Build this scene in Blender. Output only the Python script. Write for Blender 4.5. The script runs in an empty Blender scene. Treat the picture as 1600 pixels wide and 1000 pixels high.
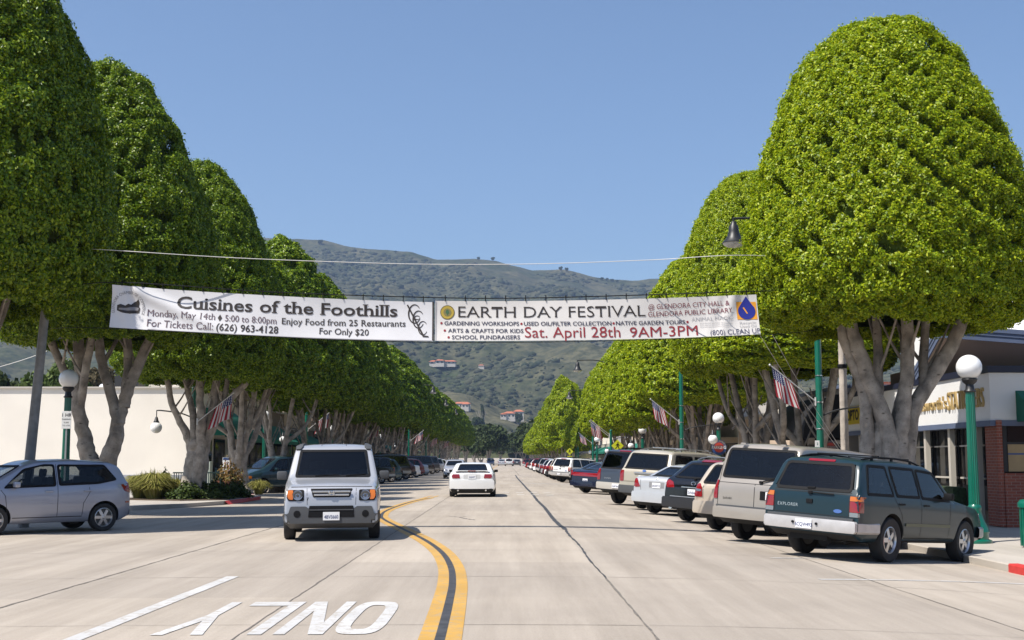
import bpy, bmesh, math, random
import numpy as np
from mathutils import Vector, Matrix, noise
from mathutils.bvhtree import BVHTree
from mathutils.geometry import delaunay_2d_cdt
R = math.radians
scene = bpy.context.scene
COL = scene.collection

# ---------------------------------------------------------------- camera
CAM_H, FPX, HOR, VPX = 1.48, 1950.0, 718.0, 790.0
PITCH = math.atan((HOR - 500) / FPX)
YAW = math.atan((800 - VPX) / FPX)
cam_d = bpy.data.cameras.new('camera'); cam = bpy.data.objects.new('camera', cam_d)
COL.objects.link(cam); scene.camera = cam
cam.location = (0, 0, CAM_H); cam.rotation_euler = (math.pi / 2 + PITCH, 0, -YAW)
cam_d.sensor_width = 36; cam_d.lens = 36 * FPX / 1600
cam_d.clip_start = 0.1; cam_d.clip_end = 20000
# ---------------------------------------------------------------- sky and sun
SUN_EL, SUN_AZ = R(57), R(33)          # azimuth: turned from -X (left) towards -Y (behind the camera)
sun_dir = Vector((-math.cos(SUN_EL) * math.cos(SUN_AZ), -math.cos(SUN_EL) * math.sin(SUN_AZ), math.sin(SUN_EL)))
w = bpy.data.worlds.new('World'); scene.world = w; w.use_nodes = True
nt = w.node_tree; bg = nt.nodes['Background']
sky = nt.nodes.new('ShaderNodeTexSky'); sky.sky_type = 'NISHITA'; sky.sun_disc = False
sky.sun_elevation = SUN_EL
sky.sun_rotation = math.atan2(sun_dir.x, sun_dir.y)
sky.altitude = 200; sky.air_density = 1.0; sky.dust_density = 1.3; sky.ozone_density = 5.0
nt.links.new(sky.outputs[0], bg.inputs[0]); bg.inputs[1].default_value = 0.10
sd = bpy.data.lights.new('sun', 'SUN'); so = bpy.data.objects.new('sun', sd); COL.objects.link(so)
sd.energy = 5.0; sd.angle = R(0.5); sd.color = (1.0, 0.95, 0.87)
so.rotation_euler = sun_dir.to_track_quat('Z', 'Y').to_euler(); so.location = (0, 0, 60)
scene.view_settings.view_transform = 'Standard'; scene.view_settings.look = 'None'
scene.view_settings.exposure = 0.58; scene.view_settings.gamma = 1.0
scene.cycles.max_bounces = 6; scene.cycles.diffuse_bounces = 2; scene.cycles.glossy_bounces = 3
scene.cycles.transmission_bounces = 4; scene.cycles.volume_bounces = 0; scene.cycles.transparent_max_bounces = 10
scene.cycles.sample_clamp_indirect = 4.0
scene.cycles.caustics_reflective = False; scene.cycles.caustics_refractive = False

# ---------------------------------------------------------------- helpers
_MATS = {}
def M(name, col, rough=0.7, metal=0.0, var=0.0, scale=3.0, bump=0.0, bscale=40.0, coat=0.0, spec=0.5, col2=None, coords='Object', detail=5):
    """Principled material, optional noise between two tones and noise bump."""
    if name in _MATS: return _MATS[name]
    m = bpy.data.materials.new(name); m.use_nodes = True; _MATS[name] = m
    n = m.node_tree; p = n.nodes['Principled BSDF']
    c4 = (*col, 1)
    p.inputs['Base Color'].default_value = c4
    p.inputs['Roughness'].default_value = rough; p.inputs['Metallic'].default_value = metal
    p.inputs['Coat Weight'].default_value = coat; p.inputs['Coat Roughness'].default_value = 0.04
    p.inputs['Specular IOR Level'].default_value = spec
    if var or bump or col2:
        tc = n.nodes.new('ShaderNodeTexCoord')
    if var or col2:
        nz = n.nodes.new('ShaderNodeTexNoise'); nz.inputs['Scale'].default_value = scale; nz.inputs['Detail'].default_value = detail
        n.links.new(tc.outputs[coords], nz.inputs['Vector'])
        rp = n.nodes.new('ShaderNodeValToRGB'); e = rp.color_ramp.elements
        a = tuple(max(0, x * (1 - var)) for x in col); b = col2 if col2 else tuple(min(1, x * (1 + var)) for x in col)
        e[0].position = 0.32; e[0].color = (*a, 1); e[1].position = 0.68; e[1].color = (*b, 1)
        n.links.new(nz.outputs[0], rp.inputs[0]); n.links.new(rp.outputs[0], p.inputs['Base Color'])
    if bump:
        n2 = n.nodes.new('ShaderNodeTexNoise'); n2.inputs['Scale'].default_value = bscale; n2.inputs['Detail'].default_value = 4
        n.links.new(tc.outputs[coords], n2.inputs['Vector'])
        b = n.nodes.new('ShaderNodeBump'); b.inputs['Strength'].default_value = bump; b.inputs['Distance'].default_value = 0.02
        n.links.new(n2.outputs[0], b.inputs['Height']); n.links.new(b.outputs[0], p.inputs['Normal'])
    return m

def tag(o, label=None, cat=None, group=None, kind=None):
    if label: o['label'] = label
    if cat: o['category'] = cat
    if group: o['group'] = group
    if kind: o['kind'] = kind
    return o

def link(o, parent=None):
    COL.objects.link(o)
    if parent is not None: o.parent = parent
    return o

def thing(name, label, cat, loc=(0, 0, 0), rz=0.0, group=None):
    o = bpy.data.objects.new(name, None); o.empty_display_size = 0.2
    link(o); o.location = loc; o.rotation_euler = (0, 0, rz)
    return tag(o, label, cat, group)

def copy_tree(o, parent=None):
    c = o.copy(); link(c)
    if parent is not None: c.parent = parent
    for ch in list(o.children): copy_tree(ch, c)
    return c

class MB:
    """collects shapes and links them as ONE mesh object"""
    def __init__(s): s.v = []; s.f = []; s.mi = []; s.cur = 0
    def add(s, vs, fs):
        o = len(s.v); s.v += [tuple(x) for x in vs]; s.f += [tuple(i + o for i in f) for f in fs]; s.mi += [s.cur] * len(fs)
        return s
    def quad(s, a, b, c, d): return s.add([a, b, c, d], [(0, 1, 2, 3)])
    def box(s, c, size, rz=0.0, rx=0.0, ry=0.0, bev=0.0):
        hx, hy, hz = [q / 2 for q in size]
        if bev <= 0:
            vs = [(x, y, z) for x in (-hx, hx) for y in (-hy, hy) for z in (-hz, hz)]
            fs = [(0, 1, 3, 2), (4, 6, 7, 5), (0, 4, 5, 1), (2, 3, 7, 6), (0, 2, 6, 4), (1, 5, 7, 3)]
        else:
            bm = bmesh.new(); bmesh.ops.create_cube(bm, size=1)
            for v in bm.verts: v.co = Vector((v.co.x * size[0], v.co.y * size[1], v.co.z * size[2]))
            bmesh.ops.bevel(bm, geom=bm.edges[:], offset=bev, segments=2, affect='EDGES', profile=0.6)
            bm.verts.index_update(); vs = [v.co.copy() for v in bm.verts]; fs = [tuple(v.index for v in f.verts) for f in bm.faces]; bm.free()
        m = Matrix.Translation(Vector(c)) @ Matrix.Rotation(rz, 4, 'Z') @ Matrix.Rotation(ry, 4, 'Y') @ Matrix.Rotation(rx, 4, 'X')
        return s.add([m @ Vector(q) for q in vs], fs)
    def tube(s, pts, rad, n=8, cap=True, bark=0.0, seed=0):
        pts = [Vector(p) for p in pts]
        if not isinstance(rad, (list, tuple)): rad = [rad] * len(pts)
        vs = []; prev = None
        for i, p in enumerate(pts):
            t = (pts[min(i + 1, len(pts) - 1)] - pts[max(i - 1, 0)]).normalized()
            if prev is None:
                u = t.orthogonal().normalized()
            else:
                u = (prev - t * prev.dot(t)).normalized()
            prev = u; v = t.cross(u)
            for k in range(n):
                a = 2 * math.pi * k / n; r = rad[i]
                if bark: r *= 1 + bark * math.sin(k * 2.4 + seed) * math.cos(k * 1.3 + i * 0.35 + seed)
                vs.append(p + (u * math.cos(a) + v * math.sin(a)) * r)
        fs = [(i * n + k, i * n + (k + 1) % n, (i + 1) * n + (k + 1) % n, (i + 1) * n + k) for i in range(len(pts) - 1) for k in range(n)]
        if cap: fs += [tuple(range(n - 1, -1, -1)), tuple((len(pts) - 1) * n + k for k in range(n))]
        return s.add(vs, fs)
    def cyl(s, a, b, r0, r1=None, n=16): return s.tube([a, b], [r0, r0 if r1 is None else r1], n)
    def lathe(s, prof, c=(0, 0, 0), n=24, axis='Z', flute=0.0, nfl=0):
        """prof: (radius, height) list"""
        vs = []
        for r, h in prof:
            for k in range(n):
                a = 2 * math.pi * k / n
                q = r * (1 - flute * (0.5 + 0.5 * math.cos(nfl * a))) if nfl else r
                x, y = q * math.cos(a), q * math.sin(a)
                vs.append({'Z': (x, y, h), 'Y': (x, h, y), 'X': (h, x, y)}[axis])
        vs = [(x + c[0], y + c[1], z + c[2]) for x, y, z in vs]
        fs = [(i * n + k, i * n + (k + 1) % n, (i + 1) * n + (k + 1) % n, (i + 1) * n + k) for i in range(len(prof) - 1) for k in range(n)]
        return s.add(vs, fs)
    def sphere(s, c, r, n=20, sz=1.0):
        m = n // 2
        return s.lathe([(max(1e-4, r * math.sin(math.pi * i / m)), -r * sz * math.cos(math.pi * i / m)) for i in range(m + 1)], c, n)
    def prism(s, poly, z0, z1):
        n = len(poly)
        return s.add([(x, y, z0) for x, y in poly] + [(x, y, z1) for x, y in poly],
                     [tuple(range(n - 1, -1, -1)), tuple(range(n, 2 * n))] + [(i, (i + 1) % n, n + (i + 1) % n, n + i) for i in range(n)])
    def build(s, name, mat, parent=None, smooth=None, loc=None, kind=None):
        me = bpy.data.meshes.new(name); me.from_pydata(s.v, [], s.f)
        for m in (mat if isinstance(mat, (list, tuple)) else [mat]): me.materials.append(m)
        if any(s.mi): me.polygons.foreach_set('material_index', s.mi)
        bm = bmesh.new(); bm.from_mesh(me); bmesh.ops.recalc_face_normals(bm, faces=bm.faces[:]); bm.to_mesh(me); bm.free()
        if smooth is not None:
            me.shade_smooth(); me.set_sharp_from_angle(angle=R(smooth))
        o = bpy.data.objects.new(name, me); link(o, parent)
        if loc: o.location = loc
        if kind: o['kind'] = kind
        return o

def np_mesh(name, verts, faces, mat):
    """fast mesh from arrays; faces (n,4) or (n,3)"""
    me = bpy.data.meshes.new(name); verts = np.asarray(verts, np.float32); faces = np.asarray(faces, np.int32)
    k = faces.shape[1]
    me.vertices.add(len(verts)); me.vertices.foreach_set('co', verts.ravel())
    me.loops.add(faces.size); me.loops.foreach_set('vertex_index', faces.ravel())
    me.polygons.add(len(faces)); me.polygons.foreach_set('loop_start', np.arange(0, faces.size, k, dtype=np.int32))
    me.update(calc_edges=True); me.validate()
    if mat: me.materials.append(mat)
    return me

def gz(x, y):
    """height of the street: crowned, dropping to the right-hand gutter, climbing far away"""
    c = (0.0056 if x > 0 else 0.0009) * min(abs(x), 8.6) ** 2
    r = 2.9e-5 * max(0.0, y - 250) ** 2
    return r - c

def at(px, py, Y):
    """point of the place seen at photo pixel (px, py) at distance Y"""
    u, v = (px - 800) / FPX, (500 - py) / FPX
    cp, sp, cy, sy = math.cos(PITCH), math.sin(PITCH), math.cos(YAW), math.sin(YAW)
    f = Vector((sy * cp, cy * cp, sp)); r = Vector((cy, -sy, 0)); up = r.cross(f)
    d = f + r * u + up * v
    return Vector((0, 0, CAM_H)) + d * (Y / d.y)

def ground_at(px, py):
    """point of the street seen at photo pixel (px, py)"""
    a = at(px, py, 10.0); d = a - Vector((0, 0, CAM_H)); t = 1.0
    for _ in range(12): t = (gz(d.x * t, d.y * t) - CAM_H) / d.z
    return (d.x * t, d.y * t)

def text_mesh(body, size, bold=0.0, serif=0.0, spacing=1.0, align='LEFT', squash=1.0):
    """flat lettering as (verts, faces) in the plane x,y; serif adds slabs at the stem ends"""
    cu = bpy.data.curves.new('lettering', 'FONT'); cu.body = body; cu.size = size; cu.align_x = align
    cu.space_character = spacing; cu.offset = bold * size; cu.resolution_u = 3
    o = bpy.data.objects.new('lettering', cu); COL.objects.link(o)
    dg = bpy.context.evaluated_depsgraph_get()
    me = bpy.data.meshes.new_from_object(o.evaluated_get(dg))
    vs = [v.co.copy() for v in me.vertices]; fs = [tuple(p.vertices) for p in me.polygons]
    if serif:
        cnt = {}
        for f in fs:
            for i in range(len(f)):
                e = tuple(sorted((f[i], f[(i + 1) % len(f)]))); cnt[e] = cnt.get(e, 0) + 1
        cent = {}
        for f in fs:
            for i in range(len(f)):
                e = tuple(sorted((f[i], f[(i + 1) % len(f)]))); cent[e] = sum((vs[k].y for k in f)) / len(f)
        for e, c in cnt.items():
            if c != 1: continue
            a, b = vs[e[0]], vs[e[1]]
            ln = abs(a.x - b.x)
            if abs(a.y - b.y) < 0.012 * size and (abs(a.y) < 0.05 * size or a.y > 0.6 * size) and 0.05 * size < ln < 0.26 * size:
                y = (a.y + b.y) / 2; up = cent[e] > y; x0, x1 = min(a.x, b.x) - serif * size, max(a.x, b.x) + serif * size
                t = 0.06 * size; k = len(vs); y2 = y + t if up else y - t
                vs += [Vector((x0, y, 0)), Vector((x1, y, 0)), Vector((x1, y2, 0)), Vector((x0, y2, 0))]; fs.append((k, k + 1, k + 2, k + 3))
    COL.objects.unlink(o); bpy.data.objects.remove(o); bpy.data.curves.remove(cu); bpy.data.meshes.remove(me)
    return [Vector((v.x * squash, v.y, 0)) for v in vs], fs

def text_obj(name, body, size, mat, parent, frame, off=0.004, **kw):
    """lettering on a flat face; frame(u, v, d) gives the 3D point"""
    vs, fs = text_mesh(body, size, **kw)
    mb = MB(); mb.add([frame(v.x, v.y, off) for v in vs], fs)
    me = bpy.data.meshes.new(name); me.from_pydata(mb.v, [], mb.f); me.materials.append(mat)
    o = bpy.data.objects.new(name, me); return link(o, parent)

def dup_group(o, label, group=None):
    o['label'] = label
    if group: o['group'] = group
    return o
# ---------------------------------------------------------------- ground, road, pavements
def grid_sheet(name, xs, ys, zf, mat, kind='structure'):
    mb = MB(); nx = len(xs)
    mb.v = [(x, y, zf(x, y)) for y in ys for x in xs]
    mb.f = [(j * nx + i, j * nx + i + 1, (j + 1) * nx + i + 1, (j + 1) * nx + i) for j in range(len(ys) - 1) for i in range(nx - 1)]
    mb.mi = [0] * len(mb.f)
    return mb.build(name, mat, kind=kind, smooth=60)

def concrete(name, base, joints=True, dark=0.72):
    m = bpy.data.materials.new(name); m.use_nodes = True; n = m.node_tree; L = n.links.new
    p = n.nodes['Principled BSDF']; p.inputs['Roughness'].default_value = 0.85; p.inputs['Specular IOR Level'].default_value = 0.3
    tc = n.nodes.new('ShaderNodeTexCoord'); O = tc.outputs['Object']
    def nz(scale, detail, vec=O, rough=0.6):
        q = n.nodes.new('ShaderNodeTexNoise'); q.inputs['Scale'].default_value = scale; q.inputs['Detail'].default_value = detail; q.inputs['Roughness'].default_value = rough
        L(vec, q.inputs['Vector']); return q.outputs[0]
    def ramp(src, a, b, ca, cb):
        r = n.nodes.new('ShaderNodeValToRGB'); e = r.color_ramp.elements; e[0].position = a; e[1].position = b
        e[0].color = (*ca, 1); e[1].color = (*cb, 1); L(src, r.inputs[0]); return r.outputs[0]
    def mul(a, b, f=1.0):
        q = n.nodes.new('ShaderNodeMix'); q.data_type = 'RGBA'; q.blend_type = 'MULTIPLY'; q.inputs[0].default_value = f
        L(a, q.inputs[6]); L(b, q.inputs[7]); return q.outputs[2]
    c = ramp(nz(0.35, 6), 0.3, 0.7, tuple(x * 0.9 for x in base), tuple(min(1, x * 1.07) for x in base))
    c = mul(c, ramp(nz(60, 3), 0.25, 0.75, (0.86,) * 3, (1.08,) * 3))
    mp = n.nodes.new('ShaderNodeMapping'); mp.inputs['Scale'].default_value = (1.6, 0.08, 1); L(O, mp.inputs[0])
    c = mul(c, ramp(nz(1.0, 6, mp.outputs[0], 0.7), 0.35, 0.62, (0.82, 0.81, 0.80), (1.04,) * 3))      # tyre-wear streaks along the street
    c = mul(c, ramp(nz(2.3, 8, rough=0.75), 0.62, 0.74, (1, 1, 1), (dark, dark, dark)), 0.55)          # blotchy stains
    c = mul(c, ramp(nz(9.0, 6, rough=0.8), 0.665, 0.72, (1, 1, 1), (0.5, 0.48, 0.46)), 0.5)          # small oil drips
    if joints:
        sp = n.nodes.new('ShaderNodeSeparateXYZ'); L(O, sp.inputs[0])
        def math_(op, a, b):
            q = n.nodes.new('ShaderNodeMath'); q.operation = op
            for i, s in enumerate((a, b)):
                if isinstance(s, (int, float)): q.inputs[i].default_value = s
                elif s is not None: L(s, q.inputs[i])
            return q.outputs[0]
        cx = math_('FLOOR', math_('DIVIDE', math_('ADD', sp.outputs[0], 2.27), 3.5), None)
        cy = math_('FLOOR', math_('DIVIDE', sp.outputs[1], 4.6), None)
        cb = n.nodes.new('ShaderNodeCombineXYZ'); L(cx, cb.inputs[0]); L(cy, cb.inputs[1])
        wn = n.nodes.new('ShaderNodeTexWhiteNoise'); L(cb.outputs[0], wn.inputs[0])
        c = mul(c, ramp(wn.outputs[0], 0, 1, (0.90, 0.895, 0.89), (1.04, 1.03, 1.01)))              # each slab its own tone
    L(c, p.inputs['Base Color'])
    b = n.nodes.new('ShaderNodeBump'); b.inputs['Strength'].default_value = 0.25; b.inputs['Distance'].default_value = 0.01
    L(nz(90, 3), b.inputs['Height']); L(b.outputs[0], p.inputs['Normal'])
    return m

ROADC = (0.40, 0.350, 0.296)
mat_road = concrete('road_concrete', ROADC)
mat_walk = concrete('pavement_concrete', (0.44, 0.40, 0.35), joints=False)
mat_lot = concrete('parking_lot_concrete', (0.43, 0.40, 0.36), joints=False)
mat_earth = M('dry_earth', (0.20, 0.16, 0.10), 0.95, var=0.35, scale=0.05, bump=0.3, bscale=2)
xs = [-3000, -800, -250, -120, -60, -30, -14, -9, -6, -3, 0, 3, 6, 9, 14, 30, 60, 120, 250, 800, 3000]
ys = [-300, -60, -10, 0, 20, 40, 60, 80, 100, 140, 180, 220, 250, 270, 290, 310, 330, 360, 400, 450, 500, 560, 620, 700]
grid_sheet('ground', xs, ys + [800, 1000, 1500, 3600], lambda x, y: (gz(x, min(y, 700)) - 0.25 if y <= 720 else gz(0, 700) - 6), mat_earth)
rx = [-60, -40, -30, -20, -15, -12, -10] + [x for x in range(-9, 10)] + [9.6, 12, 16, 30, 60]
ry = [-30, -10] + list(range(0, 130, 4)) + list(range(132, 250, 12)) + list(range(250, 720, 15))
grid_sheet('road', [x for x in rx if -61 < x < 61], ry, gz, mat_road)

def worn(name, col, under, lo, hi):
    m = M(name, col, 0.65, var=0.1, scale=1.2, bump=0.2); n = m.node_tree; p = n.nodes['Principled BSDF']; src = p.inputs['Base Color'].links[0].from_socket
    tc = n.nodes.new('ShaderNodeTexCoord'); nz = n.nodes.new('ShaderNodeTexNoise'); nz.inputs['Scale'].default_value = 7; nz.inputs['Detail'].default_value = 9; nz.inputs['Roughness'].default_value = 0.75
    n.links.new(tc.outputs['Object'], nz.inputs['Vector']); r = n.nodes.new('ShaderNodeValToRGB'); r.color_ramp.elements[0].position = lo; r.color_ramp.elements[1].position = hi; n.links.new(nz.outputs[0], r.inputs[0])
    mx = n.nodes.new('ShaderNodeMix'); mx.data_type = 'RGBA'; n.links.new(r.outputs[0], mx.inputs[0]); n.links.new(src, mx.inputs[6]); mx.inputs[7].default_value = (*under, 1); n.links.new(mx.outputs[2], p.inputs['Base Color']); return m
mat_joint = M('joint_sealant', (0.16, 0.14, 0.12), 0.9, var=0.4, scale=8)
mat_white = worn('road_paint_white', (0.51, 0.50, 0.485), (0.37, 0.33, 0.28), 0.50, 0.62)
mat_yellow = worn('road_paint_yellow', (0.50, 0.285, 0.055), (0.35, 0.27, 0.17), 0.50, 0.64)
mat_tar = M('tar_sealant', (0.045, 0.045, 0.048), 0.65, var=0.4, scale=6)

def strip(mb, pts, wd, dz=0.004, jitter=0.0, step=0.5, rnd=None):
    """ribbon on the road following pts [(x,y)], width wd (number or function of t)"""
    out = []
    for (x0, y0), (x1, y1) in zip(pts[:-1], pts[1:]):
        d = math.hypot(x1 - x0, y1 - y0); n = max(1, int(d / step))
        for i in range(n): out.append((x0 + (x1 - x0) * i / n, y0 + (y1 - y0) * i / n))
    out.append(pts[-1]); L_ = []
    for i, (x, y) in enumerate(out):
        a = out[max(0, i - 1)]; b = out[min(len(out) - 1, i + 1)]
        tx, ty = b[0] - a[0], b[1] - a[1]; l = math.hypot(tx, ty) or 1; nx_, ny_ = -ty / l, tx / l
        h = (wd(i / max(1, len(out) - 1)) if callable(wd) else wd) / 2
        j = (rnd.uniform(-1, 1) * jitter) if jitter else 0; g = 1 + (rnd.uniform(-0.5, 0.5) if jitter and h < 0.05 else 0)
        for s in (1, -1):
            X, Y = x + nx_ * (h * s * g + j), y + ny_ * (h * s * g + j); L_.append((X, Y, gz(X, Y) + dz))
    mb.add(L_, [(2 * i, 2 * i + 1, 2 * i + 3, 2 * i + 2) for i in range(len(out) - 1)])

def smooth_pts(p, n=6):
    out = []
    for i in range(len(p) - 1):
        p0 = p[max(0, i - 1)]; p1 = p[i]; p2 = p[i + 1]; p3 = p[min(len(p) - 1, i + 2)]
        for k in range(n):
            t = k / n
            out.append(tuple(0.5 * (2 * p1[c] + (p2[c] - p0[c]) * t + (2 * p0[c] - 5 * p1[c] + 4 * p2[c] - p3[c]) * t * t + (3 * p1[c] - p0[c] - 3 * p2[c] + p3[c]) * t ** 3) for c in (0, 1)))
    return out + [p[-1]]
rnd = random.Random(4)
jb = MB()
strip(jb, [(-2.27, 4), (-2.27, 78)], 0.018, 0.004, 0.007, 0.3, rnd)
strip(jb, [(-5.15, 5), (-5.15, 140)], 0.028, 0.004, 0.012, 0.3, rnd)
strip(jb, [(1.27, 4), (1.27, 16)], 0.022, 0.004, 0.007, 0.3, rnd)
strip(jb, [(1.27, 120), (1.27, 300)], 0.05, 0.004, 0.012, 0.8, rnd)
strip(jb, [(4.9, 8), (4.9, 120)], 0.016, 0.004, 0.006, 0.4, rnd)
for k in range(24):
    y = 11.5 + 4.65 * k
    for a, b in ((-14, -5.15), (-5.15, -2.27), (-2.27, 1.27), (1.27, 4.9), (4.9, 8.3)):
        yy = y + rnd.uniform(-0.02, 0.02)
        strip(jb, [(a + 0.03, yy), (b - 0.03, yy)], 0.010 + 0.00012 * y, 0.004, 0.003, 0.5, rnd)
jb.build('road_joints', mat_joint, kind='structure')
cb = MB()     # the wide black sealed crack running up the right lane, and the small branching one
rnd = random.Random(9)
strip(cb, smooth_pts([(1.27, 16), (1.25, 19), (1.29, 22), (1.26, 24.8), (1.28, 27)], 3), lambda t: 0.02 + 0.03 * t, 0.0045, 0.006, 0.25, rnd)
strip(cb, smooth_pts([(1.28, 27), (1.22, 30), (1.2, 34), (1.22, 39), (1.16, 46), (1.16, 55), (1.10, 64), (1.05, 78), (0.95, 100), (0.95, 120)], 3), lambda t: 0.105 + 0.01 * t, 0.0045, 0.014, 0.4, rnd)
strip(cb, [(-1.55, 33.3), (-1.2, 32.6), (-0.95, 33.2)], 0.03, 0.0045, 0.02, 0.1, rnd)
strip(cb, [(-1.2, 32.6), (-0.95, 31.6), (-0.75, 31.0)], 0.04, 0.0045, 0.03, 0.1, rnd)
cb.build('road_crack_sealing', mat_tar, kind='structure')

# yellow double line with the dark stripe between: curves out from the centre to the right and comes back
ypt = ground_at
yl = [ypt(684, 1010), ypt(691, 985), ypt(702, 940), ypt(707, 910), ypt(704, 885), ypt(690, 863), ypt(664, 844), ypt(628, 826), ypt(602, 813), ypt(596, 806), ypt(606, 797), ypt(640, 785), ypt(672, 778)]
yl = smooth_pts(yl)
for nm, off, wd, mt, dz in (('yellow_centre_line', -0.112, 0.138, mat_yellow, 0.004), ('yellow_centre_line', 0.112, 0.138, mat_yellow, 0.004), ('black_centre_stripe', 0.0, 0.088, mat_tar, 0.0055)):
    pts = []
    for i, (x, y) in enumerate(yl):
        a = yl[max(0, i - 1)]; b = yl[min(len(yl) - 1, i + 1)]; tx, ty = b[0] - a[0], b[1] - a[1]; l = math.hypot(tx, ty)
        pts.append((x - ty / l * off, y + tx / l * off))
    mb = MB(); strip(mb, pts, wd, dz, 0.0, 0.25, random.Random(1)); mb.build(nm, mt, kind='structure')
mb = MB()
for a, b in ((46.5, 52), (120, 330)):
    for off in (-0.13, 0.13): strip(mb, [(-3.2 + off + 0.012 * (a - 46), a), (-2.9 + off if b < 60 else -1.9 + off, b)], 0.11, 0.004)
mb.build('yellow_centre_line', mat_yellow, kind='structure')
mb = MB()
wl = [ground_at(114, 1000), ground_at(364, 901)]; strip(mb, [(wl[0][0] * 2 - wl[1][0], wl[0][1] * 2 - wl[1][1])] + wl, 0.16, 0.005, 0.003, 0.25, random.Random(3))
mb.build('white_lane_line', mat_white, kind='structure')
mb = MB()     # stop lines, crosswalk and worn lettering far down, stall lines on the right
strip(mb, [(-1.6, 79), (5.2, 79)], 0.4, 0.004); strip(mb, [(-1.6, 48.5), (-0.4, 48.5)], 0.3, 0.004)
strip(mb, [(-1.0, 64), (-0.75, 64)], 1.6, 0.004)
mb.build('stop_lines', mat_white, kind='structure')
mb = MB(); r5 = random.Random(2)
for y0 in (53.0, 56.5, 92):
    for k in range(4):
        x = -0.15 + k * 0.62
        mb.add([(x + dx, y0 + dy, gz(x, y0) + 0.006) for dx, dy in ((0, 0), (0.30, 0.0), (0.34, 0.5), (0.03, 0.5))], [(0, 1, 2, 3)])
mb.build('worn_road_lettering', M('worn_paint', (0.56, 0.54, 0.50), 0.8, var=0.2, scale=6), kind='structure')
mb = MB()
for k in range(12):
    y0 = 17.05 + 3.75 * k
    strip(mb, [(4.3, y0 - 0.35), (8.15, y0 + 1.9)] if k else [(4.15, 16.75), (8.0, 18.6)], 0.1, 0.004, 0.003, 0.4, r5)
mb.build('parking_stall_lines', mat_white, kind='structure')
# ONLY, upside down as it faces the oncoming lane; each glyph placed in its own quad
def only_glyphs():
    st = 0.13
    O = []
    for i in range(28):
        a = 2 * math.pi * i / 28
        sx = lambda e: math.copysign(abs(math.cos(a)) ** 0.55, math.cos(a)) * e
        sy = lambda e: math.copysign(abs(math.sin(a)) ** 0.55, math.sin(a)) * e
        O.append(((0.5 + sx(0.5), 0.5 + sy(0.5)), (0.5 + sx(0.5 - 0.27), 0.5 + sy(0.5 - 0.13))))
    o = [[O[i][0], O[(i + 1) % 28][0], O[(i + 1) % 28][1], O[i][1]] for i in range(28)]
    s = 0.24
    N = [[(0, 0), (s, 0), (s, 1), (0, 1)], [(1 - s, 0), (1, 0), (1, 1), (1 - s, 1)], [(0.02, 1), (0.30, 1), (0.98, 0), (0.70, 0)]]
    Lg = [[(0, 0), (s, 0), (s, 1), (0, 1)], [(s, 0), (1, 0), (1, 0.14), (s, 0.14)]]
    Yg = [[(0.38, 0), (0.62, 0), (0.62, 0.45), (0.38, 0.45)], [(0.38, 0.45), (0.62, 0.45), (0.24, 1), (0, 1)], [(0.38, 0.45), (0.62, 0.45), (1, 1), (0.76, 1)]]
    return [o, N, Lg, Yg]
mb = MB()
y_top, y_bot = ground_at(500, 992)[1], ground_at(500, 941)[1]      # glyph tops are nearest to us
GX = lambda px, py=990: ground_at(px, py)[0]
wds = [(GX(625, 947), GX(522, 982)), (GX(506), GX(428)), (GX(411), GX(402, 940)), (GX(321), GX(240))]
for g, (xa, xb) in zip(only_glyphs(), wds):
    for q in g:
        vs = []
        for gx, gy in q:
            X = xa + (xb - xa) * gx; Y = y_bot + (y_top - y_bot) * gy
            vs.append((X, Y, gz(X, Y) + 0.006))
        mb.add(vs, [(0, 1, 2, 3)])
mb.build('painted_only_lettering', mat_white, kind='structure')

# pavements with kerbs
def pavement(name, x0, x1, y0, y1, top=0.15, mat=mat_walk, cx=None, step=6):
    mb = MB(); n = max(1, int((y1 - y0) / step)); cx = x0 if cx is None else cx
    ysx = [y0 + (y1 - y0) * i / n for i in range(n + 1)]
    vs = []
    for y in ysx:
        z = gz(cx, y)
        vs += [(x0, y, z - 0.2), (x0, y, z + top - 0.02), (x0 + 0.02 * (1 if x1 > x0 else -1), y, z + top), (x1, y, z + top + 0.01 * abs(x1 - x0)), (x1, y, z - 0.2)]
    fs = [(i * 5 + k, i * 5 + k + 1, (i + 1) * 5 + k + 1, (i + 1) * 5 + k) for i in range(n) for k in range(4)]
    fs += [(0, 1, 2, 3, 4), tuple(n * 5 + k for k in range(5))]
    mb.add(vs, fs); return mb.build(name, mat, kind='structure')
KX = 8.35
pavement('right_pavement', KX, 13.2, 8, 76)
pavement('right_far_pavement', KX, 13.2, 94, 330, step=12)
pavement('left_pavement', -12.6, -15.4, 52, 200, step=12)
pavement('left_far_pavement', -12.6, -15.4, 206, 330, step=12)
mb = MB(); mb.prism([(8.3, 78.5), (6.6, 79.2), (6.1, 80.5), (6.1, 84), (6.8, 85), (8.3, 85.5)], gz(7, 80) - .2, gz(7, 80) + .13); mb.build('right_bulb_out', mat_walk, kind='structure')
mat_redk = M('red_kerb_paint', (0.50, 0.035, 0.03), 0.6, var=0.12, scale=6)
mb = MB(); z = gz(KX, 17)
for y0, y1 in ((12, 21.0),):
    mb.add([(KX - 0.004, y0, z - 0.1), (KX - 0.004, y1, z - 0.1), (KX - 0.004, y1, z + 0.134), (KX - 0.004, y0, z + 0.134), (KX + 0.016, y1, z + 0.1555), (KX + 0.016, y0, z + 0.1555), (KX + 0.16, y1, z + 0.157), (KX + 0.16, y0, z + 0.157)],
           [(0, 1, 2, 3), (3, 2, 4, 5), (5, 4, 6, 7)])
mb.build('red_kerb', mat_redk, kind='structure')
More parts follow.
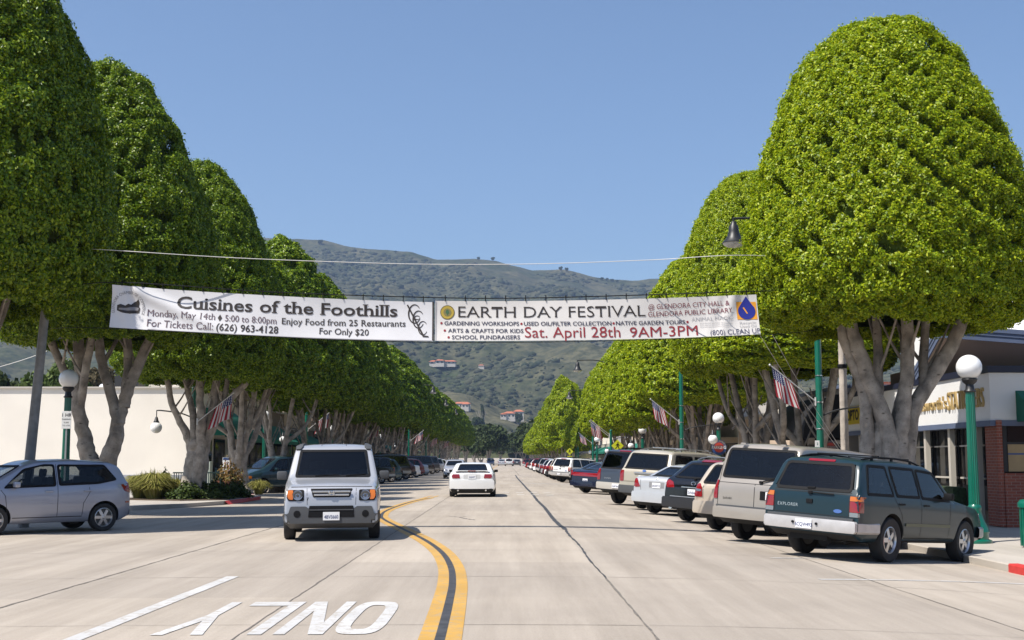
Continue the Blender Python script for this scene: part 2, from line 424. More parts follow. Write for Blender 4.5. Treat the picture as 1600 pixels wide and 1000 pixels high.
# left corner: the parking lot by the beige wall and the planted bulb-out
grid_sheet('parking_lot', [-70, -40, -25, -18.2, -14.5], [45, 50, 55, 61.9], lambda x, y: gz(-8.6, 40) + 0.07 + 0.012 * (y - 45), mat_lot)
mb = MB()
poly = [(-40, 39.8), (-13.4, 38.0), (-11.4, 38.6), (-10.35, 41.0), (-9.7, 43.4), (-9.5, 49.0), (-10.3, 51.6), (-12.5, 52.4), (-14.6, 52.2), (-14.6, 46.0), (-40, 46.0)]
mb.prism(poly, gz(-9, 40) - 0.1, gz(-9, 40) + 0.13)
mb.build('corner_pavement', mat_walk, kind='structure')
mb = MB(); mb.prism([(-11.2, 43.4), (-9.9, 44.2), (-9.7, 48.8), (-10.5, 51.0), (-13.6, 50.6), (-13.8, 44.6)], gz(-9, 40), gz(-9, 40) + 0.16)
mb.build('planting_bed', M('planting_soil', (0.10, 0.07, 0.045), 0.95, var=0.3, scale=3, bump=0.5), kind='structure')
mb = MB()
mb.add([(-9.496, 43.5, gz(-9, 44) - 0.05), (-9.496, 48.9, gz(-9, 44) - 0.05), (-9.496, 48.9, gz(-9, 44) + 0.132), (-9.68, 43.5, gz(-9, 44) + 0.132)], [(0, 1, 2, 3)])
poly = [(-10.3, 51.63), (-12.5, 52.43), (-12.62, 52.3), (-12.62, 60.0), (-12.58, 60.0)]
mb.box((-11.42, 52.05, gz(-9, 44) + 0.04), (2.36, 0.03, 0.2), rz=math.atan2(0.8, -2.2))
mb.box((-12.59, 57.0, gz(-12, 57) + 0.06), (0.012, 9.0, 0.17))
mb.build('red_kerb', mat_redk, kind='structure')
# ---------------------------------------------------------------- mountains
RIDGE = [(-3000, 520), (-900, 430), (-300, 400), (100, 385), (350, 372), (500, 378), (540, 388), (590, 394), (640, 396), (680, 409), (710, 409), (740, 407), (775, 411), (800, 418), (830, 425), (855, 424), (880, 423), (905, 430), (930, 437), (960, 440), (1000, 442), (1040, 440), (1100, 446), (1300, 470), (1600, 500), (2500, 560), (5000, 640)]
RP = np.array(RIDGE, float)
D0, D1 = 520.0, 2500.0
def hill_z(x, y):
    az = VPX + FPX * x / y
    top = (HOR - np.interp(az, RP[:, 0], RP[:, 1])) / FPX * D1 + CAM_H
    t = (y - D0) / (D1 - D0)
    if t <= 0: return -3.0
    base = 4.0 + 2 * t
    n1 = noise.ridged_multi_fractal(Vector((x * 0.0022, y * 0.0013 + 3.1, 0.3)), 0.9, 2.1, 5, 1.0, 2.0) - 1.0
    n2 = noise.fractal(Vector((x * 0.012, y * 0.008, 1.7)), 1.0, 2.0, 4)
    if t < 1:
        f = 0.10 * t + 0.90 * t ** 1.75
        k = min(1, t * 2.2) * (1 - t) ** 0.55
        return base + top * f + k * (88 * n1 * (0.35 + t) + 16 * n2) * min(1.0, top / 200)
    return base + top * (1 - 0.35 * (t - 1)) + 2.5 * n2
xs_ = np.linspace(-1, 1, 330); xs_ = np.sign(xs_) * (0.35 * np.abs(xs_) + 0.65 * np.abs(xs_) ** 2.2) * 2.0
ys_ = np.concatenate([np.linspace(505, 900, 70), np.linspace(905, 2500, 190), np.linspace(2520, 3300, 12)])
V = np.zeros((len(ys_), len(xs_), 3), np.float32)
for j, y in enumerate(ys_):
    for i, xr in enumerate(xs_):
        x = xr * y * 0.75
        V[j, i] = (x, y, hill_z(x, y))
nx = len(xs_); ny = len(ys_)
I, J = np.meshgrid(np.arange(nx - 1), np.arange(ny - 1)); b0 = (J * nx + I).ravel()
F = np.stack([b0, b0 + 1, b0 + nx + 1, b0 + nx], 1)
mh = bpy.data.materials.new('chaparral_slope'); mh.use_nodes = True
n = mh.node_tree; L = n.links.new; p = n.nodes['Principled BSDF']; p.inputs['Roughness'].default_value = 0.95; p.inputs['Specular IOR Level'].default_value = 0.1
tc = n.nodes.new('ShaderNodeTexCoord')
def nzn(scale, det, ro=0.6):
    q = n.nodes.new('ShaderNodeTexNoise'); q.inputs['Scale'].default_value = scale; q.inputs['Detail'].default_value = det; q.inputs['Roughness'].default_value = ro
    L(tc.outputs['Object'], q.inputs['Vector']); return q.outputs[0]
r1 = n.nodes.new('ShaderNodeValToRGB'); e = r1.color_ramp.elements
e[0].position = 0.36; e[0].color = (0.040, 0.052, 0.022, 1); e[1].position = 0.62; e[1].color = (0.105, 0.097, 0.058, 1)
x_ = r1.color_ramp.elements.new(0.5); x_.color = (0.074, 0.074, 0.044, 1)
L(nzn(0.011, 9, 0.7), r1.inputs[0])
r2 = n.nodes.new('ShaderNodeValToRGB'); e = r2.color_ramp.elements
e[0].position = 0.40; e[0].color = (0.45, 0.5, 0.45, 1); e[1].position = 0.6; e[1].color = (1.15, 1.12, 1.05, 1)
L(nzn(0.09, 6, 0.7), r2.inputs[0])
mx = n.nodes.new('ShaderNodeMix'); mx.data_type = 'RGBA'; mx.blend_type = 'MULTIPLY'; mx.inputs[0].default_value = 1
L(r1.outputs[0], mx.inputs[6]); L(r2.outputs[0], mx.inputs[7]); L(mx.outputs[2], p.inputs['Base Color'])
me = np_mesh('hills', V.reshape(-1, 3), F, mh); me.shade_smooth()
tag(link(bpy.data.objects.new('hills', me)), kind='structure')
# chaparral: thousands of shrub clumps on the slopes
def foliage(name, cols, trans=0.25, rough=0.5, spec=0.4):
    m = bpy.data.materials.new(name); m.use_nodes = True; n = m.node_tree; L = n.links.new
    p = n.nodes['Principled BSDF']; p.inputs['Roughness'].default_value = rough; p.inputs['Specular IOR Level'].default_value = spec
    g = n.nodes.new('ShaderNodeNewGeometry'); r = n.nodes.new('ShaderNodeValToRGB')
    e = r.color_ramp.elements; e[0].color = (*cols[0], 1); e[1].color = (*cols[-1], 1); e[1].position = 1
    for i, c in enumerate(cols[1:-1]): q = e.new((i + 1) / (len(cols) - 1)); q.color = (*c, 1)
    L(g.outputs['Random Per Island'], r.inputs[0]); L(r.outputs[0], p.inputs['Base Color'])
    if trans:
        t = n.nodes.new('ShaderNodeBsdfTranslucent'); L(r.outputs[0], t.inputs[0])
        ms = n.nodes.new('ShaderNodeMixShader'); ms.inputs[0].default_value = trans
        L(p.outputs[0], ms.inputs[1]); L(t.outputs[0], ms.inputs[2]); L(ms.outputs[0], n.nodes['Material Output'].inputs[0])
    return m
mat_chap = foliage('chaparral_leaves', [(0.026, 0.034, 0.018), (0.044, 0.050, 0.028), (0.066, 0.066, 0.040)], 0, 0.9, 0.1)
ico = bmesh.new(); bmesh.ops.create_icosphere(ico, subdivisions=1, radius=1); ico.verts.index_update()
iv = np.array([v.co[:] for v in ico.verts]); ifc = np.array([[v.index for v in f.verts] for f in ico.faces]); ico.free()
rg = np.random.default_rng(5)
P = []
while len(P) < 26000:
    y = 560 + 1900 * rg.random() ** 1.25; x = (rg.random() - 0.5) * 1.5 * y * (1 if rg.random() < 0.3 else 0.42) + (0 if True else 0)
    d = noise.fractal(Vector((x * 0.006, y * 0.004, 9.2)), 1.0, 2.0, 4)
    d += 0.6 * noise.fractal(Vector((x * 0.0017 + 4, y * 0.0013, 2.2)), 1.0, 2.0, 3)
    if d + 0.22 * rg.random() < 0.07: continue
    P.append((x, y, hill_z(x, y), (1.1 + 4.2 * rg.random() ** 3.2) * (0.45 + y / 2300)))
P = np.array(P)
jit = 1 + 0.35 * (rg.random((len(P), len(iv), 3)) - 0.5)
VV = iv[None] * jit * P[:, None, 3:4] * np.array([1.15, 1.0, 0.8]) + P[:, None, :3]
FF = ifc[None] + (np.arange(len(P)) * len(iv))[:, None, None]
me = np_mesh('chaparral', VV.reshape(-1, 3), FF.reshape(-1, 3), mat_chap)
tag(link(bpy.data.objects.new('chaparral', me)), 'grey green chaparral shrubs scattered over the mountain slopes', 'shrubs', kind='stuff')

# ---------------------------------------------------------------- haze: one closed box of thin air
def add_haze():
    mb = MB(); mb.box((0, 1650, 345), (6400, 3800, 712)); m = bpy.data.materials.new('haze_air'); m.use_nodes = True
    n = m.node_tree; n.nodes.clear(); o = n.nodes.new('ShaderNodeOutputMaterial'); v = n.nodes.new('ShaderNodeVolumePrincipled')
    v.inputs['Color'].default_value = (0.50, 0.68, 1.0, 1); v.inputs['Density'].default_value = 0.00014; v.inputs['Anisotropy'].default_value = 0.2
    n.links.new(v.outputs[0], o.inputs['Volume'])
    h = mb.build('haze', m); tag(h, 'thin blue haze filling the air towards the mountains', 'haze', kind='stuff')
# ---------------------------------------------------------------- clipped ficus trees lining the street
PROF = [(0.0, 0.6), (0.02, 0.82), (0.06, 0.94), (0.17, 1.0), (0.32, 0.976), (0.5, 0.905), (0.64, 0.80), (0.74, 0.69), (0.85, 0.545), (0.93, 0.39), (0.975, 0.25), (1.0, 0.05)]
PROF2 = [(0.0, 0.6), (0.02, 0.8), (0.08, 0.94), (0.2, 1.0), (0.3, 0.985), (0.42, 0.915), (0.54, 0.82), (0.65, 0.71), (0.75, 0.585), (0.84, 0.46), (0.9, 0.345), (0.95, 0.225), (1.0, 0.05)]
PZ = np.array([a for a, b in PROF]); PR = np.array([b for a, b in PROF])
def waves(rg, k, lo, hi):
    d = rg.normal(size=(k, 3)); d /= np.linalg.norm(d, axis=1)[:, None]
    return d * (2 * math.pi / rg.uniform(lo, hi, k))[:, None], rg.uniform(0, 6.28, k)
def wv(p, W): return np.sin(p @ W[0].T + W[1]).sum(1) / math.sqrt(len(W[1]))
def leaf_quads(pos, nrm, size, rg, long=0.55):
    n = len(pos)
    q = nrm * 0.75 + rg.normal(size=(n, 3)) * 0.55 + np.array([0, 0, 0.25]); q /= np.linalg.norm(q, axis=1)[:, None]
    t = np.cross(q, rg.normal(size=(n, 3))); t /= np.linalg.norm(t, axis=1)[:, None] + 1e-9
    b = np.cross(q, t); s = size * rg.uniform(0.65, 1.35, n)[:, None]
    V = np.stack([pos + t * s * 0.55, pos + b * s * long * 0.5 + q * s * 0.12, pos - t * s * 0.5, pos - b * s * long * 0.5 + q * s * 0.12], 1)
    return V.reshape(-1, 3)
def crown_mesh(name, n, leaf, seed, mat, H=8.0, RR=3.4, depth=0.45, rough=0.16, lobes=0.0, prof=PROF):
    PZ = np.array([a for a, b in prof]); PR = np.array([b for a, b in prof])
    rg = np.random.default_rng(seed)
    zz = np.linspace(0, 1, 400); rr = np.interp(zz, PZ, PR) * RR
    wgt = rr * np.sqrt(1 + (np.gradient(rr, zz * H)) ** 2); wgt[:8] *= 1.2; cdf = np.cumsum(wgt); cdf /= cdf[-1]
    m = int(n * 1.25)
    z = np.interp(rg.random(m), cdf, zz); phi = rg.uniform(0, 2 * math.pi, m)
    nb = int(n * 0.10)                                    # underside
    r = np.interp(z, PZ, PR) * RR
    dz = 0.01; dr = (np.interp(np.clip(z + dz, 0, 1), PZ, PR) - np.interp(np.clip(z - dz, 0, 1), PZ, PR)) * RR / (2 * dz * H)
    nr = np.stack([np.cos(phi), np.sin(phi), -np.clip(dr, -4, 2)], 1); nr /= np.linalg.norm(nr, axis=1)[:, None]
    pos = np.stack([r * np.cos(phi), r * np.sin(phi), z * H], 1)
    ub = np.stack([RR * 0.75 * np.sqrt(rg.random(nb)), rg.uniform(0, 6.283, nb)], 1)
    pos = np.concatenate([pos, np.stack([ub[:, 0] * np.cos(ub[:, 1]), ub[:, 0] * np.sin(ub[:, 1]), rg.uniform(-0.25, 0.5, nb)], 1)])
    nr = np.concatenate([nr, np.tile([[0, 0, -1.0]], (nb, 1))])
    Wb = waves(rg, 7, 2.2, 4.5); Wm = waves(rg, 9, 0.7, 1.4); Ws = waves(rg, 9, 0.28, 0.5)
    bump = 0.045 * wv(pos, Wb) + rough * wv(pos, Wm) * 0.6
    if lobes: bump = bump - lobes * np.abs(wv(pos, waves(rg, 5, 2.5, 4)))
    pits = np.clip(wv(pos, Ws) * -1 - 0.35, 0, 1.6) * 0.11
    keep = wv(pos, Ws) + 0.8 * wv(pos, Wm) > -1.15
    d = np.minimum(rg.exponential(0.12, len(pos)), depth)
    stray = rg.random(len(pos)) < 0.02
    d = np.where(stray, -rg.uniform(0.0, 0.09, len(pos)), d)
    keep |= d > 0.3
    pos = pos + nr * (bump - d - pits + 0.03 * wv(pos, Ws))[:, None]
    pos, nr = pos[keep][:n + nb], nr[keep][:n + nb]
    V = leaf_quads(pos, nr, leaf, rg)
    F = np.arange(len(V)).reshape(-1, 4)
    # inner mass of twigs and leaves that closes the crown
    nz_, nph = 18, 26
    cz = np.linspace(0.0, 0.97, nz_); cr = np.maximum(0.05, np.interp(cz, PZ, PR) * RR - 0.62 - lobes * 1.3)
    ang = np.linspace(0, 2 * math.pi, nph, endpoint=False)
    C = np.array([[r_ * math.cos(a), r_ * math.sin(a), 0.25 + z_ * H * 0.96] for z_, r_ in zip(cz, cr) for a in ang])
    C = C + (0.10 * wv(C, Wm) + 0.1 * wv(C, Wb))[:, None] * np.array([[1, 1, 0.3]]) * (C / (np.linalg.norm(C, axis=1)[:, None] + 1e-6))
    cf = [(j * nph + i, j * nph + (i + 1) % nph, (j + 1) * nph + (i + 1) % nph, (j + 1) * nph + i) for j in range(nz_ - 1) for i in range(nph)]
    base = len(V); V = np.concatenate([V, C, [[0, 0, 0.25], [0, 0, H * 0.965]]])
    cf = [tuple(q + base for q in f) for f in cf]
    cf += [(base + (i + 1) % nph, base + i, base + nz_ * nph, base + nz_ * nph) for i in range(0)]
    F = np.concatenate([F, np.array(cf)])
    me = np_mesh(name, V, F, mat); me.materials.append(mat_core); mi = np.zeros(len(me.polygons), np.int32); mi[-len(cf):] = 1; me.polygons.foreach_set('material_index', mi); return me
mat_leaf = foliage('ficus_leaves_shaded', [(0.038, 0.090, 0.004), (0.105, 0.190, 0.006), (0.21, 0.305, 0.008), (0.33, 0.41, 0.014)], 0.30, 0.42, 0.4)  # left row: its shade is put into darker leaf tones
mat_leaf2 = foliage('ficus_leaves_sunlit', [(0.095, 0.170, 0.004), (0.225, 0.325, 0.005), (0.37, 0.45, 0.007), (0.47, 0.51, 0.016)], 0.36, 0.44, 0.35)  # same ficus, right row: sunlight put into brighter, yellower leaf tones
mat_core = M('inner_leaves_and_twigs', (0.10, 0.15, 0.02), 0.9, var=0.6, scale=5, bump=1.0, bscale=8)
mat_bark = M('ficus_bark', (0.31, 0.27, 0.23), 0.9, var=0.42, scale=3.5, bump=1.0, bscale=12, detail=8)
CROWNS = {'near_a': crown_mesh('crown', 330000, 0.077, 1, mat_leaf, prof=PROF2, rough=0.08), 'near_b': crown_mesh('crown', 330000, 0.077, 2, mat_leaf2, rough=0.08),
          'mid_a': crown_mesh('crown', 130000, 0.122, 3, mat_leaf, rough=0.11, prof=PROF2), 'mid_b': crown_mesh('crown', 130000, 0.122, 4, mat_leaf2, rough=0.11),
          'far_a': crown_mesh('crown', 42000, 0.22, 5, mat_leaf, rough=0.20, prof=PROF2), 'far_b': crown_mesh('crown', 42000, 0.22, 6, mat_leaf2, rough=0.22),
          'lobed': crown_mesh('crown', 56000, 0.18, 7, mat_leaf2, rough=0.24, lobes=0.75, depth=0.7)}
def bark_marks(m):
    n = m.node_tree; p = n.nodes['Principled BSDF']; src = p.inputs['Base Color'].links[0].from_socket; tc = n.nodes.new('ShaderNodeTexCoord')
    mp = n.nodes.new('ShaderNodeMapping'); mp.inputs['Scale'].default_value = (1, 1, 2.2); n.links.new(tc.outputs['Object'], mp.inputs[0])
    for sc, lo, hi, dk in ((2.6, 0.06, 0.16, 0.35), (11, 0.10, 0.22, 0.6)):
        v = n.nodes.new('ShaderNodeTexVoronoi'); v.inputs['Scale'].default_value = sc; n.links.new(mp.outputs[0], v.inputs['Vector'])
        r = n.nodes.new('ShaderNodeValToRGB'); e = r.color_ramp.elements; e[0].position = lo; e[1].position = hi; e[0].color = (dk, dk * .95, dk * .9, 1); e[1].color = (1, 1, 1, 1); n.links.new(v.outputs['Distance'], r.inputs[0])
        mx = n.nodes.new('ShaderNodeMix'); mx.data_type = 'RGBA'; mx.blend_type = 'MULTIPLY'; mx.inputs[0].default_value = 1; n.links.new(src, mx.inputs[6]); n.links.new(r.outputs[0], mx.inputs[7]); src = mx.outputs[2]
    n.links.new(src, p.inputs['Base Color'])
bark_marks(mat_bark)
def limb(mb, pts, r0, r1, seed, n=10, wig=0.07):
    """smooth tapered limb through pts"""
    rg = random.Random(seed); P = [Vector(q) for q in pts]; out = []
    for i in range(len(P) - 1):
        p0, p1, p2, p3 = P[max(0, i - 1)], P[i], P[i + 1], P[min(len(P) - 1, i + 2)]
        k = 6
        for j in range(k):
            t = j / k
            out.append(0.5 * (2 * p1 + (p2 - p0) * t + (2 * p0 - 5 * p1 + 4 * p2 - p3) * t * t + (3 * p1 - p0 - 3 * p2 + p3) * t ** 3))
    out.append(P[-1]); N = len(out)
    out = [q + Vector((rg.uniform(-wig, wig), rg.uniform(-wig, wig), 0)) * r0 * 1.2 for q in out]
    rad = [r0 + (r1 - r0) * (i / (N - 1)) ** 0.8 for i in range(N)]
    return out, rad, mb.tube(out, [r * (1 + rg.uniform(-0.05, 0.05)) for r in rad], n, bark=0.09, seed=seed)
def trunk_mesh(limbs, seed):
    """limbs: (points, r0, r1)"""
    mb = MB(); rg = random.Random(seed + 400)
    for i, (pts, r0, r1) in enumerate(limbs):
        limb(mb, pts, r0, r1, seed * 17 + i, 12)
        if len(pts) > 2 and pts[-1][2] > 5:          # thin twigs leaving the limb below the crown
            for _ in range(2):
                a = Vector(pts[-2]).lerp(Vector(pts[-1]), rg.uniform(-.3, .35)); q = rg.uniform(0, 6.28)
                limb(mb, [a, a + Vector((.35 * math.cos(q), .35 * math.sin(q), .5)), a + Vector((.9 * math.cos(q), .9 * math.sin(q), 1.5))], .055, .02, rg.randint(0, 999), 6)
    o = mb.build('trunk', mat_bark, smooth=70); me = o.data; COL.objects.unlink(o); bpy.data.objects.remove(o); return me
def random_limbs(seed, n=5, fork=1.5, r=0.42, top=6.0, spread=1.9):
    rg = random.Random(seed); out = []
    lean = (rg.uniform(-0.2, 0.2), rg.uniform(-0.2, 0.2))
    out.append(([(0, 0, -0.3), (lean[0] * 0.3, lean[1] * 0.3, 0.5), (lean[0], lean[1], fork + 0.35)], r * 1.12, r * 0.8))
    for k in range(4): a = k * 1.6 + rg.random(); out.append(([(0.55 * math.cos(a) * r * 1.7, 0.55 * math.sin(a) * r * 1.7, -0.2), (0.25 * r * math.cos(a), 0.25 * r * math.sin(a), 0.8), (lean[0], lean[1], fork)], r * 0.55, r * 0.35))
    a0 = rg.uniform(0, 6.28)
    for k in range(n):
        a = a0 + k * 2 * math.pi / n + rg.uniform(-0.35, 0.35); s = spread * rg.uniform(0.55, 1.1); z0 = fork + rg.uniform(-0.35, 0.3)
        m = 0.42 + rg.uniform(-0.1, 0.1)
        out.append(([(lean[0], lean[1], z0 - 0.5), (lean[0] + 0.22 * s * math.cos(a), lean[1] + 0.22 * s * math.sin(a), z0 + 0.2), (lean[0] + m * s * math.cos(a), lean[1] + m * s * math.sin(a), z0 + 1.4), (lean[0] + s * math.cos(a), lean[1] + s * math.sin(a), top * rg.uniform(0.85, 1.1))], r * rg.uniform(0.42, 0.55), 0.09))
        if rg.random() < 0.7:
            b = a + rg.uniform(0.4, 0.9)
            out.append(([(lean[0] + m * s * math.cos(a), lean[1] + m * s * math.sin(a), z0 + 1.3), (lean[0] + 0.9 * s * math.cos(b), lean[1] + 0.9 * s * math.sin(b), z0 + 2.4), (lean[0] + 1.4 * s * math.cos(b), lean[1] + 1.4 * s * math.sin(b), top)], r * 0.3, 0.07))
    return out
TR = {'v%d' % i: trunk_mesh(random_limbs(30 + i, n=4 + i % 3, fork=1.1 + 0.3 * (i % 3)), i) for i in range(5)}
# trunks one can study in the picture, built to their own shapes
TR['vfork'] = trunk_mesh([([(0.1, 0, -0.3), (0.06, 0, 0.6), (0.0, 0, 1.4)], 0.42, 0.30), ([(-0.12, 0, -0.3), (-0.08, 0, 0.5), (-0.16, 0, 1.2), (-0.36, 0.0, 2.0), (-0.56, -0.1, 3.0), (-0.6, 0, 4.2), (-0.9, 0.1, 6.2)], 0.34, 0.13), ([(-0.45, 0, 2.5), (-0.9, 0.1, 3.6), (-1.75, 0.1, 5.4)], 0.17, 0.09),
    ([(0.25, 0, -0.3), (0.18, 0, 0.6), (0.3, 0, 1.3), (0.52, 0.0, 2.0), (0.62, 0.1, 2.8), (0.9, 0.1, 3.7), (1.6, 0.1, 5.4)], 0.34, 0.13), ([(0.6, 0, 2.4), (0.3, 0.1, 3.3), (-0.02, 0.1, 4.4), (-0.15, 0, 6)], 0.20, 0.10),
    ([(0.68, 0.1, 2.9), (0.72, 0.3, 4.2), (0.6, 0.3, 5.6)], 0.18, 0.10), ([(-0.5, -0.1, 2.9), (-0.25, -0.4, 4.2), (0.1, -0.6, 5.8)], 0.15, 0.08)], 3)
TR['fan'] = trunk_mesh([([(-0.1, 0, -0.3), (-0.06, 0, 0.9), (0.0, 0, 1.8), (0.1, 0, 2.4)], 0.50, 0.30), ([(-0.42, 0, -0.3), (-0.28, 0, 0.8), (-0.12, 0, 1.7), (-0.38, 0, 2.6), (-0.9, -0.1, 3.6), (-1.35, 0, 5.2)], 0.30, 0.10),
    ([(-0.1, -0.25, -0.3), (-0.12, -0.2, 0.8), (-0.02, -0.12, 1.9), (-0.12, 0, 3.1), (-0.4, 0.2, 4.2), (-0.6, 0.3, 5.6)], 0.30, 0.09),
    ([(0.15, -0.2, -0.3), (0.12, -0.2, 0.9), (0.2, -0.15, 2.1), (0.24, -0.2, 3.2), (0.15, -0.2, 4.4), (0.1, -0.2, 5.8)], 0.32, 0.11), ([(0.3, 0.1, -0.3), (0.2, 0.1, 0.8), (0.3, 0.1, 2.2), (0.55, 0.1, 3.2), (0.7, 0.1, 4.4), (0.8, 0.1, 5.8)], 0.34, 0.12),
    ([(0.28, 0, 2.1), (0.8, 0, 3.2), (1.35, 0, 4.0), (2.0, 0, 4.7), (2.6, 0, 5.4)], 0.24, 0.08), ([(0.62, 0, 2.9), (1.05, 0.1, 3.9), (1.2, 0.1, 5.2)], 0.17, 0.08)], 5)
TR['bole'] = trunk_mesh([([(-0.75, 0, -0.3), (-0.62, 0, 0.5), (-0.55, 0, 1.6), (-0.5, 0.05, 2.7), (-0.62, 0.1, 3.6), (-1.0, 0.1, 4.5), (-1.3, 0, 5.8)], 0.27, 0.10),
    ([(-0.32, 0.1, -0.3), (-0.25, 0.1, 0.6), (-0.2, 0.1, 1.8), (-0.12, 0.05, 2.6)], 0.34, 0.22),
    ([(-0.05, -0.22, -0.3), (0.0, -0.2, 0.6), (0.03, -0.2, 1.7), (-0.12, -0.12, 2.6), (-0.5, 0, 3.7), (-0.85, 0, 4.8), (-1.0, 0, 6)], 0.34, 0.12),
    ([(0.28, -0.15, -0.3), (0.24, -0.14, 0.6), (0.22, -0.14, 1.8), (0.34, -0.12, 2.8), (0.5, -0.1, 3.9), (0.52, -0.1, 5.8)], 0.30, 0.13),
    ([(0.62, 0.05, -0.3), (0.5, 0.05, 0.6), (0.42, 0, 1.8), (0.66, 0, 2.9), (1.3, 0, 3.8), (1.95, 0, 4.9), (2.3, 0, 5.8)], 0.29, 0.12),
    ([(0.1, 0.3, -0.3), (0.1, 0.25, 1.0), (0.25, 0.25, 2.4), (0.6, 0.3, 3.7), (0.7, 0.4, 5.4)], 0.29, 0.10), ([(-0.2, 0.2, 1.6), (-0.2, 0.3, 2.6), (-0.1, 0.3, 3.8), (-0.1, 0.4, 5.4)], 0.21, 0.09), ([(0.95, 0, 3.2), (1.0, 0.2, 4.0), (1.2, 0.3, 5.4)], 0.14, 0.09)], 8)
def ficus(x, y, top, bot, r, crown, trunk, label, rz=None, group='clipped street trees along both sides of the road', trz=0.0, ex=1.0, zg=None):
    z = (gz(x, y) + 0.13) if zg is None else zg
    rgx = random.Random(int(x * 13 + y * 7))
    t = thing('ficus_tree', label, 'tree', (x, y, z), 0, group)
    c = bpy.data.objects.new('crown', CROWNS[crown]); link(c, t); c.location = (0, 0, bot)
    c.scale = (r / 3.4, r * ex / 3.4, (top - bot) / 8.0); c.rotation_euler = (0, 0, rgx.uniform(0, 6.28) if rz is None else rz)
    k = bpy.data.objects.new('trunk', TR[trunk]); link(k, t); k.rotation_euler = (0, 0, trz); s = (bot + 0.2) / 4.9; k.scale = (s, s, s)
    return t
side_l = 'clipped street trees in the left row'; side_r = 'clipped street trees in the right row'
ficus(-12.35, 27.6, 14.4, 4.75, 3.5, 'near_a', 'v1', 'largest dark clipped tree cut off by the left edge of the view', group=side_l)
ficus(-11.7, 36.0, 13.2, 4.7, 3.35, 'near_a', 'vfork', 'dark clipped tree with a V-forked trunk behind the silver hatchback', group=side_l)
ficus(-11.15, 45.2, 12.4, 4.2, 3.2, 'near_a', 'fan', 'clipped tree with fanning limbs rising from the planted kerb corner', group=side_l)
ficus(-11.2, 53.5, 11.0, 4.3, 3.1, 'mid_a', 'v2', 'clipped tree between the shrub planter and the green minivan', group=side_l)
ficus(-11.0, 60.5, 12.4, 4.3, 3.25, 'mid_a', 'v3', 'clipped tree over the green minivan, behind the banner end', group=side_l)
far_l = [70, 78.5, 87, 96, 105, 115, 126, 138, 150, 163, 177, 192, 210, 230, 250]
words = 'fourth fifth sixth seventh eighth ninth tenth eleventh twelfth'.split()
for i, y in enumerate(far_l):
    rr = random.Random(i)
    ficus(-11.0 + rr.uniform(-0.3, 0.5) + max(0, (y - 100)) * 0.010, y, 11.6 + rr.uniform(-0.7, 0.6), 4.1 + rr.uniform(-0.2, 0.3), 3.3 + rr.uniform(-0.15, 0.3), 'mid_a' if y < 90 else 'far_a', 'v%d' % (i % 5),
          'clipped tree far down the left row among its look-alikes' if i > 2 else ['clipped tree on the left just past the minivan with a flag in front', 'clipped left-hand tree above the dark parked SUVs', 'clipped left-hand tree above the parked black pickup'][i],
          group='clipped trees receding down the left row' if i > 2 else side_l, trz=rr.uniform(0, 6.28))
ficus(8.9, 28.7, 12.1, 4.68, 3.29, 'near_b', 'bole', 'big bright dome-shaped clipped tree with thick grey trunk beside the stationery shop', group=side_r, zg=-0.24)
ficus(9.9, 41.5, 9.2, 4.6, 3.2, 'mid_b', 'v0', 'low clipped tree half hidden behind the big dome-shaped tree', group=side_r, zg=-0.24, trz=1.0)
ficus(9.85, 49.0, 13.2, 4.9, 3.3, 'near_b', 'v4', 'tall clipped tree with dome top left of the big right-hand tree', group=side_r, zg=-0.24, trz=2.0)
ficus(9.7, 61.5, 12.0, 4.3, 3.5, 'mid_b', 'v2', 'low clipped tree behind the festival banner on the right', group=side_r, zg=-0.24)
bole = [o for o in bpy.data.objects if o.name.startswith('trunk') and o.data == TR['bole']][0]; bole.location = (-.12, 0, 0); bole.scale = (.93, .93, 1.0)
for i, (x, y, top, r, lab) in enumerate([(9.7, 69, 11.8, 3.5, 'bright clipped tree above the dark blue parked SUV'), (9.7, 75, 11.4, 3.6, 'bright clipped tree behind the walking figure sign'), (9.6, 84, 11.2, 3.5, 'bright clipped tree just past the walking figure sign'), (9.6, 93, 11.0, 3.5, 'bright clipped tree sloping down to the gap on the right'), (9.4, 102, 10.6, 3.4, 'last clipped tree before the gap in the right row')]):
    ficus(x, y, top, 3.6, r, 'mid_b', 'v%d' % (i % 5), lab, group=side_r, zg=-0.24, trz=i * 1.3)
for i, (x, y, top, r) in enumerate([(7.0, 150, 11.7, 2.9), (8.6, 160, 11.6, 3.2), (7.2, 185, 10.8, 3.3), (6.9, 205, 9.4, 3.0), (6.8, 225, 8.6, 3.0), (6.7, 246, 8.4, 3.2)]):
    ficus(x, y, top, 2.6, r, 'lobed' if i < 3 else 'far_b', 'v%d' % (i % 5), ['bright lobed tree with dark clefts past the gap on the right', 'bright lobed tree behind the cleft one on the right', 'narrow bright lobed tree further up the right side'][i] if i < 3 else 'small bright clipped tree at the far end of the right row', group='bright trees at the far end of the right row', zg=-0.1)

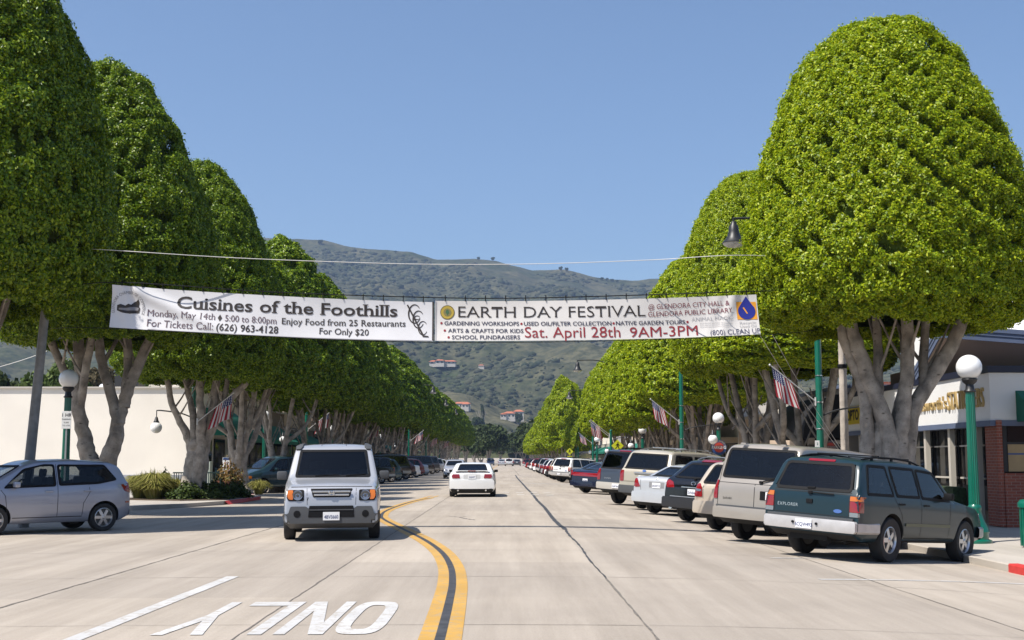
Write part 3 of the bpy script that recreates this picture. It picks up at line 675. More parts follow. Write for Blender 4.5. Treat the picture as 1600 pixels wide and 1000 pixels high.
# loose-crowned trees: oaks at the end of the road, trees behind the beige wall
def loose_crown(name, n, leaf, seed, mat, lobes_n=14, RR=3.0):
    rg = np.random.default_rng(seed)
    C = rg.normal(size=(lobes_n, 3)); C /= np.linalg.norm(C, axis=1)[:, None]; C *= RR * 0.62 * rg.random((lobes_n, 1)) ** 0.4; C[:, 2] = C[:, 2] * 0.75
    rad = RR * rg.uniform(0.28, 0.48, lobes_n)
    k = rg.integers(0, lobes_n, n); d = rg.normal(size=(n, 3)); d /= np.linalg.norm(d, axis=1)[:, None]; d[:, 2] = np.where(d[:, 2] < -0.4, -d[:, 2], d[:, 2])
    pos = C[k] + d * (rad[k] * (0.72 + 0.33 * rg.random(n)))[:, None]
    V = leaf_quads(pos, d, leaf, rg, 0.7); F = np.arange(len(V)).reshape(-1, 4)
    return np_mesh(name, V, F, mat)
mat_oak = foliage('oak_leaves', [(0.022, 0.036, 0.012), (0.04, 0.06, 0.018), (0.065, 0.085, 0.026)], 0.15, 0.7, 0.2)
mat_olive = foliage('olive_leaves', [(0.05, 0.08, 0.02), (0.08, 0.12, 0.03), (0.12, 0.16, 0.045)], 0.2, 0.7, 0.2)
mat_brownleaf = foliage('russet_leaves', [(0.07, 0.06, 0.035), (0.11, 0.09, 0.05), (0.13, 0.11, 0.06)], 0.2, 0.7, 0.2)
LC = {'oak': [loose_crown('crown', 4200, 0.5, 20 + i, mat_oak) for i in range(3)], 'olive': [loose_crown('crown', 4200, 0.4, 25 + i, mat_olive) for i in range(2)], 'brown': [loose_crown('crown', 3000, 0.4, 28, mat_brownleaf)]}
def loose_tree(x, y, h, r, kind, label, group, name='oak_tree', z=None, v=0):
    z = gz(0, min(y, 700)) - 0.1 if z is None else z
    t = thing(name, label, 'tree', (x, y, z), 0, group)
    c = bpy.data.objects.new('crown', LC[kind][v % len(LC[kind])]); link(c, t); c.location = (0, 0, h * 0.58); c.scale = (r / 3, r / 3, h * 0.44 / 2.6); c.rotation_euler = (0, 0, x * 3 + y)
    k = bpy.data.objects.new('trunk', TR['v%d' % (v % 5)]); link(k, t); s = h * 0.55 / 5.6; k.scale = (s, s, s)
g = 'dark oaks closing the far end of the street'
rr = random.Random(77)
for i, (px, Y, yt, r) in enumerate([(752, 300, 668, 4.2), (765, 345, 656, 6.2), (742, 330, 662, 5), (782, 420, 676, 5), (728, 360, 660, 6), (818, 400, 672, 6.4), (832, 330, 652, 6.2), (848, 300, 648, 6), (806, 520, 690, 5), (860, 360, 640, 7), (792, 560, 690, 5), (880, 340, 650, 7), (700, 380, 655, 7)]):
    X = (px - VPX) / FPX * Y; top = (HOR - yt) / FPX * Y + CAM_H
    loose_tree(X, Y, max(4, top - gz(0, Y)), r, 'oak', 'dark loose-crowned oak at the far end of the street', g, v=i)
for i in range(16):
    Y = 520 + 30 * i; X = rr.choice((-1, 1)) * rr.uniform(9, 90)
    loose_tree(X, Y, rr.uniform(8, 12), rr.uniform(4, 6), 'oak', 'dark oak among others at the foot of the mountain', 'oaks at the foot of the mountain', z=max(hill_z(X, Y), gz(0, min(Y, 700))) - 0.3, v=i)
for i, (px, Y, yt, r, kd, lab) in enumerate([(90, 82, 560, 2.6, 'olive', 'light green tree showing above the beige wall beside the grey pole'), (140, 86, 574, 2.8, 'brown', 'russet bare-looking tree above the beige wall'), (250, 90, 590, 3.2, 'olive', 'olive tree above the middle of the beige wall'), (8, 84, 566, 1.9, 'oak', 'dark tree above the beige wall at the left edge'), (200, 100, 590, 3.4, 'brown', 'brownish tree far behind the beige wall')]):
    X = (px - VPX) / FPX * Y; top = (HOR - yt) / FPX * Y + CAM_H
    loose_tree(X, Y, top, r, kd, lab, 'trees behind the beige wall', 'tree', z=0.2, v=i)
# ---------------------------------------------------------------- vehicles
mat_glass = M('tinted_car_glass', (0.008, 0.010, 0.013), 0.02, spec=0.42, bump=0.06, bscale=1.3)
def glass(name, tint):
    m = bpy.data.materials.new(name); m.use_nodes = True; n = m.node_tree; n.nodes.clear(); L = n.links.new
    o = n.nodes.new('ShaderNodeOutputMaterial'); t = n.nodes.new('ShaderNodeBsdfTransparent'); t.inputs[0].default_value = (*tint, 1)
    g = n.nodes.new('ShaderNodeBsdfGlossy'); g.inputs['Roughness'].default_value = 0.02; g.inputs['Color'].default_value = (0.9, 0.93, 0.95, 1)
    f = n.nodes.new('ShaderNodeFresnel'); f.inputs[0].default_value = 1.5; x = n.nodes.new('ShaderNodeMixShader')
    tc = n.nodes.new('ShaderNodeTexCoord'); nz = n.nodes.new('ShaderNodeTexNoise'); nz.inputs['Scale'].default_value = 1.3; b = n.nodes.new('ShaderNodeBump'); b.inputs['Strength'].default_value = 0.06; b.inputs['Distance'].default_value = 0.02
    L(tc.outputs['Object'], nz.inputs['Vector']); L(nz.outputs[0], b.inputs['Height']); L(b.outputs[0], g.inputs['Normal'])
    L(f.outputs[0], x.inputs[0]); L(t.outputs[0], x.inputs[1]); L(g.outputs[0], x.inputs[2]); L(x.outputs[0], o.inputs[0]); return m
GLASS = {'windshield': glass('windscreen_glass', (.55, .60, .60)), 'side_window': glass('side_glass', (.42, .45, .46)), 'rear_window': glass('privacy_glass', (.20, .21, .23))}
mat_seat = M('seat_fabric', (0.055, 0.055, 0.06), 0.9, var=.15, scale=6)
mat_trim = M('black_trim', (0.010, 0.010, 0.011), 0.6, spec=.12)
mat_plastic = M('grey_plastic', (0.06, 0.063, 0.068), 0.6, bump=0.15, bscale=120)
mat_tyre = M('tyre_rubber', (0.018, 0.018, 0.019), 0.8, var=0.2, scale=12)
mat_rim = M('alloy', (0.55, 0.55, 0.56), 0.3, 0.85)
mat_rimdark = M('shaded_alloy', (0.10, 0.10, 0.10), 0.5, 0.5)
mat_under = M('underbody', (0.012, 0.012, 0.012), 0.9)
mat_chrome = M('chrome', (0.75, 0.75, 0.76), 0.12, 1.0)
mat_red = M('tail_lens_red', (0.23, 0.006, 0.008), 0.12, coat=1.0)
mat_amber = M('amber_lens', (0.50, 0.13, 0.008), 0.12, coat=1.0)
mat_clear = M('clear_lens', (0.30, 0.31, 0.33), 0.12, 0.7, coat=1.0)
mat_plate = M('plate_white', (0.75, 0.75, 0.76), 0.35)
mat_plate_ink = M('plate_ink', (0.03, 0.05, 0.16), 0.5)
mat_seam = M('panel_gap', (0.01, 0.01, 0.011), 0.8)
def lined(m):
    """the inside of the shell is dark lining"""
    n = m.node_tree; out = n.nodes['Material Output']; src = out.inputs[0].links[0].from_socket; g = n.nodes.new('ShaderNodeNewGeometry'); d = n.nodes.new('ShaderNodeBsdfDiffuse'); d.inputs[0].default_value = (.04, .04, .042, 1)
    x = n.nodes.new('ShaderNodeMixShader'); n.links.new(g.outputs['Backfacing'], x.inputs[0]); n.links.new(src, x.inputs[1]); n.links.new(d.outputs[0], x.inputs[2]); n.links.new(x.outputs[0], out.inputs[0]); return m
def paint(name, col, metal=0.35, rough=0.34): return lined(M('paint_' + name, col, rough, metal, coat=0.8, var=0.04, scale=1.5))

def rounded(poly, r, n=4):
    if r <= 0: return [Vector(p) for p in poly]
    out = []
    P = [Vector(p) for p in poly]
    for i, p in enumerate(P):
        a, b = P[i - 1] - p, P[(i + 1) % len(P)] - p
        q = min(r, a.length * 0.45, b.length * 0.45); s, e = p + a.normalized() * q, p + b.normalized() * q
        for k in range(n + 1):
            t = k / n; out.append(s * (1 - t) ** 2 + p * 2 * t * (1 - t) + e * t * t)
    return out

class Car:
    def __init__(c, name, label, cat, L, W, top, belt, zb, rear_x, front_x, wr, mat, group=None, tum=0.24, tail=0.93, nose=0.86, rc=0.12, crown=0.03, tread=0.21, rim=mat_rim, spokes=5, rimf=0.66, arch=1.16, zbf=None):
        c.L, c.W, c.mat = L, W, mat; c.win = []; c.belt = belt
        c.root = thing(name, label, cat, group=group)
        # smooth profile sampled by arc length
        P = [Vector(p) for p in top]; out = []
        for a, b in zip(P[:-1], P[1:]):
            n = max(1, int((b - a).length / 0.035)); out += [a.lerp(b, i / n) for i in range(n)]
        out.append(P[-1])
        for _ in range(3):
            out = [out[0]] + [(out[i - 1] + out[i] * 2 + out[i + 1]) / 4 if 0 < i < len(out) - 1 else out[i] for i in range(1, len(out))]
        st = out[::2] + ([out[-1]] if len(out) % 2 == 0 else [])
        bx, bz = [p[0] for p in belt], [p[1] for p in belt]
        px_ = [0, 0.12, 0.35, L - 0.9, L - 0.45, L - 0.15, L]; pw = [tail, (tail + 1.6) / 2.6, 1, 1, (nose + 2) / 3, (nose + 0.93) / 2, nose]
        vs = []; K = None
        for p in st:
            x, zt = p; hw = W / 2 * float(np.interp(x, px_, pw)); zl = min(float(np.interp(x, bx, bz)), zt - 0.04)
            z0 = zb + 0.10 * max(0, (0.25 - x) / 0.25) + 0.06 * max(0, (x - L + 0.3) / 0.3); z0 = min(z0, zt - 0.06); zl = max(zl, z0 + 0.02)
            half = [(0, z0), (hw * 0.6, z0), (hw * 0.88, z0)]
            for f, q in ((0.05, 0.935), (0.15, 0.965), (0.32, 0.988), (0.52, 1.0), (0.72, 1.0), (0.87, 0.992), (1.0, 0.972)): half.append((hw * q, z0 + (zl - z0) * f))
            wb = hw * 0.972; wt = wb - tum * (zt - zl); r = min(rc, (zt - zl) * 0.9)
            for f in (0.3, 0.6): half.append((wb + (wt - wb) * f, zl + (zt - r - zl) * f))
            for k in range(5):
                a = math.pi / 2 * k / 4; half.append((wt - r * 1.25 * (1 - math.cos(a)), zt - r + r * math.sin(a)))
            half += [(wt * 0.55, zt + crown * 0.7), (0, zt + crown)]
            ring = half + [(-y, z) for y, z in half[-2:0:-1]]
            K = len(ring); vs += [(x, y, z) for y, z in ring]
        n = len(st)
        fs = [(i * K + k, i * K + (k + 1) % K, (i + 1) * K + (k + 1) % K, (i + 1) * K + k) for i in range(n - 1) for k in range(K)]
        fs += [tuple(range(K - 1, -1, -1)), tuple((n - 1) * K + k for k in range(K))]
        bm = bmesh.new(); bv = [bm.verts.new(v) for v in vs]
        for f in fs: bm.faces.new([bv[i] for i in f])
        bmesh.ops.remove_doubles(bm, verts=bm.verts[:], dist=0.0015); bmesh.ops.dissolve_degenerate(bm, dist=0.001, edges=bm.edges[:])
        bmesh.ops.recalc_face_normals(bm, faces=bm.faces[:])
        c.bvh = BVHTree.FromBMesh(bm)
        me = bpy.data.meshes.new('body'); bm.to_mesh(me); bm.free(); me.materials.append(mat); me.materials.append(mat_under)
        body = bpy.data.objects.new('body', me); link(body)
        ra = wr * arch; hw = W / 2
        cm = MB()
        for x in (rear_x, front_x):
            for s in (1, -1): cm.tube([(x, s * (hw - 0.34), wr + 0.01), (x, s * (hw + 0.2), wr + 0.01)], ra, 28)
        cut = cm.build('cutter', mat_under)
        md = body.modifiers.new('arches', 'BOOLEAN'); md.operation = 'DIFFERENCE'; md.object = cut; md.solver = 'EXACT'
        dg = bpy.context.evaluated_depsgraph_get(); m2 = bpy.data.meshes.new_from_object(body.evaluated_get(dg))
        if len(m2.polygons) > 200:
            body.modifiers.clear(); body.data = m2; m2.name = 'body'
        else: body.modifiers.clear()
        COL.objects.unlink(cut); bpy.data.objects.remove(cut)
        me = body.data
        while len(me.materials) < 2: me.materials.append(mat_under)
        for p in me.polygons:
            q = p.center; idx = 0
            for x in (rear_x, front_x):
                if math.hypot(q.x - x, q.z - wr - 0.01) < ra * 1.01 and abs(q.y) < hw - 0.02 and abs(p.normal.y) < 0.9 or (math.hypot(q.x - x, q.z - wr) < ra * 1.02 and abs(abs(q.y) - (hw - 0.34)) < 0.02): idx = 1
            if p.normal.z < -0.8 and q.z < zb + 0.15: idx = 1
            p.material_index = idx
        me.shade_smooth(); me.set_sharp_from_angle(angle=R(34)); body.parent = c.root; c.body = body
        c.wheels(rear_x, front_x, wr, tread, rim, spokes, rimf)
    def wheels(c, xr, xf, r, tw, rim, spokes, rf):
        hb = MB(); hb.cyl((0, -tw * 0.42, 0), (0, tw * 0.18, 0), r * rf * 0.98, n=24)
        ty = MB(); h = tw / 2
        ty.lathe([(r * rf, -h * 0.8), (r * 0.80, -h), (r * 0.94, -h * 0.96), (r, -h * 0.72), (r, h * 0.72), (r * 0.94, h * 0.96), (r * 0.80, h), (r * rf, h * 0.8), (r * rf * 0.97, h * 0.3)], n=32, axis='Y')
        rm = MB(); rm.lathe([(r * rf, h * 0.82), (r * rf * 0.94, h * 0.86), (r * rf * 0.86, h * 0.55), (r * rf * 0.86, h * 0.2)], n=32, axis='Y'); rm.lathe([(0.001, h * 0.86), (r * 0.10, h * 0.84), (r * 0.15, h * 0.7), (r * 0.16, h * 0.3)], n=16, axis='Y')
        for k in range(spokes):
            a = 2 * math.pi * k / spokes; ca, sa = math.cos(a), math.sin(a); w0, w1 = r * 0.10, r * 0.085 if spokes > 4 else r * 0.13
            pts = []
            for rr_, ww, y in ((r * 0.1, w0, h * 0.76), (r * rf * 0.9, w1 * 1.2, h * 0.62)):
                for s in (-1, 1): pts.append((rr_ * ca - s * ww * sa, y, rr_ * sa + s * ww * ca))
            pts += [(p[0], p[1] - 0.05, p[2]) for p in pts]
            rm.add(pts, [(0, 1, 3, 2), (4, 6, 7, 5), (0, 2, 6, 4), (1, 5, 7, 3)])
        first = None
        for x in (xr, xf):
            for s in (1, -1):
                if first is None:
                    w_ = hb.build('wheel', mat_rimdark, c.root, 40); ty.build('tyre', mat_tyre, w_, 40); rm.build('rim', rim, w_, 40); first = w_
                else: w_ = copy_tree(first, c.root)
                w_.location = (x, s * (c.W / 2 - tw * 0.5 - 0.012), r); w_.rotation_euler = (0, 0, 0 if s > 0 else math.pi)
    def hit(c, ax, a, b):
        if ax == 'R': o, d = Vector((-3, a, b)), Vector((1, 0, 0))
        elif ax == 'F': o, d = Vector((c.L + 3, a, b)), Vector((-1, 0, 0))
        elif ax == 'T': o, d = Vector((a, b, 5)), Vector((0, 0, -1))
        elif ax == '+': o, d = Vector((a, 5, b)), Vector((0, -1, 0))
        else: o, d = Vector((a, -5, b)), Vector((0, 1, 0))
        p, nr, i, ds = c.bvh.ray_cast(o, d)
        if p is None:
            q = o + d * (3 if ax in 'RF' else 4); p, nr, i, ds = c.bvh.find_nearest(q)
        if nr.dot(d) > 0: nr = -nr
        return p, nr
    def panel(c, name, ax, poly, mat, off=0.006, r=0.03, res=0.07, depth=0.012, parent=None, flat=False):
        P = rounded(poly, r); out = []
        for a, b in zip(P, P[1:] + P[:1]):
            n = max(1, int((b - a).length / res)); out += [a.lerp(b, i / n) for i in range(n)]
        nb = len(out); lo = Vector((min(p.x for p in out), min(p.y for p in out))); hi = Vector((max(p.x for p in out), max(p.y for p in out)))
        pts = list(out)
        def inside(q):
            k = False
            for a, b in zip(out, out[1:] + out[:1]):
                if (a.y > q.y) != (b.y > q.y) and q.x < (b.x - a.x) * (q.y - a.y) / (b.y - a.y) + a.x: k = not k
            return k
        nx_, ny_ = int((hi.x - lo.x) / res), int((hi.y - lo.y) / res)
        for i in range(1, nx_ + 1):
            for j in range(1, ny_ + 1):
                q = Vector((lo.x + (hi.x - lo.x) * i / (nx_ + 1), lo.y + (hi.y - lo.y) * j / (ny_ + 1)))
                if inside(q) and min((q - o).length for o in out) > res * 0.4: pts.append(q)
        v2, e2, f2, *_ = delaunay_2d_cdt(pts, [(i, (i + 1) % nb) for i in range(nb)], [], 1, 1e-5)
        H = [c.hit(ax, q.x, q.y) for q in v2]
        # panels on a soft surface: average the normals so that edges stay tidy
        vs = [p + n * off for p, n in H]; fs = [tuple(f) for f in f2]
        cnt = {}
        for f in fs:
            for i in range(len(f)): e = (f[i], f[(i + 1) % len(f)]); cnt[e] = 1
        k = len(vs); vs += [p - n * depth for p, n in H]
        rim_ = [(a, b, b + k, a + k) for (a, b) in cnt if (b, a) not in cnt]
        mb = MB(); mb.add(vs, fs + rim_)
        o = mb.build(name, mat, c.root if parent is None else parent, 40)
        return o
    def mpanel(c, name, ax, poly, mat, **k):
        """the same panel on both sides (R, F, T: mirrored in y; S: both flanks)"""
        if ax == 'S': return [c.panel(name, '+', poly, mat, **k), c.panel(name, '-', poly, mat, **k)]
        m = [(-a, b) for a, b in poly] if ax in 'RF' else [(a, -b) for a, b in poly]
        return [c.panel(name, ax, poly, mat, **k), c.panel(name, ax, m, mat, **k)]
    def window(c, name, ax, poly, border=0.022, r=0.05, mat=None, both=False):
        ctr = sum((Vector(p) for p in poly), Vector((0, 0))) / len(poly)
        def grow(p): d = Vector(p) - ctr; return tuple(Vector(p) + Vector((math.copysign(border, d.x), math.copysign(border, d.y))))
        for a in (('+', '-') if both else (ax,)):
            g = c.panel(name, a, poly, mat or GLASS[name], off=0.006, r=r, depth=0.0)
            c.seal(a, [grow(p) for p in poly], poly, r, g); c.win.append((a, poly))
    def seal(c, ax, outer, inner, r, parent):
        A, B = rounded(outer, r + 0.012, 6), rounded(inner, r, 6); n = len(A); vs = []; fs = []; P = []
        for i in range(n):
            a2, b2 = A[(i + 1) % n], B[(i + 1) % n]; k = max(1, int((a2 - A[i]).length / 0.08))
            for j in range(k): P.append((A[i].lerp(a2, j / k), B[i].lerp(b2, j / k)))
        m = len(P)
        for o_, i_ in P:
            i_ = i_ + (i_ - o_) * 1.1
            for q, d in ((o_, 0.0), (o_, 0.010), (i_, 0.010)): p, nr = c.hit(ax, q.x, q.y); vs.append(p + nr * d)
        for i in range(m):
            j = (i + 1) % m; fs += [(3 * i, 3 * j, 3 * j + 1, 3 * i + 1), (3 * i + 1, 3 * j + 1, 3 * j + 2, 3 * i + 2)]
        mb = MB(); mb.add(vs, fs); return mb.build('seal', mat_trim, parent, 40)
    def cut(c):
        """opens the shell behind every window and furnishes the cabin"""
        me = c.body.data; bm = bmesh.new(); bm.from_mesh(me)
        def key(ax, q): return (q.y, q.z) if ax in 'RF' else (q.x, q.z)
        def facing(ax, n): return {'R': n.x < -0.12, 'F': n.x > 0.12, '+': n.y > 0.5, '-': n.y < -0.5}[ax]
        def inside(p, poly, e):
            ctr = [sum(q[i] for q in poly) / len(poly) for i in (0, 1)]; P = [(q[0] + math.copysign(e, q[0] - ctr[0]), q[1] + math.copysign(e, q[1] - ctr[1])) for q in poly]; k = False
            for a, b in zip(P, P[1:] + P[:1]):
                if (a[1] > p[1]) != (b[1] > p[1]) and p[0] < (b[0] - a[0]) * (p[1] - a[1]) / (b[1] - a[1]) + a[0]: k = not k
            return k
        for e, cuts in ((0.10, 2),):
            ed = set()
            for f in bm.faces:
                q = f.calc_center_median()
                if any(facing(a, f.normal) and inside(key(a, q), pl, e) for a, pl in c.win): ed.update(f.edges)
            bmesh.ops.subdivide_edges(bm, edges=list(ed), cuts=cuts, use_grid_fill=True)
        bm.normal_update()
        dl = [f for f in bm.faces if any(facing(a, f.normal) and inside(key(a, f.calc_center_median()), pl, -0.004) for a, pl in c.win)]
        bmesh.ops.delete(bm, geom=dl, context='FACES'); bm.to_mesh(me); bm.free()
        xs_ = [p[0] for a, pl in c.win if a in '+-' for p in pl]
        if not xs_: return
        x0, x1 = min(xs_), max(xs_); zb = float(np.interp((x0 + x1) / 2, [p[0] for p in c.belt], [p[1] for p in c.belt])); w2 = c.W / 2
        def seat(nm, x, y, wd, head):
            mb = MB(); mb.box((x + .12, y, zb - .45), (.52, wd, .18), bev=.05); mb.box((x - .18, y, zb - .12), (.16, wd, .66), ry=-.2, bev=.05)
            dz = min(0, c.hit('T', x - .28, 0)[0].z - .12 - (zb + .38))
            for hy in head: mb.box((x - .27, y + hy, zb + .29 + dz), (.09, .26, .17), ry=-.1, bev=.035); mb.box((x - .26, y + hy, zb + .2 + dz), (.03, .12, .1))
            mb.build(nm, mat_seat, c.root, 40)
        xf = x1 - 1.02
        for s in (1, -1): seat('front_seat', xf, s * w2 * .42, .50, (0,))
        if xf - .95 > x0 - .1: seat('rear_seat', max(xf - .92, x0 + .5), 0, w2 * 1.5, (-w2 * .42, w2 * .42))
        mb = MB(); mb.box((x1 - .10, 0, zb - .10), (.5, w2 * 1.62, .18), bev=.05); mb.build('dashboard', mat_plastic, c.root, 40)
        mb = MB(); mb.tube([(x1 - .47 - .09 * math.sin(a), w2 * .42 + .18 * math.cos(a), zb + .0 + .16 * math.sin(a)) for a in [k * math.pi / 8 for k in range(17)]], .016, 6); mb.tube([(x1 - .47, w2 * .42, zb), (x1 - .2, w2 * .42, zb - .08)], .03, 6); mb.build('steering_wheel', mat_trim, c.root, 60)
    def gap(c, ax, pts, wd=0.011, both=True, mat=None, name='door_gap', off=0.002):
        """a thin dark shut line along pts"""
        for a in (('+', '-') if both else (ax,)):
            mb = MB(); vs = []; out = []
            for p, q in zip(pts[:-1], pts[1:]):
                p, q = Vector(p), Vector(q); n = max(1, int((q - p).length / 0.06)); out += [p.lerp(q, i / n) for i in range(n)]
            out.append(Vector(pts[-1]))
            for i, q in enumerate(out):
                t = (out[min(i + 1, len(out) - 1)] - out[max(i - 1, 0)]).normalized(); nn = Vector((-t.y, t.x)) * wd / 2
                for s in (1, -1):
                    w_ = q + nn * s; p, nr = c.hit(a, w_.x, w_.y); vs.append(p + nr * off)
            mb.add(vs, [(2 * i, 2 * i + 1, 2 * i + 3, 2 * i + 2) for i in range(len(out) - 1)]); mb.build(name, mat or mat_seam, c.root)
    def bumper(c, end, z0, z1, mat, reach=0.1, wrap=0.5, name='bumper', inset=0.0):
        W2 = c.W / 2; t = 0.95 if end == 'R' else 0.9; sg = -1 if end == 'R' else 1; x0 = 0 if end == 'R' else c.L
        pl = [(x0 - sg * wrap, W2 + 0.012), (x0 - sg * 0.12, W2 * 0.985), (x0 + sg * reach * 0.5, W2 * t), (x0 + sg * reach, W2 * 0.6), (x0 + sg * reach * 1.15, 0)]
        pl = pl + [(x, -y) for x, y in pl[-2::-1]]
        inn = [(x - sg * 0.14 if i not in (0, len(pl) - 1) else x, y * (0.86 if i not in (0, len(pl) - 1) else 0.93)) for i, (x, y) in enumerate(pl)]
        vs = []; fs = []; n = len(pl); e = (z1 - z0) * 0.16
        for z, k in ((z0, 0.97), (z0 + e, 1.0), (z1 - e, 1.0), (z1, 0.97)): vs += [(x0 + (x - x0) * (k if (x - x0) * sg > 0 else 1), y * k, z) for x, y in pl]
        vs += [(x, y, z1) for x, y in inn] + [(x, y, z0) for x, y in inn]
        for r_ in range(3): fs += [(r_ * n + i, r_ * n + i + 1, (r_ + 1) * n + i + 1, (r_ + 1) * n + i) for i in range(n - 1)]
        fs += [(3 * n + i, 3 * n + i + 1, 4 * n + i + 1, 4 * n + i) for i in range(n - 1)] + [(5 * n + i, 5 * n + i + 1, i + 1, i) for i in range(n - 1)]
        mb = MB(); mb.add(vs, fs); return mb.build(name, mat, c.root, 35)
    def plate(c, end, y, z, text=None, x=None, w_=0.30, h_=0.15):
        p, nr = c.hit(end, y, z); sg = -1 if end == 'R' else 1; X = (p.x + sg * 0.012) if x is None else x
        mb = MB(); mb.box((X, y, z), (0.01, w_, h_), bev=0.003); o = mb.build('licence_plate', mat_plate, c.root)
        if text:
            k = -sg
            vs, fs = text_mesh(text, 0.088, bold=0.01, align='CENTER', squash=0.80)
            mb = MB(); mb.add([(X + sg * 0.008, y + (-v.x if end == 'R' else v.x), z - 0.042 + v.y) for v in vs], fs); mb.build('plate_number', mat_plate_ink, o)
        return o
    def mirror(c, x, z, mat, sx=0.12, sy=0.17, sz=0.13):
        for s in (1, -1):
            mb = MB(); p, nr = c.hit('+' if s > 0 else '-', x, z)
            mb.box((x, p.y + s * (sy / 2 + 0.03), z + 0.03), (sx, sy, sz), bev=0.035); mb.box((x, p.y + s * 0.02, z - 0.005), (0.06, 0.10, 0.05), bev=0.01); mb.build('wing_mirror', mat, c.root, 40)
    def handle(c, xs_, z, mat=None):
        for x in xs_:
            for s in '+-':
                p, nr = c.hit(s, x, z); mb = MB(); mb.box((x, p.y + (0.012 if s == '+' else -0.012), z), (0.17, 0.035, 0.032), bev=0.01); mb.build('door_handle', mat or c.mat, c.root)
    def rails(c, x0, x1, y, mat=None, h=0.05):
        for s in (1, -1):
            pts = []
            for i in range(13):
                t = i / 12; x = x0 + (x1 - x0) * t; p, nr = c.hit('T', x, s * y); pts.append((x, s * y, p.z + h * min(1, 5 * t, 5 * (1 - t)) + 0.005))
            mb = MB(); mb.tube(pts, 0.017, 8)
            for i in (2, 6, 10): mb.box((pts[i][0], s * y, pts[i][2] - h / 2), (0.06, 0.025, h))
            mb.build('roof_rail', mat or mat_trim, c.root, 50)
        mb = MB()
        for t in (0.28, 0.8):
            x = x0 + (x1 - x0) * t; p, nr = c.hit('T', x, 0); mb.box((x, 0, p.z + h), (0.05, 2 * y, 0.02))
        mb.build('roof_crossbar', mat or mat_trim, c.root)
    def wiper(c, end, y0, z0, y1, z1):
        p, n = c.hit(end, y0, z0); q, n2 = c.hit(end, y1, z1); mb = MB(); d = n * 0.03
        mb.tube([p + n * 0.01, p + d, q + n2 * 0.022], 0.010, 6); mb.box(p + n * 0.015, (0.05, 0.07, 0.05), bev=0.01); mb.build('wiper', mat_trim, c.root)
    def word(c, end, text, y, z, size, mat, name='badge_lettering', **k):
        """lettering following the body; y is the left end as read"""
        vs, fs = text_mesh(text, size, **k); out = []
        for v in vs:
            yy = y - v.x if end == 'R' else y + v.x
            p, n = c.hit(end, yy, z + v.y); out.append(p + n * 0.006)
        mb = MB(); mb.add(out, fs); return mb.build(name, mat, c.root)
    def disc(c, name, ax, a, b, ra, mat, rb=None, off=0.012, parent=None, n=20):
        rb = rb or ra
        return c.panel(name, ax, [(a + ra * math.cos(2 * math.pi * i / n), b + rb * math.sin(2 * math.pi * i / n)) for i in range(n)], mat, off=off, r=0, res=0.2, parent=parent)
    def place(c, x, y, head, ref=None, anchor=None):
        """head in degrees from straight up the street, clockwise; anchor (x along the car) sits at (x, y)"""
        c.cut()
        park(c.root, x, y, head, c.L / 2 if anchor is None else anchor, c.L)
        return c.root
def park(root, x, y, head, anchor, L):
    a = R(head); f = Vector((math.sin(a), math.cos(a), 0)); l = Vector((-math.cos(a), math.sin(a), 0))
    o = Vector((x, y, 0)) - f * anchor
    def g(q): return Vector((q.x, q.y, gz(q.x, q.y)))
    A, B, C_ = g(o + f * L * 0.2), g(o + f * L * 0.8), g(o + f * L * 0.5 + l * 0.75); D_ = g(o + f * L * 0.5 - l * 0.75)
    F = (B - A).normalized(); Lv = (C_ - D_).normalized(); U = F.cross(Lv).normalized(); Lv = U.cross(F)
    z = (A.z + B.z) / 2 - (F.z * L * 0.5); o.z = z
    m = Matrix(((F.x, Lv.x, U.x, o.x), (F.y, Lv.y, U.y, o.y), (F.z, Lv.z, U.z, o.z), (0, 0, 0, 1)))
    root.matrix_world = m; root.location = m.to_translation(); root.rotation_euler = m.to_euler()
def trap(yb, zb, yt, zt): return [(-yb, zb), (yb, zb), (yt, zt), (-yt, zt)]
gp_r = 'vehicles parked nose-in along the right kerb'; gp_l = 'vehicles parked nose-in along the left kerb'; gp_d = 'vehicles driving on the street'
# silver box-shaped SUV coming towards us
silver = paint('silver', (0.42, 0.43, 0.46), 0.4, 0.38)
c = Car('boxy_suv', 'boxy silver SUV with grey plastic bumper driving towards us in the left lane', 'car', 4.3, 1.815, [(0, .62), (0, 1.0), (.12, 1.70), (.3, 1.76), (1.6, 1.785), (2.5, 1.76), (2.72, 1.69), (3.25, 1.16), (3.45, 1.10), (4.02, 1.02), (4.2, .96), (4.27, .84), (4.3, .5)],
        [(0, 1.1), (3.2, 1.06), (4.3, .90)], .27, .86, 3.43, .345, silver, gp_d, tum=.20, nose=.93, tail=.96, rc=.07)
c.window('windshield', 'F', trap(.70, 1.17, .625, 1.655), r=.04)
for poly in ([(.35, 1.14), (1.15, 1.14), (1.15, 1.6), (.45, 1.6)], [(1.28, 1.14), (2.1, 1.14), (2.1, 1.6), (1.28, 1.6)], [(2.2, 1.14), (3.0, 1.14), (2.62, 1.6), (2.2, 1.6)]): c.window('side_window', 'S', poly, both=True)
c.panel('front_bumper', 'F', [(-.86, .27), (.86, .27), (.86, .50), (.78, .50), (.74, .635), (.46, .635), (.42, .60), (-.42, .60), (-.46, .635), (-.74, .635), (-.78, .50), (-.86, .50)], mat_plastic, off=.045, r=.03, depth=.04)
c.panel('lower_intake', 'F', [(-.42, .44), (.42, .44), (.40, .645), (-.40, .645)], mat_trim, off=.05, r=.02)
mb = MB(); mb.box((4.34, 0, .575), (.03, .80, .018)); mb.build('intake_bar', mat_plastic, c.root)
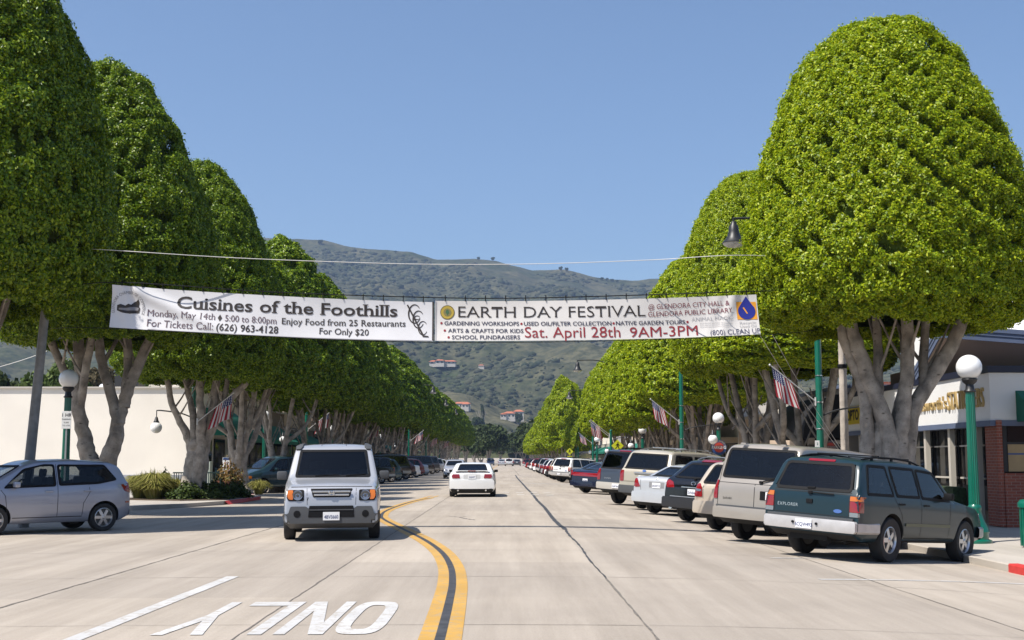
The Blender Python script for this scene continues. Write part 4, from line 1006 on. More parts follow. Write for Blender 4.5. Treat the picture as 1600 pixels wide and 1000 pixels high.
for s in (1, -1):
    c.disc('fog_lamp', 'F', s * .62, .50, .062, mat_trim, off=.05)
    h = c.panel('headlight', 'F', [(s * .50, .735), (s * .785, .735), (s * .815, .80), (s * .80, .935), (s * .50, .935)], mat_trim, off=.008, r=.03)
    c.panel('indicator', 'F', [(s * .70, .755), (s * .775, .765), (s * .80, .82), (s * .79, .925), (s * .70, .925)], mat_amber, off=.014, r=.02, parent=h)
    l_ = c.disc('lamp_lens', 'F', s * .615, .835, .088, mat_clear, off=.022, parent=h)
    p, n = c.hit('F', s * .615, .835); mb = MB(); mb.lathe([(.05, .026), (.062, .03), (.086, .026)], (p.x, p.y, p.z), 20, 'X'); mb.lathe([(.001, .03), (.025, .028)], (p.x, p.y, p.z), 12, 'X'); mb.build('lamp_reflector', mat_rimdark, h)
    c.panel('roof_rail', 'T', [(.4, s * .60), (2.62, s * .60), (2.74, s * .64), (2.72, s * .72), (.4, s * .72)], mat_plastic, off=.035, r=.02, depth=.03)
g = c.panel('grille', 'F', [(-.335, .80), (.335, .80), (.385, .955), (-.385, .955)], mat_trim, off=.008, r=.02)
mb = MB()
for z, wd in ((.845, .64), (.905, .69)): mb.box((4.292, 0, z), (.03, wd, .034), bev=.006)
mb.build('grille_bar', mat_rim, g)
mb = MB()
for s in (1, -1): mb.box((4.318, s * .033, .877), (.012, .016, .078), rx=-s * .12); mb.tube([(4.315, s * .05, .845), (4.315, s * .056, .88), (4.315, s * .045, .915)], .007, 6)
mb.box((4.318, 0, .875), (.012, .06, .014)); mb.tube([(4.315, -.045, .915), (4.315, .045, .915)], .006, 6); mb.tube([(4.315, -.05, .845), (4.315, .05, .845)], .006, 6); mb.build('badge', mat_chrome, g)
c.plate('F', 0, .46, '4BVS660', x=4.365)
c.mirror(2.95, 1.16, mat_plastic, sy=.19, sz=.16); c.wiper('F', -.3, 1.16, .12, 1.18); c.wiper('F', .28, 1.16, .62, 1.19)
c.gap('F', [(-.80, .985), (-.3, .992), (.3, .992), (.80, .985)], both=False, name='bonnet_gap'); c.gap('F', [(-.44, .745), (-.42, .80)], both=False, name='bonnet_gap')
for s in (1, -1): c.gap('F', [(s * .44, .66), (s * .45, .97)], both=False, name='bumper_gap', wd=.008); c.gap('T', [(1.0, s * .22), (2.6, s * .24)], both=False, name='roof_groove', wd=.012)
c.mpanel('wheel_arch_trim', 'S', [(2.95, .28), (4.2, .28), (4.2, .56), (3.95, .72), (3.75, .82), (3.43, .86), (3.1, .80), (2.95, .6)], mat_plastic, off=.012, r=.03) if False else None
c.mpanel('sill_cladding', 'S', [(.2, .30), (4.22, .30), (4.22, .50), (.2, .48)], mat_plastic, off=.010, r=.02) if False else None
c.mpanel('fender_cladding', 'S', [(3.86, .30), (4.2, .30), (4.22, .52), (3.86, .55)], mat_plastic, off=.012, r=.02)
c.place(-3.19, 23.15, 173.5, anchor=4.3)

# dark green SUV parked nearest on the right
green = lined(M('paint_dark_green', (0.009, 0.026, 0.036), 0.3, coat=.3, spec=.25))
c = Car('parked_suv', 'dark green SUV with silver bumper and roof rack parked nearest on the right', 'car', 4.79, 1.80, [(0, .62), (0, 1.06), (.05, 1.12), (.27, 1.58), (.36, 1.645), (.6, 1.665), (1.7, 1.69), (2.6, 1.66), (2.85, 1.59), (3.5, 1.10), (3.7, 1.06), (4.5, .97), (4.7, .88), (4.78, .70), (4.79, .5)],
        [(0, 1.08), (2.0, 1.06), (3.6, 1.03), (4.79, .90)], .33, 1.10, 3.93, .375, green, gp_r, tum=.25, nose=.88, tail=.97, rc=.085, spokes=5, rimf=.60, tread=.235)
c.window('rear_window', 'R', trap(.70, 1.13, .615, 1.565), r=.07)
for poly in ([(.30, 1.11), (1.16, 1.11), (1.05, 1.575), (.47, 1.575)], [(1.30, 1.11), (2.10, 1.11), (2.06, 1.58), (1.22, 1.58)], [(2.21, 1.10), (3.26, 1.08), (2.78, 1.55), (2.17, 1.575)]): c.window('side_window', 'S', poly, both=True, r=.04)
c.window('windshield', 'F', trap(.70, 1.14, .60, 1.56))
for s in (1, -1):
    t = c.panel('taillight', 'R', [(s * .715, .80), (s * .875, .80), (s * .875, .975), (s * .715, .975)], mat_red, off=.012, r=.012)
    c.panel('turn_lens', 'R', [(s * .715, .98), (s * .875, .98), (s * .875, 1.055), (s * .715, 1.055)], mat_amber, off=.012, r=.01, parent=t)
    c.panel('reverse_lens', 'R', [(s * .715, .725), (s * .875, .725), (s * .875, .795), (s * .715, .795)], mat_clear, off=.012, r=.01, parent=t)
    sd_ = '+' if s > 0 else '-'
    c.panel('side_lens', sd_, [(.01, .80), (.13, .80), (.13, .975), (.01, .975)], mat_red, off=.010, r=.01, parent=t)
    c.panel('side_turn_lens', sd_, [(.01, .98), (.13, .98), (.13, 1.055), (.01, 1.055)], mat_amber, off=.010, r=.01, parent=t)
bump = M('silver_bumper', (0.50, 0.48, 0.47), 0.42, 0.35, var=.08, scale=6)
b_ = c.bumper('R', .46, .655, bump, reach=.13, wrap=.66); c.bumper('F', .44, .64, bump, reach=.10, wrap=.35, name='front_bumper')
c.panel('bumper_pad', 'R', [(-.80, .655), (.80, .655), (.80, .70), (-.80, .70)], mat_plastic, off=.05, r=.01)
c.plate('R', .03, .555, '6CQW493', x=-.158)
mb = MB(); mb.cyl((-.14, .24, .57), (-.165, .24, .57), .022, n=10); mb.cyl((-.14, -.20, .57), (-.165, -.20, .57), .022, n=10); mb.build('bumper_bolt', mat_trim, c.root)
c.panel('brake_light', 'R', [(-.25, 1.60), (.25, 1.60), (.25, 1.635), (-.25, 1.635)], mat_red, off=.012, r=.01)
c.gap('R', [(-.70, .72), (-.70, 1.08), (.70, 1.08), (.70, .72), (-.70, .72)], both=False, name='tailgate_gap')
c.gap('R', [(-.72, 1.105), (.72, 1.105)], both=False, name='tailgate_gap', wd=.016)
c.wiper('R', .02, 1.07, -.42, 1.06)
mb = MB(); p, n = c.hit('R', .02, 1.145); mb.box(p + n * .015, (.03, .15, .04), bev=.01); mb.build('window_latch', mat_trim, c.root)
mb = MB(); p, n = c.hit('R', .03, .93); mb.box(p + n * .008, (.02, .12, .07), bev=.01); mb.build('tailgate_handle', mat_trim, c.root)
c.word('R', 'EXPLORER', .64, .825, .075, mat_chrome, spacing=1.15); c.disc('badge', 'R', -.5, .80, .075, M('badge_blue', (.05, .12, .35), .2, coat=1), rb=.032)
c.rails(.55, 2.6, .58); c.mirror(3.02, 1.13, mat_trim)
c.handle((1.42, 2.32), .98, mat_trim)
c.gap('S', [(1.20, 1.60), (1.19, 1.08), (1.42, .80), (1.55, .45)]); c.gap('S', [(2.13, 1.60), (2.14, .42)]); c.gap('S', [(3.30, 1.08), (3.24, .9), (3.22, .42)])
c.mpanel('side_moulding', 'S', [(1.56, .615), (3.22, .615), (3.22, .665), (1.56, .665)], M('moulding_olive', (.10, .11, .07), .45, .3), off=.018, r=.01, res=.1)
c.mpanel('sill', 'S', [(1.58, .34), (3.42, .34), (3.42, .42), (1.58, .42)], mat_under, off=.004, r=.01, res=.12)
c.mpanel('headlight', 'F', [(.52, .72), (.82, .72), (.80, .88), (.52, .88)], mat_clear, off=.01)
mb = MB(); mb.tube([(.35, -.45, .30), (1.4, -.45, .33)], .035, 8); mb.tube([(.9, -.6, .36), (.9, .6, .36)], .07, 10); mb.box((.5, .1, .40), (.75, .7, .2)); mb.build('exhaust_and_axle', mat_under, c.root)
c.place(5.78, 21.7, 44.5, anchor=1.10); SUVR = c

# tan van
tan = paint('tan', (0.335, 0.30, 0.262), 0.30, 0.36)
c = Car('parked_van', 'tan van with wide dark rear window parked beside the dark green SUV', 'van', 4.82, 1.96, [(0, .6), (0, 1.05), (.05, 1.16), (.20, 1.78), (.30, 1.875), (.5, 1.90), (2, 1.93), (3.1, 1.90), (3.35, 1.82), (4.15, 1.18), (4.65, 1.02), (4.8, .85), (4.82, .5)],
        [(0, 1.14), (3, 1.12), (4.82, .95)], .34, .98, 3.80, .355, tan, gp_r, tum=.17, nose=.88, tail=.97, rc=.09, rimf=.58)
c.window('rear_window', 'R', trap(.80, 1.24, .735, 1.79), r=.06)
for poly in ([(.25, 1.24), (1.4, 1.24), (1.4, 1.74), (.40, 1.74)], [(1.55, 1.24), (2.5, 1.24), (2.5, 1.74), (1.55, 1.74)], [(2.6, 1.22), (3.6, 1.2), (3.2, 1.72), (2.6, 1.74)]): c.window('side_window', 'S', poly, both=True)
c.mpanel('taillight', 'R', [(.865, .80), (.945, .80), (.945, 1.16), (.865, 1.16)], mat_red, off=.014, r=.015)
c.gap('R', [(-.86, 1.125), (.86, 1.125)], both=False, name='tailgate_gap'); c.gap('R', [(.03, 1.12), (.03, .60)], both=False, name='tailgate_gap', wd=.014); c.gap('R', [(-.86, 1.85), (-.86, .64), (.86, .64), (.86, 1.85)], both=False, name='tailgate_gap')
c.panel('plate_recess', 'R', [(-.10, .83), (-.56, .83), (-.56, 1.0), (-.10, 1.0)], mat_trim, off=.006, r=.015); c.plate('R', -.38, .915, '5TFK162')
c.word('R', 'SAFARI', .74, .80, .06, mat_trim, spacing=1.1)
c.wiper('R', -.10, 1.16, -.62, 1.30); c.wiper('R', -.10, 1.165, -.5, 1.30); c.bumper('R', .44, .66, paint('tan_bumper', (.31, .28, .245), .2, .45), reach=.11, wrap=.75)
c.panel('bumper_step', 'R', [(-.85, .655), (.85, .655), (.85, .69), (-.85, .69)], mat_plastic, off=.07, r=.01); c.mirror(3.5, 1.25, mat_trim)
for s in (1, -1): mb = MB(); p, n = c.hit('R', s * .45, 1.885); mb.box((.22, s * .45, 1.90), (.1, .12, .03), bev=.01); mb.build('hinge', tan, c.root)
c.place(5.42, 24.9, 44, anchor=.98); VANR = c

# beige estate
beige = paint('beige', (0.52, 0.44, 0.35), 0.3, 0.36)
c = Car('parked_estate', 'beige estate car parked between the tan van and the black crossover', 'car', 4.45, 1.74, [(0, .55), (0, .95), (.05, 1.03), (.40, 1.48), (.55, 1.545), (1.7, 1.58), (2.5, 1.54), (2.7, 1.47), (3.35, 1.02), (4.15, .88), (4.38, .75), (4.45, .5)],
        [(0, 1.0), (3.3, .97), (4.45, .84)], .27, .86, 3.38, .325, beige, gp_r, tail=.93, rc=.09)
c.window('rear_window', 'R', trap(.63, 1.06, .54, 1.46), r=.06)
for poly in ([(.45, 1.05), (1.1, 1.03), (1.05, 1.46), (.68, 1.45)], [(1.2, 1.03), (2.0, 1.02), (1.97, 1.47), (1.15, 1.47)], [(2.1, 1.02), (3.0, 1.0), (2.6, 1.42), (2.07, 1.47)]): c.window('side_window', 'S', poly, both=True)
for s in (1, -1):
    t = c.panel('taillight', 'R', [(s * .60, .74), (s * .80, .74), (s * .83, 1.0), (s * .70, 1.04), (s * .62, .95)], mat_red, off=.015, r=.03); c.panel('reverse_lens', 'R', [(s * .64, .86), (s * .78, .86), (s * .78, .91), (s * .64, .91)], mat_clear, off=.02, r=.01, parent=t)
c.panel('plate_recess', 'R', [(-.30, .76), (.30, .76), (.36, .93), (-.36, .93)], paint('beige_recess', (.40, .34, .27)), off=.004, r=.02); c.plate('R', 0, .82, '4UGH208'); c.bumper('R', .38, .66, beige, reach=.09, wrap=.55); c.bumper('F', .36, .58, beige, reach=.05, wrap=.3, name='front_bumper')
mb = MB(); p, n = c.hit('R', 0, .955); mb.box(p + n * .012, (.03, .36, .045), bev=.012); mb.build('tailgate_handle', beige, c.root)
c.gap('R', [(-.58, .70), (-.60, .98), (-.5, 1.5)], both=False, name='tailgate_gap'); c.gap('R', [(.58, .70), (.60, .98), (.5, 1.5)], both=False, name='tailgate_gap')
c.rails(.7, 2.4, .55, mat_rim, .03); c.mirror(2.75, 1.03, beige); c.place(5.40, 28.5, 44, anchor=.86); ESTR = c

# black crossover
black = paint('black', (0.006, 0.006, 0.007), 0.2, 0.22)
c = Car('parked_crossover', 'glossy black crossover with sloping rear window parked past the beige estate', 'car', 4.8, 1.92, [(0, .6), (0, .93), (.08, 1.05), (.50, 1.36), (.80, 1.56), (1.0, 1.61), (1.9, 1.66), (2.6, 1.61), (2.9, 1.53), (3.6, 1.10), (4.5, .93), (4.74, .75), (4.8, .5)],
        [(0, 1.06), (3.5, 1.02), (4.8, .86)], .30, 1.0, 3.85, .38, black, gp_r, tail=.90, rc=.12, tum=.3)
c.window('rear_window', 'R', trap(.66, 1.13, .54, 1.49), r=.07)
for poly in ([(1.05, 1.12), (2.0, 1.10), (1.97, 1.50), (1.25, 1.50)], [(2.1, 1.10), (3.2, 1.08), (2.75, 1.46), (2.07, 1.50)]): c.window('side_window', 'S', poly, both=True)
c.mpanel('taillight', 'R', [(.56, .86), (.80, .85), (.86, .98), (.80, 1.05), (.62, .99)], mat_red, off=.015, r=.03)
c.panel('brake_light', 'R', [(-.30, 1.55), (.30, 1.55), (.27, 1.60), (-.27, 1.60)], mat_red, off=.02, r=.01)
c.plate('R', 0, .77, '5VNE461'); mb = MB(); p, n = c.hit('R', 0, .89); mb.box(p + n * .012, (.02, .70, .03), bev=.008); mb.build('chrome_strip', mat_chrome, c.root)
mb = MB(); p, n = c.hit('R', 0, .99); mb.tube([(p.x - .012, .065 * math.cos(a) , p.z + .042 * math.sin(a)) for a in [R(-70 + 20 * i) for i in range(17)]], .008, 6); mb.build('badge', mat_chrome, c.root)
c.bumper('R', .36, .62, M('satin_black', (.02, .02, .022), .4), reach=.12, wrap=.6); mb = MB(); mb.box((-.125, 0, .645), (.03, 1.2, .02)); mb.build('bumper_strip', mat_rim, c.root)
mb = MB()
for s in (1, -1): mb.cyl((-.1, s * .6, .36), (.3, s * .6, .36), .05, n=12)
mb.build('exhaust_tip', mat_chrome, c.root); c.wiper('R', 0, 1.09, -.38, 1.17); c.rails(.95, 2.5, .56, mat_rim, .05); c.mirror(3.0, 1.1, black)
c.place(5.35, 32.4, 44, anchor=1.0); CROSS = c

# silver saloon
sal = paint('pale_silver', (0.52, 0.53, 0.55), 0.35, 0.34)
c = Car('parked_saloon', 'pale silver saloon parked between the black crossover and the gold SUV', 'car', 4.8, 1.82, [(0, .55), (0, .92), (.05, 1.02), (.15, 1.06), (.60, 1.09), (1.35, 1.41), (1.7, 1.47), (2.5, 1.46), (2.75, 1.40), (3.45, 1.0), (4.5, .82), (4.74, .65), (4.8, .45)],
        [(0, 1.0), (3.4, .93), (4.8, .72)], .24, 1.0, 3.75, .32, sal, gp_r, tail=.90, rc=.10, tum=.34)
c.window('rear_window', 'R', trap(.58, 1.12, .50, 1.37), r=.07)
for poly in ([(1.0, 1.04), (1.85, 1.0), (1.82, 1.36), (1.4, 1.33)], [(1.95, 1.0), (3.0, .97), (2.6, 1.34), (1.92, 1.37)]): c.window('side_window', 'S', poly, both=True)
c.window('windshield', 'F', trap(.68, 1.04, .54, 1.36))
c.mpanel('taillight', 'R', [(.58, .77), (.74, .75), (.85, .80), (.82, 1.0), (.72, 1.0)], mat_red, off=.012, r=.03)
c.panel('plate_recess', 'R', [(-.27, .76), (.27, .76), (.27, .93), (-.27, .93)], M('recess_grey', (.22, .22, .23), .5), off=.004, r=.02); c.plate('R', 0, .83, '6KDR715'); c.bumper('R', .34, .63, sal, reach=.08, wrap=.5)
c.mpanel('headlight', 'F', [(.50, .58), (.82, .60), (.80, .74), (.50, .70)], mat_clear, off=.01); c.panel('grille', 'F', trap(.36, .56, .42, .68), mat_trim, off=.008); c.panel('lower_intake', 'F', trap(.55, .32, .55, .44), mat_trim, off=.008); c.plate('F', 0, .48)
c.gap('R', [(-.56, .68), (-.60, 1.0)], both=False, name='boot_gap'); c.gap('R', [(.56, .68), (.60, 1.0)], both=False, name='boot_gap'); c.mirror(2.8, 1.0, sal)
mb = MB(); p, n = c.hit('R', 0, 1.0); mb.lathe([(.028, -.004), (.034, 0), (.028, .004)], (p.x - .01, 0, 1.0), 14, 'X'); mb.build('badge', mat_chrome, c.root)
c.place(4.98, 36.9, 44, anchor=1.0); SAL = c

# gold big SUV
gold = paint('pale_gold', (0.50, 0.45, 0.36), 0.35, 0.36)
c = Car('parked_suv', 'pale gold SUV with dark wraparound window and black bumper parked on the right', 'car', 5.2, 2.0, [(0, .68), (0, 1.18), (.06, 1.25), (.30, 1.78), (.42, 1.86), (.7, 1.88), (2, 1.92), (3.0, 1.88), (3.25, 1.80), (3.95, 1.25), (4.9, 1.12), (5.12, 1.0), (5.2, .6)],
        [(0, 1.22), (3.8, 1.18), (5.2, 1.05)], .40, 1.12, 4.14, .39, gold, gp_r, tail=.96, rc=.10, tum=.22)
c.window('rear_window', 'R', trap(.80, 1.28, .70, 1.75), r=.04)
for poly in ([(.30, 1.27), (1.35, 1.27), (1.35, 1.74), (.52, 1.74)], [(1.5, 1.27), (2.4, 1.26), (2.4, 1.74), (1.5, 1.74)], [(2.5, 1.26), (3.55, 1.24), (3.1, 1.70), (2.5, 1.74)]): c.window('side_window', 'S', poly, both=True)
c.mpanel('taillight', 'R', [(.80, .86), (.94, .86), (.94, 1.20), (.80, 1.20)], mat_red, off=.015, r=.02); c.bumper('R', .50, .74, mat_plastic, reach=.13, wrap=.8)
mb = MB(); p, n = c.hit('R', 0, 1.14); mb.box(p + n * .02, (.04, .75, .05), bev=.015); mb.build('tailgate_handle', mat_rim, c.root); c.plate('R', .05, .99, '7HWA350'); c.disc('badge', 'R', 0, 1.215, .075, M('badge_blue', (.05, .12, .35), .2, coat=1), rb=.03)
c.panel('tailgate_step', 'R', [(-.78, .86), (.78, .86), (.78, .89), (-.78, .89)], M('gold_trim', (.36, .31, .24), .4, .3), off=.01, r=.005); c.rails(.6, 3.0, .66, mat_rim, .07); c.mirror(3.4, 1.28, gold)
c.place(5.05, 40.3, 44, anchor=1.12); GOLD = c

# slate blue long SUV
slate = paint('slate_blue', (0.045, 0.058, 0.085), 0.3, 0.36)
c = Car('parked_suv', 'slate blue SUV with huge dark rear window and light bumper parked on the right', 'car', 5.5, 2.0, [(0, .68), (0, 1.16), (.05, 1.22), (.25, 1.80), (.36, 1.875), (.7, 1.9), (2.4, 1.93), (3.3, 1.9), (3.55, 1.82), (4.2, 1.25), (5.2, 1.14), (5.42, 1.0), (5.5, .6)],
        [(0, 1.20), (4.1, 1.16), (5.5, 1.05)], .40, 1.15, 4.45, .385, slate, gp_r, tail=.97, rc=.10, tum=.20)
c.window('rear_window', 'R', trap(.84, 1.24, .74, 1.80), r=.04)
for poly in ([(.30, 1.25), (1.5, 1.25), (1.5, 1.76), (.48, 1.76)], [(1.65, 1.25), (2.7, 1.24), (2.7, 1.76), (1.65, 1.76)], [(2.8, 1.24), (3.85, 1.22), (3.4, 1.72), (2.8, 1.76)]): c.window('side_window', 'S', poly, both=True)
c.mpanel('taillight', 'R', [(.83, .82), (.96, .82), (.96, 1.20), (.83, 1.20)], mat_red, off=.015, r=.03); c.bumper('R', .52, .75, M('pale_bumper', (.50, .47, .42), .45, .3), reach=.14, wrap=.8); c.plate('R', 0, .64, '3LMT904', x=-.18)
c.panel('brake_light', 'R', [(-.25, 1.835), (.25, 1.835), (.25, 1.865), (-.25, 1.865)], mat_red, off=.015, r=.01); c.word('R', 'SUBURBAN', .66, .87, .06, mat_rim); c.rails(.7, 3.2, .66, mat_trim, .06); c.mirror(3.7, 1.28, slate)
c.place(4.65, 44.2, 44, anchor=1.15); SLATE = c

# dark blue saloon with full-width tail lamp
navy = paint('navy', (0.008, 0.012, 0.035), 0.3, 0.26)
c = Car('parked_saloon', 'dark blue saloon with one wide red tail lamp parked past the slate blue SUV', 'car', 5.1, 1.88, [(0, .55), (0, .90), (.06, 1.0), (.2, 1.04), (.75, 1.07), (1.55, 1.37), (1.9, 1.43), (2.6, 1.42), (2.85, 1.36), (3.7, .95), (4.8, .76), (5.05, .6), (5.1, .42)],
        [(0, .98), (3.6, .9), (5.1, .68)], .22, 1.05, 3.95, .33, navy, gp_r, tail=.88, rc=.13, tum=.38)
c.window('rear_window', 'R', trap(.58, 1.09, .50, 1.34), r=.07)
for poly in ([(1.1, 1.02), (2.0, .98), (1.97, 1.33), (1.6, 1.30)], [(2.1, .98), (3.2, .93), (2.75, 1.28), (2.07, 1.33)]): c.window('side_window', 'S', poly, both=True)
c.panel('taillight', 'R', [(-.74, .78), (.74, .78), (.80, .86), (.76, .94), (-.76, .94), (-.80, .86)], mat_red, off=.012, r=.03); c.plate('R', 0, .60, '2RZP883'); c.bumper('R', .32, .56, navy, reach=.07, wrap=.5); c.mirror(2.95, .98, navy)
c.place(4.35, 58.5, 44, anchor=1.05); NAVY = c

# white coupe driving away
white = paint('white', (0.74, 0.74, 0.74), 0.0, 0.25)
c = Car('white_coupe', 'white coupe with square red tail lamps driving away in the centre lane', 'car', 4.65, 1.86, [(0, .5), (0, .86), (.03, .95), (.10, .985), (.55, 1.0), (.66, .99), (1.25, 1.26), (1.55, 1.335), (2.1, 1.335), (2.35, 1.27), (3.1, .93), (4.3, .78), (4.58, .62), (4.65, .4)],
        [(0, .93), (3.0, .88), (4.65, .70)], .20, .95, 3.52, .325, white, gp_d, tail=.88, rc=.10, tum=.42)
c.window('rear_window', 'R', trap(.60, 1.03, .50, 1.27), r=.06)
for poly in ([(1.3, .98), (2.0, .95), (1.95, 1.25), (1.5, 1.22)], [(2.1, .95), (2.85, .93), (2.4, 1.22), (2.05, 1.26)]): c.window('side_window', 'S', poly, both=True)
c.mpanel('taillight', 'R', [(.47, .74), (.76, .74), (.80, .80), (.77, .90), (.50, .90)], mat_red, off=.014, r=.02); c.plate('R', 0, .80, '5AJL037', w_=.31)
c.panel('plate_recess', 'R', trap(.33, .71, .33, .90), M('recess_white', (.5, .5, .5), .5), off=.003, r=.02)
mb = MB(); p, n = c.hit('R', 0, .96); mb.box((.12, 0, 1.035), (.22, 1.36, .035), bev=.012); mb.box((.14, .6, 1.0), (.14, .05, .06)); mb.box((.14, -.6, 1.0), (.14, .05, .06)); mb.build('spoiler', white, c.root)
mb = MB(); mb.box((.008, 0, 1.035), (.012, .30, .024)); mb.build('brake_light', mat_red, c.root)
c.bumper('R', .33, .68, white, reach=.09, wrap=.45); c.panel('valance', 'R', trap(.78, .22, .80, .34), mat_under, off=.07, r=.02)
mb = MB()
for s in (1, -1): mb.cyl((-.06, s * .55, .27), (.4, s * .55, .27), .035, n=10)
mb.build('exhaust_tip', mat_chrome, c.root); c.mirror(2.75, .98, mat_trim, sy=.16, sz=.11); c.place(-1.33, 49.8, 0, anchor=0); COUPE = c

# silver hatchback at the left edge
hsil = paint('blue_silver', (0.33, 0.35, 0.42), 0.45, 0.34)
c = Car('silver_hatchback', 'silver hatchback cut off by the left edge of the view, nose to the left', 'car', 3.92, 1.70, [(0, .5), (0, .88), (.04, 1.05), (.22, 1.40), (.40, 1.48), (1.3, 1.535), (2.1, 1.51), (2.35, 1.44), (3.1, 1.02), (3.3, .97), (3.68, .84), (3.87, .66), (3.92, .4)],
        [(0, 1.0), (1.5, .97), (3.1, .92), (3.92, .74)], .22, .62, 2.99, .30, hsil, None, tail=.90, nose=.78, rc=.12, tum=.30, spokes=6, rimf=.68)
c.window('side_window', 'S', [(.34, 1.12), (.78, 1.04), (1.62, 1.01), (1.62, 1.42), (.60, 1.41)], both=True, r=.05); c.window('side_window', 'S', [(1.72, 1.0), (2.80, .97), (2.35, 1.33), (1.98, 1.42), (1.72, 1.425)], both=True, r=.05)
c.window('windshield', 'F', trap(.64, 1.06, .53, 1.40)); c.window('rear_window', 'R', trap(.56, 1.06, .50, 1.40))
c.gap('S', [(1.67, 1.45), (1.67, .34)]); c.gap('S', [(2.92, .98), (2.78, .80), (2.72, .34)]); c.gap('S', [(.98, 1.02), (.96, .85), (1.10, .62), (1.12, .36)]); c.gap('S', [(1.12, .34), (2.62, .34)], wd=.016)
c.handle((1.02, 1.86), .88); c.mirror(2.58, 1.0, hsil, sy=.16, sz=.12)
c.mpanel('taillight', 'R', [(.58, .80), (.76, .82), (.76, 1.02), (.62, 1.02)], mat_red, off=.012, r=.02); c.mpanel('taillight', 'S', [(.02, .82), (.16, .86), (.24, 1.0), (.07, 1.02)], mat_red, off=.008, r=.02)
c.mpanel('side_marker', 'S', [(.03, .60), (.13, .60), (.13, .64), (.03, .64)], mat_red, off=.01, r=.005)
c.mpanel('headlight', 'F', [(.42, .64), (.66, .66), (.64, .84), (.46, .82)], mat_clear, off=.01); c.panel('grille', 'F', trap(.34, .60, .38, .70), mat_trim, off=.008); c.panel('lower_intake', 'F', trap(.45, .30, .45, .46), mat_trim, off=.008)
c.place(-9.3, 28.1, -133, anchor=.62); HATCH = c

# green people carrier nose-in on the left
mgreen = paint('blue_green', (0.018, 0.048, 0.062), 0.35, 0.34)
c = Car('parked_minivan', 'blue green minivan parked nose-in by the video game sign on the left', 'van', 5.0, 1.88, [(0, .5), (0, 1.0), (.08, 1.15), (.28, 1.62), (.45, 1.69), (1.8, 1.73), (2.8, 1.68), (3.05, 1.60), (4.0, 1.10), (4.62, .92), (4.9, .72), (5.0, .45)],
        [(0, 1.06), (3.8, .98), (5.0, .78)], .26, .95, 3.95, .33, mgreen, gp_l, tail=.94, nose=.80, rc=.12, tum=.26, spokes=7)
for poly in ([(.32, 1.12), (1.3, 1.1), (1.3, 1.58), (.50, 1.57)], [(1.42, 1.1), (2.45, 1.08), (2.4, 1.58), (1.42, 1.58)], [(2.56, 1.08), (3.62, 1.03), (3.0, 1.52), (2.5, 1.57)]): c.window('side_window', 'S', poly, both=True)
c.window('windshield', 'F', trap(.70, 1.13, .58, 1.57)); c.window('rear_window', 'R', trap(.68, 1.16, .60, 1.60))
c.mpanel('headlight', 'F', [(.42, .66), (.74, .68), (.76, .82), (.46, .80)], mat_clear, off=.012); c.mpanel('indicator', 'S', [(4.55, .68), (4.78, .68), (4.72, .80), (4.55, .80)], mat_amber, off=.01); c.bumper('F', .34, .60, mgreen, reach=.05, wrap=.5, name='front_bumper')
c.panel('grille', 'F', trap(.34, .64, .36, .74), mat_trim, off=.008); c.mpanel('taillight', 'R', [(.74, .80), (.88, .80), (.88, 1.14), (.74, 1.14)], mat_red, off=.012); c.mirror(3.3, 1.08, mgreen)
c.gap('S', [(2.48, 1.6), (2.50, .34)]); c.gap('S', [(3.7, 1.04), (3.6, .8), (3.58, .34)]); c.gap('S', [(1.36, 1.6), (1.36, .4)]); c.handle((2.35, 2.68), .96)
c.place(-11.75, 58.4, -135, anchor=3.95); MINI = c

# copies for the rows further away: same shapes, other paints
_used = {}
def more(src, x, y, head, mat, label, group, anchor=None, name=None, tweak=None):
    r = copy_tree(src.root); r['label'] = label; r['group'] = group
    if name: r.name = name
    for ch in r.children:
        if ch.name.split('.')[0] == 'body' or (ch.data and src.mat.name in [m.name for m in ch.data.materials if m]):
            for s_ in ch.material_slots:
                if s_.material and s_.material.name == src.mat.name: s_.link = 'OBJECT'; s_.material = mat
    park(r, x, y, head, src.L / 2 if anchor is None else anchor, src.L)
    return r
PW, PB, PS, PR_, PG, PM, PBL, PT = white, black, silver, paint('red', (0.22, 0.012, 0.015), .1, .3), paint('graphite', (0.06, 0.06, 0.065), .4, .35), paint('maroon', (0.07, 0.010, 0.014), .2, .3), paint('mid_blue', (0.02, 0.04, 0.13), .3, .3), beige
# right kerb, beyond the side street
for src, y, mat, lab, nm in [(SUVR, 87, PW, 'white SUV parked just past the crosswalk on the right', 'parked_suv'), (SUVR, 91.2, beige, 'beige SUV beside the white SUV past the crosswalk', 'parked_suv'), (CROSS, 97.5, PM, 'maroon crossover parked far along the right kerb', 'parked_crossover'), (ESTR, 102, PW, 'white estate parked far along the right kerb', 'parked_estate'),
                             (SAL, 106.5, PM, 'maroon saloon parked far along the right kerb', 'parked_saloon'), (ESTR, 112, PS, 'silver estate parked far along the right kerb', 'parked_estate'), (SAL, 117, PG, 'graphite saloon parked far along the right kerb', 'parked_saloon'), (SUVR, 123, PS, 'silver SUV parked far along the right kerb', 'parked_suv'),
                             (SUVR, 133, PB, 'black SUV parked far along the right kerb', 'parked_suv'), (SAL, 142, PW, 'white saloon parked far along the right kerb', 'parked_saloon'), (SUVR, 152, PR_, 'red SUV parked at the far right kerb', 'parked_suv'), (ESTR, 165, PW, 'white estate at the far end of the right kerb', 'parked_estate'), (SUVR, 180, PG, 'graphite SUV at the far end of the right kerb', 'parked_suv'), (SAL, 196, PR_, 'red saloon at the far end of the right kerb', 'parked_saloon'), (SUVR, 214, PB, 'black SUV at the far end of the right kerb', 'parked_suv'), (SUVR, 235, PR_, 'small red SUV last along the right kerb', 'parked_suv')]:
    more(src, 4.45 if y < 140 else 4.45, y, 44, mat, lab, gp_r, 1.05, nm)
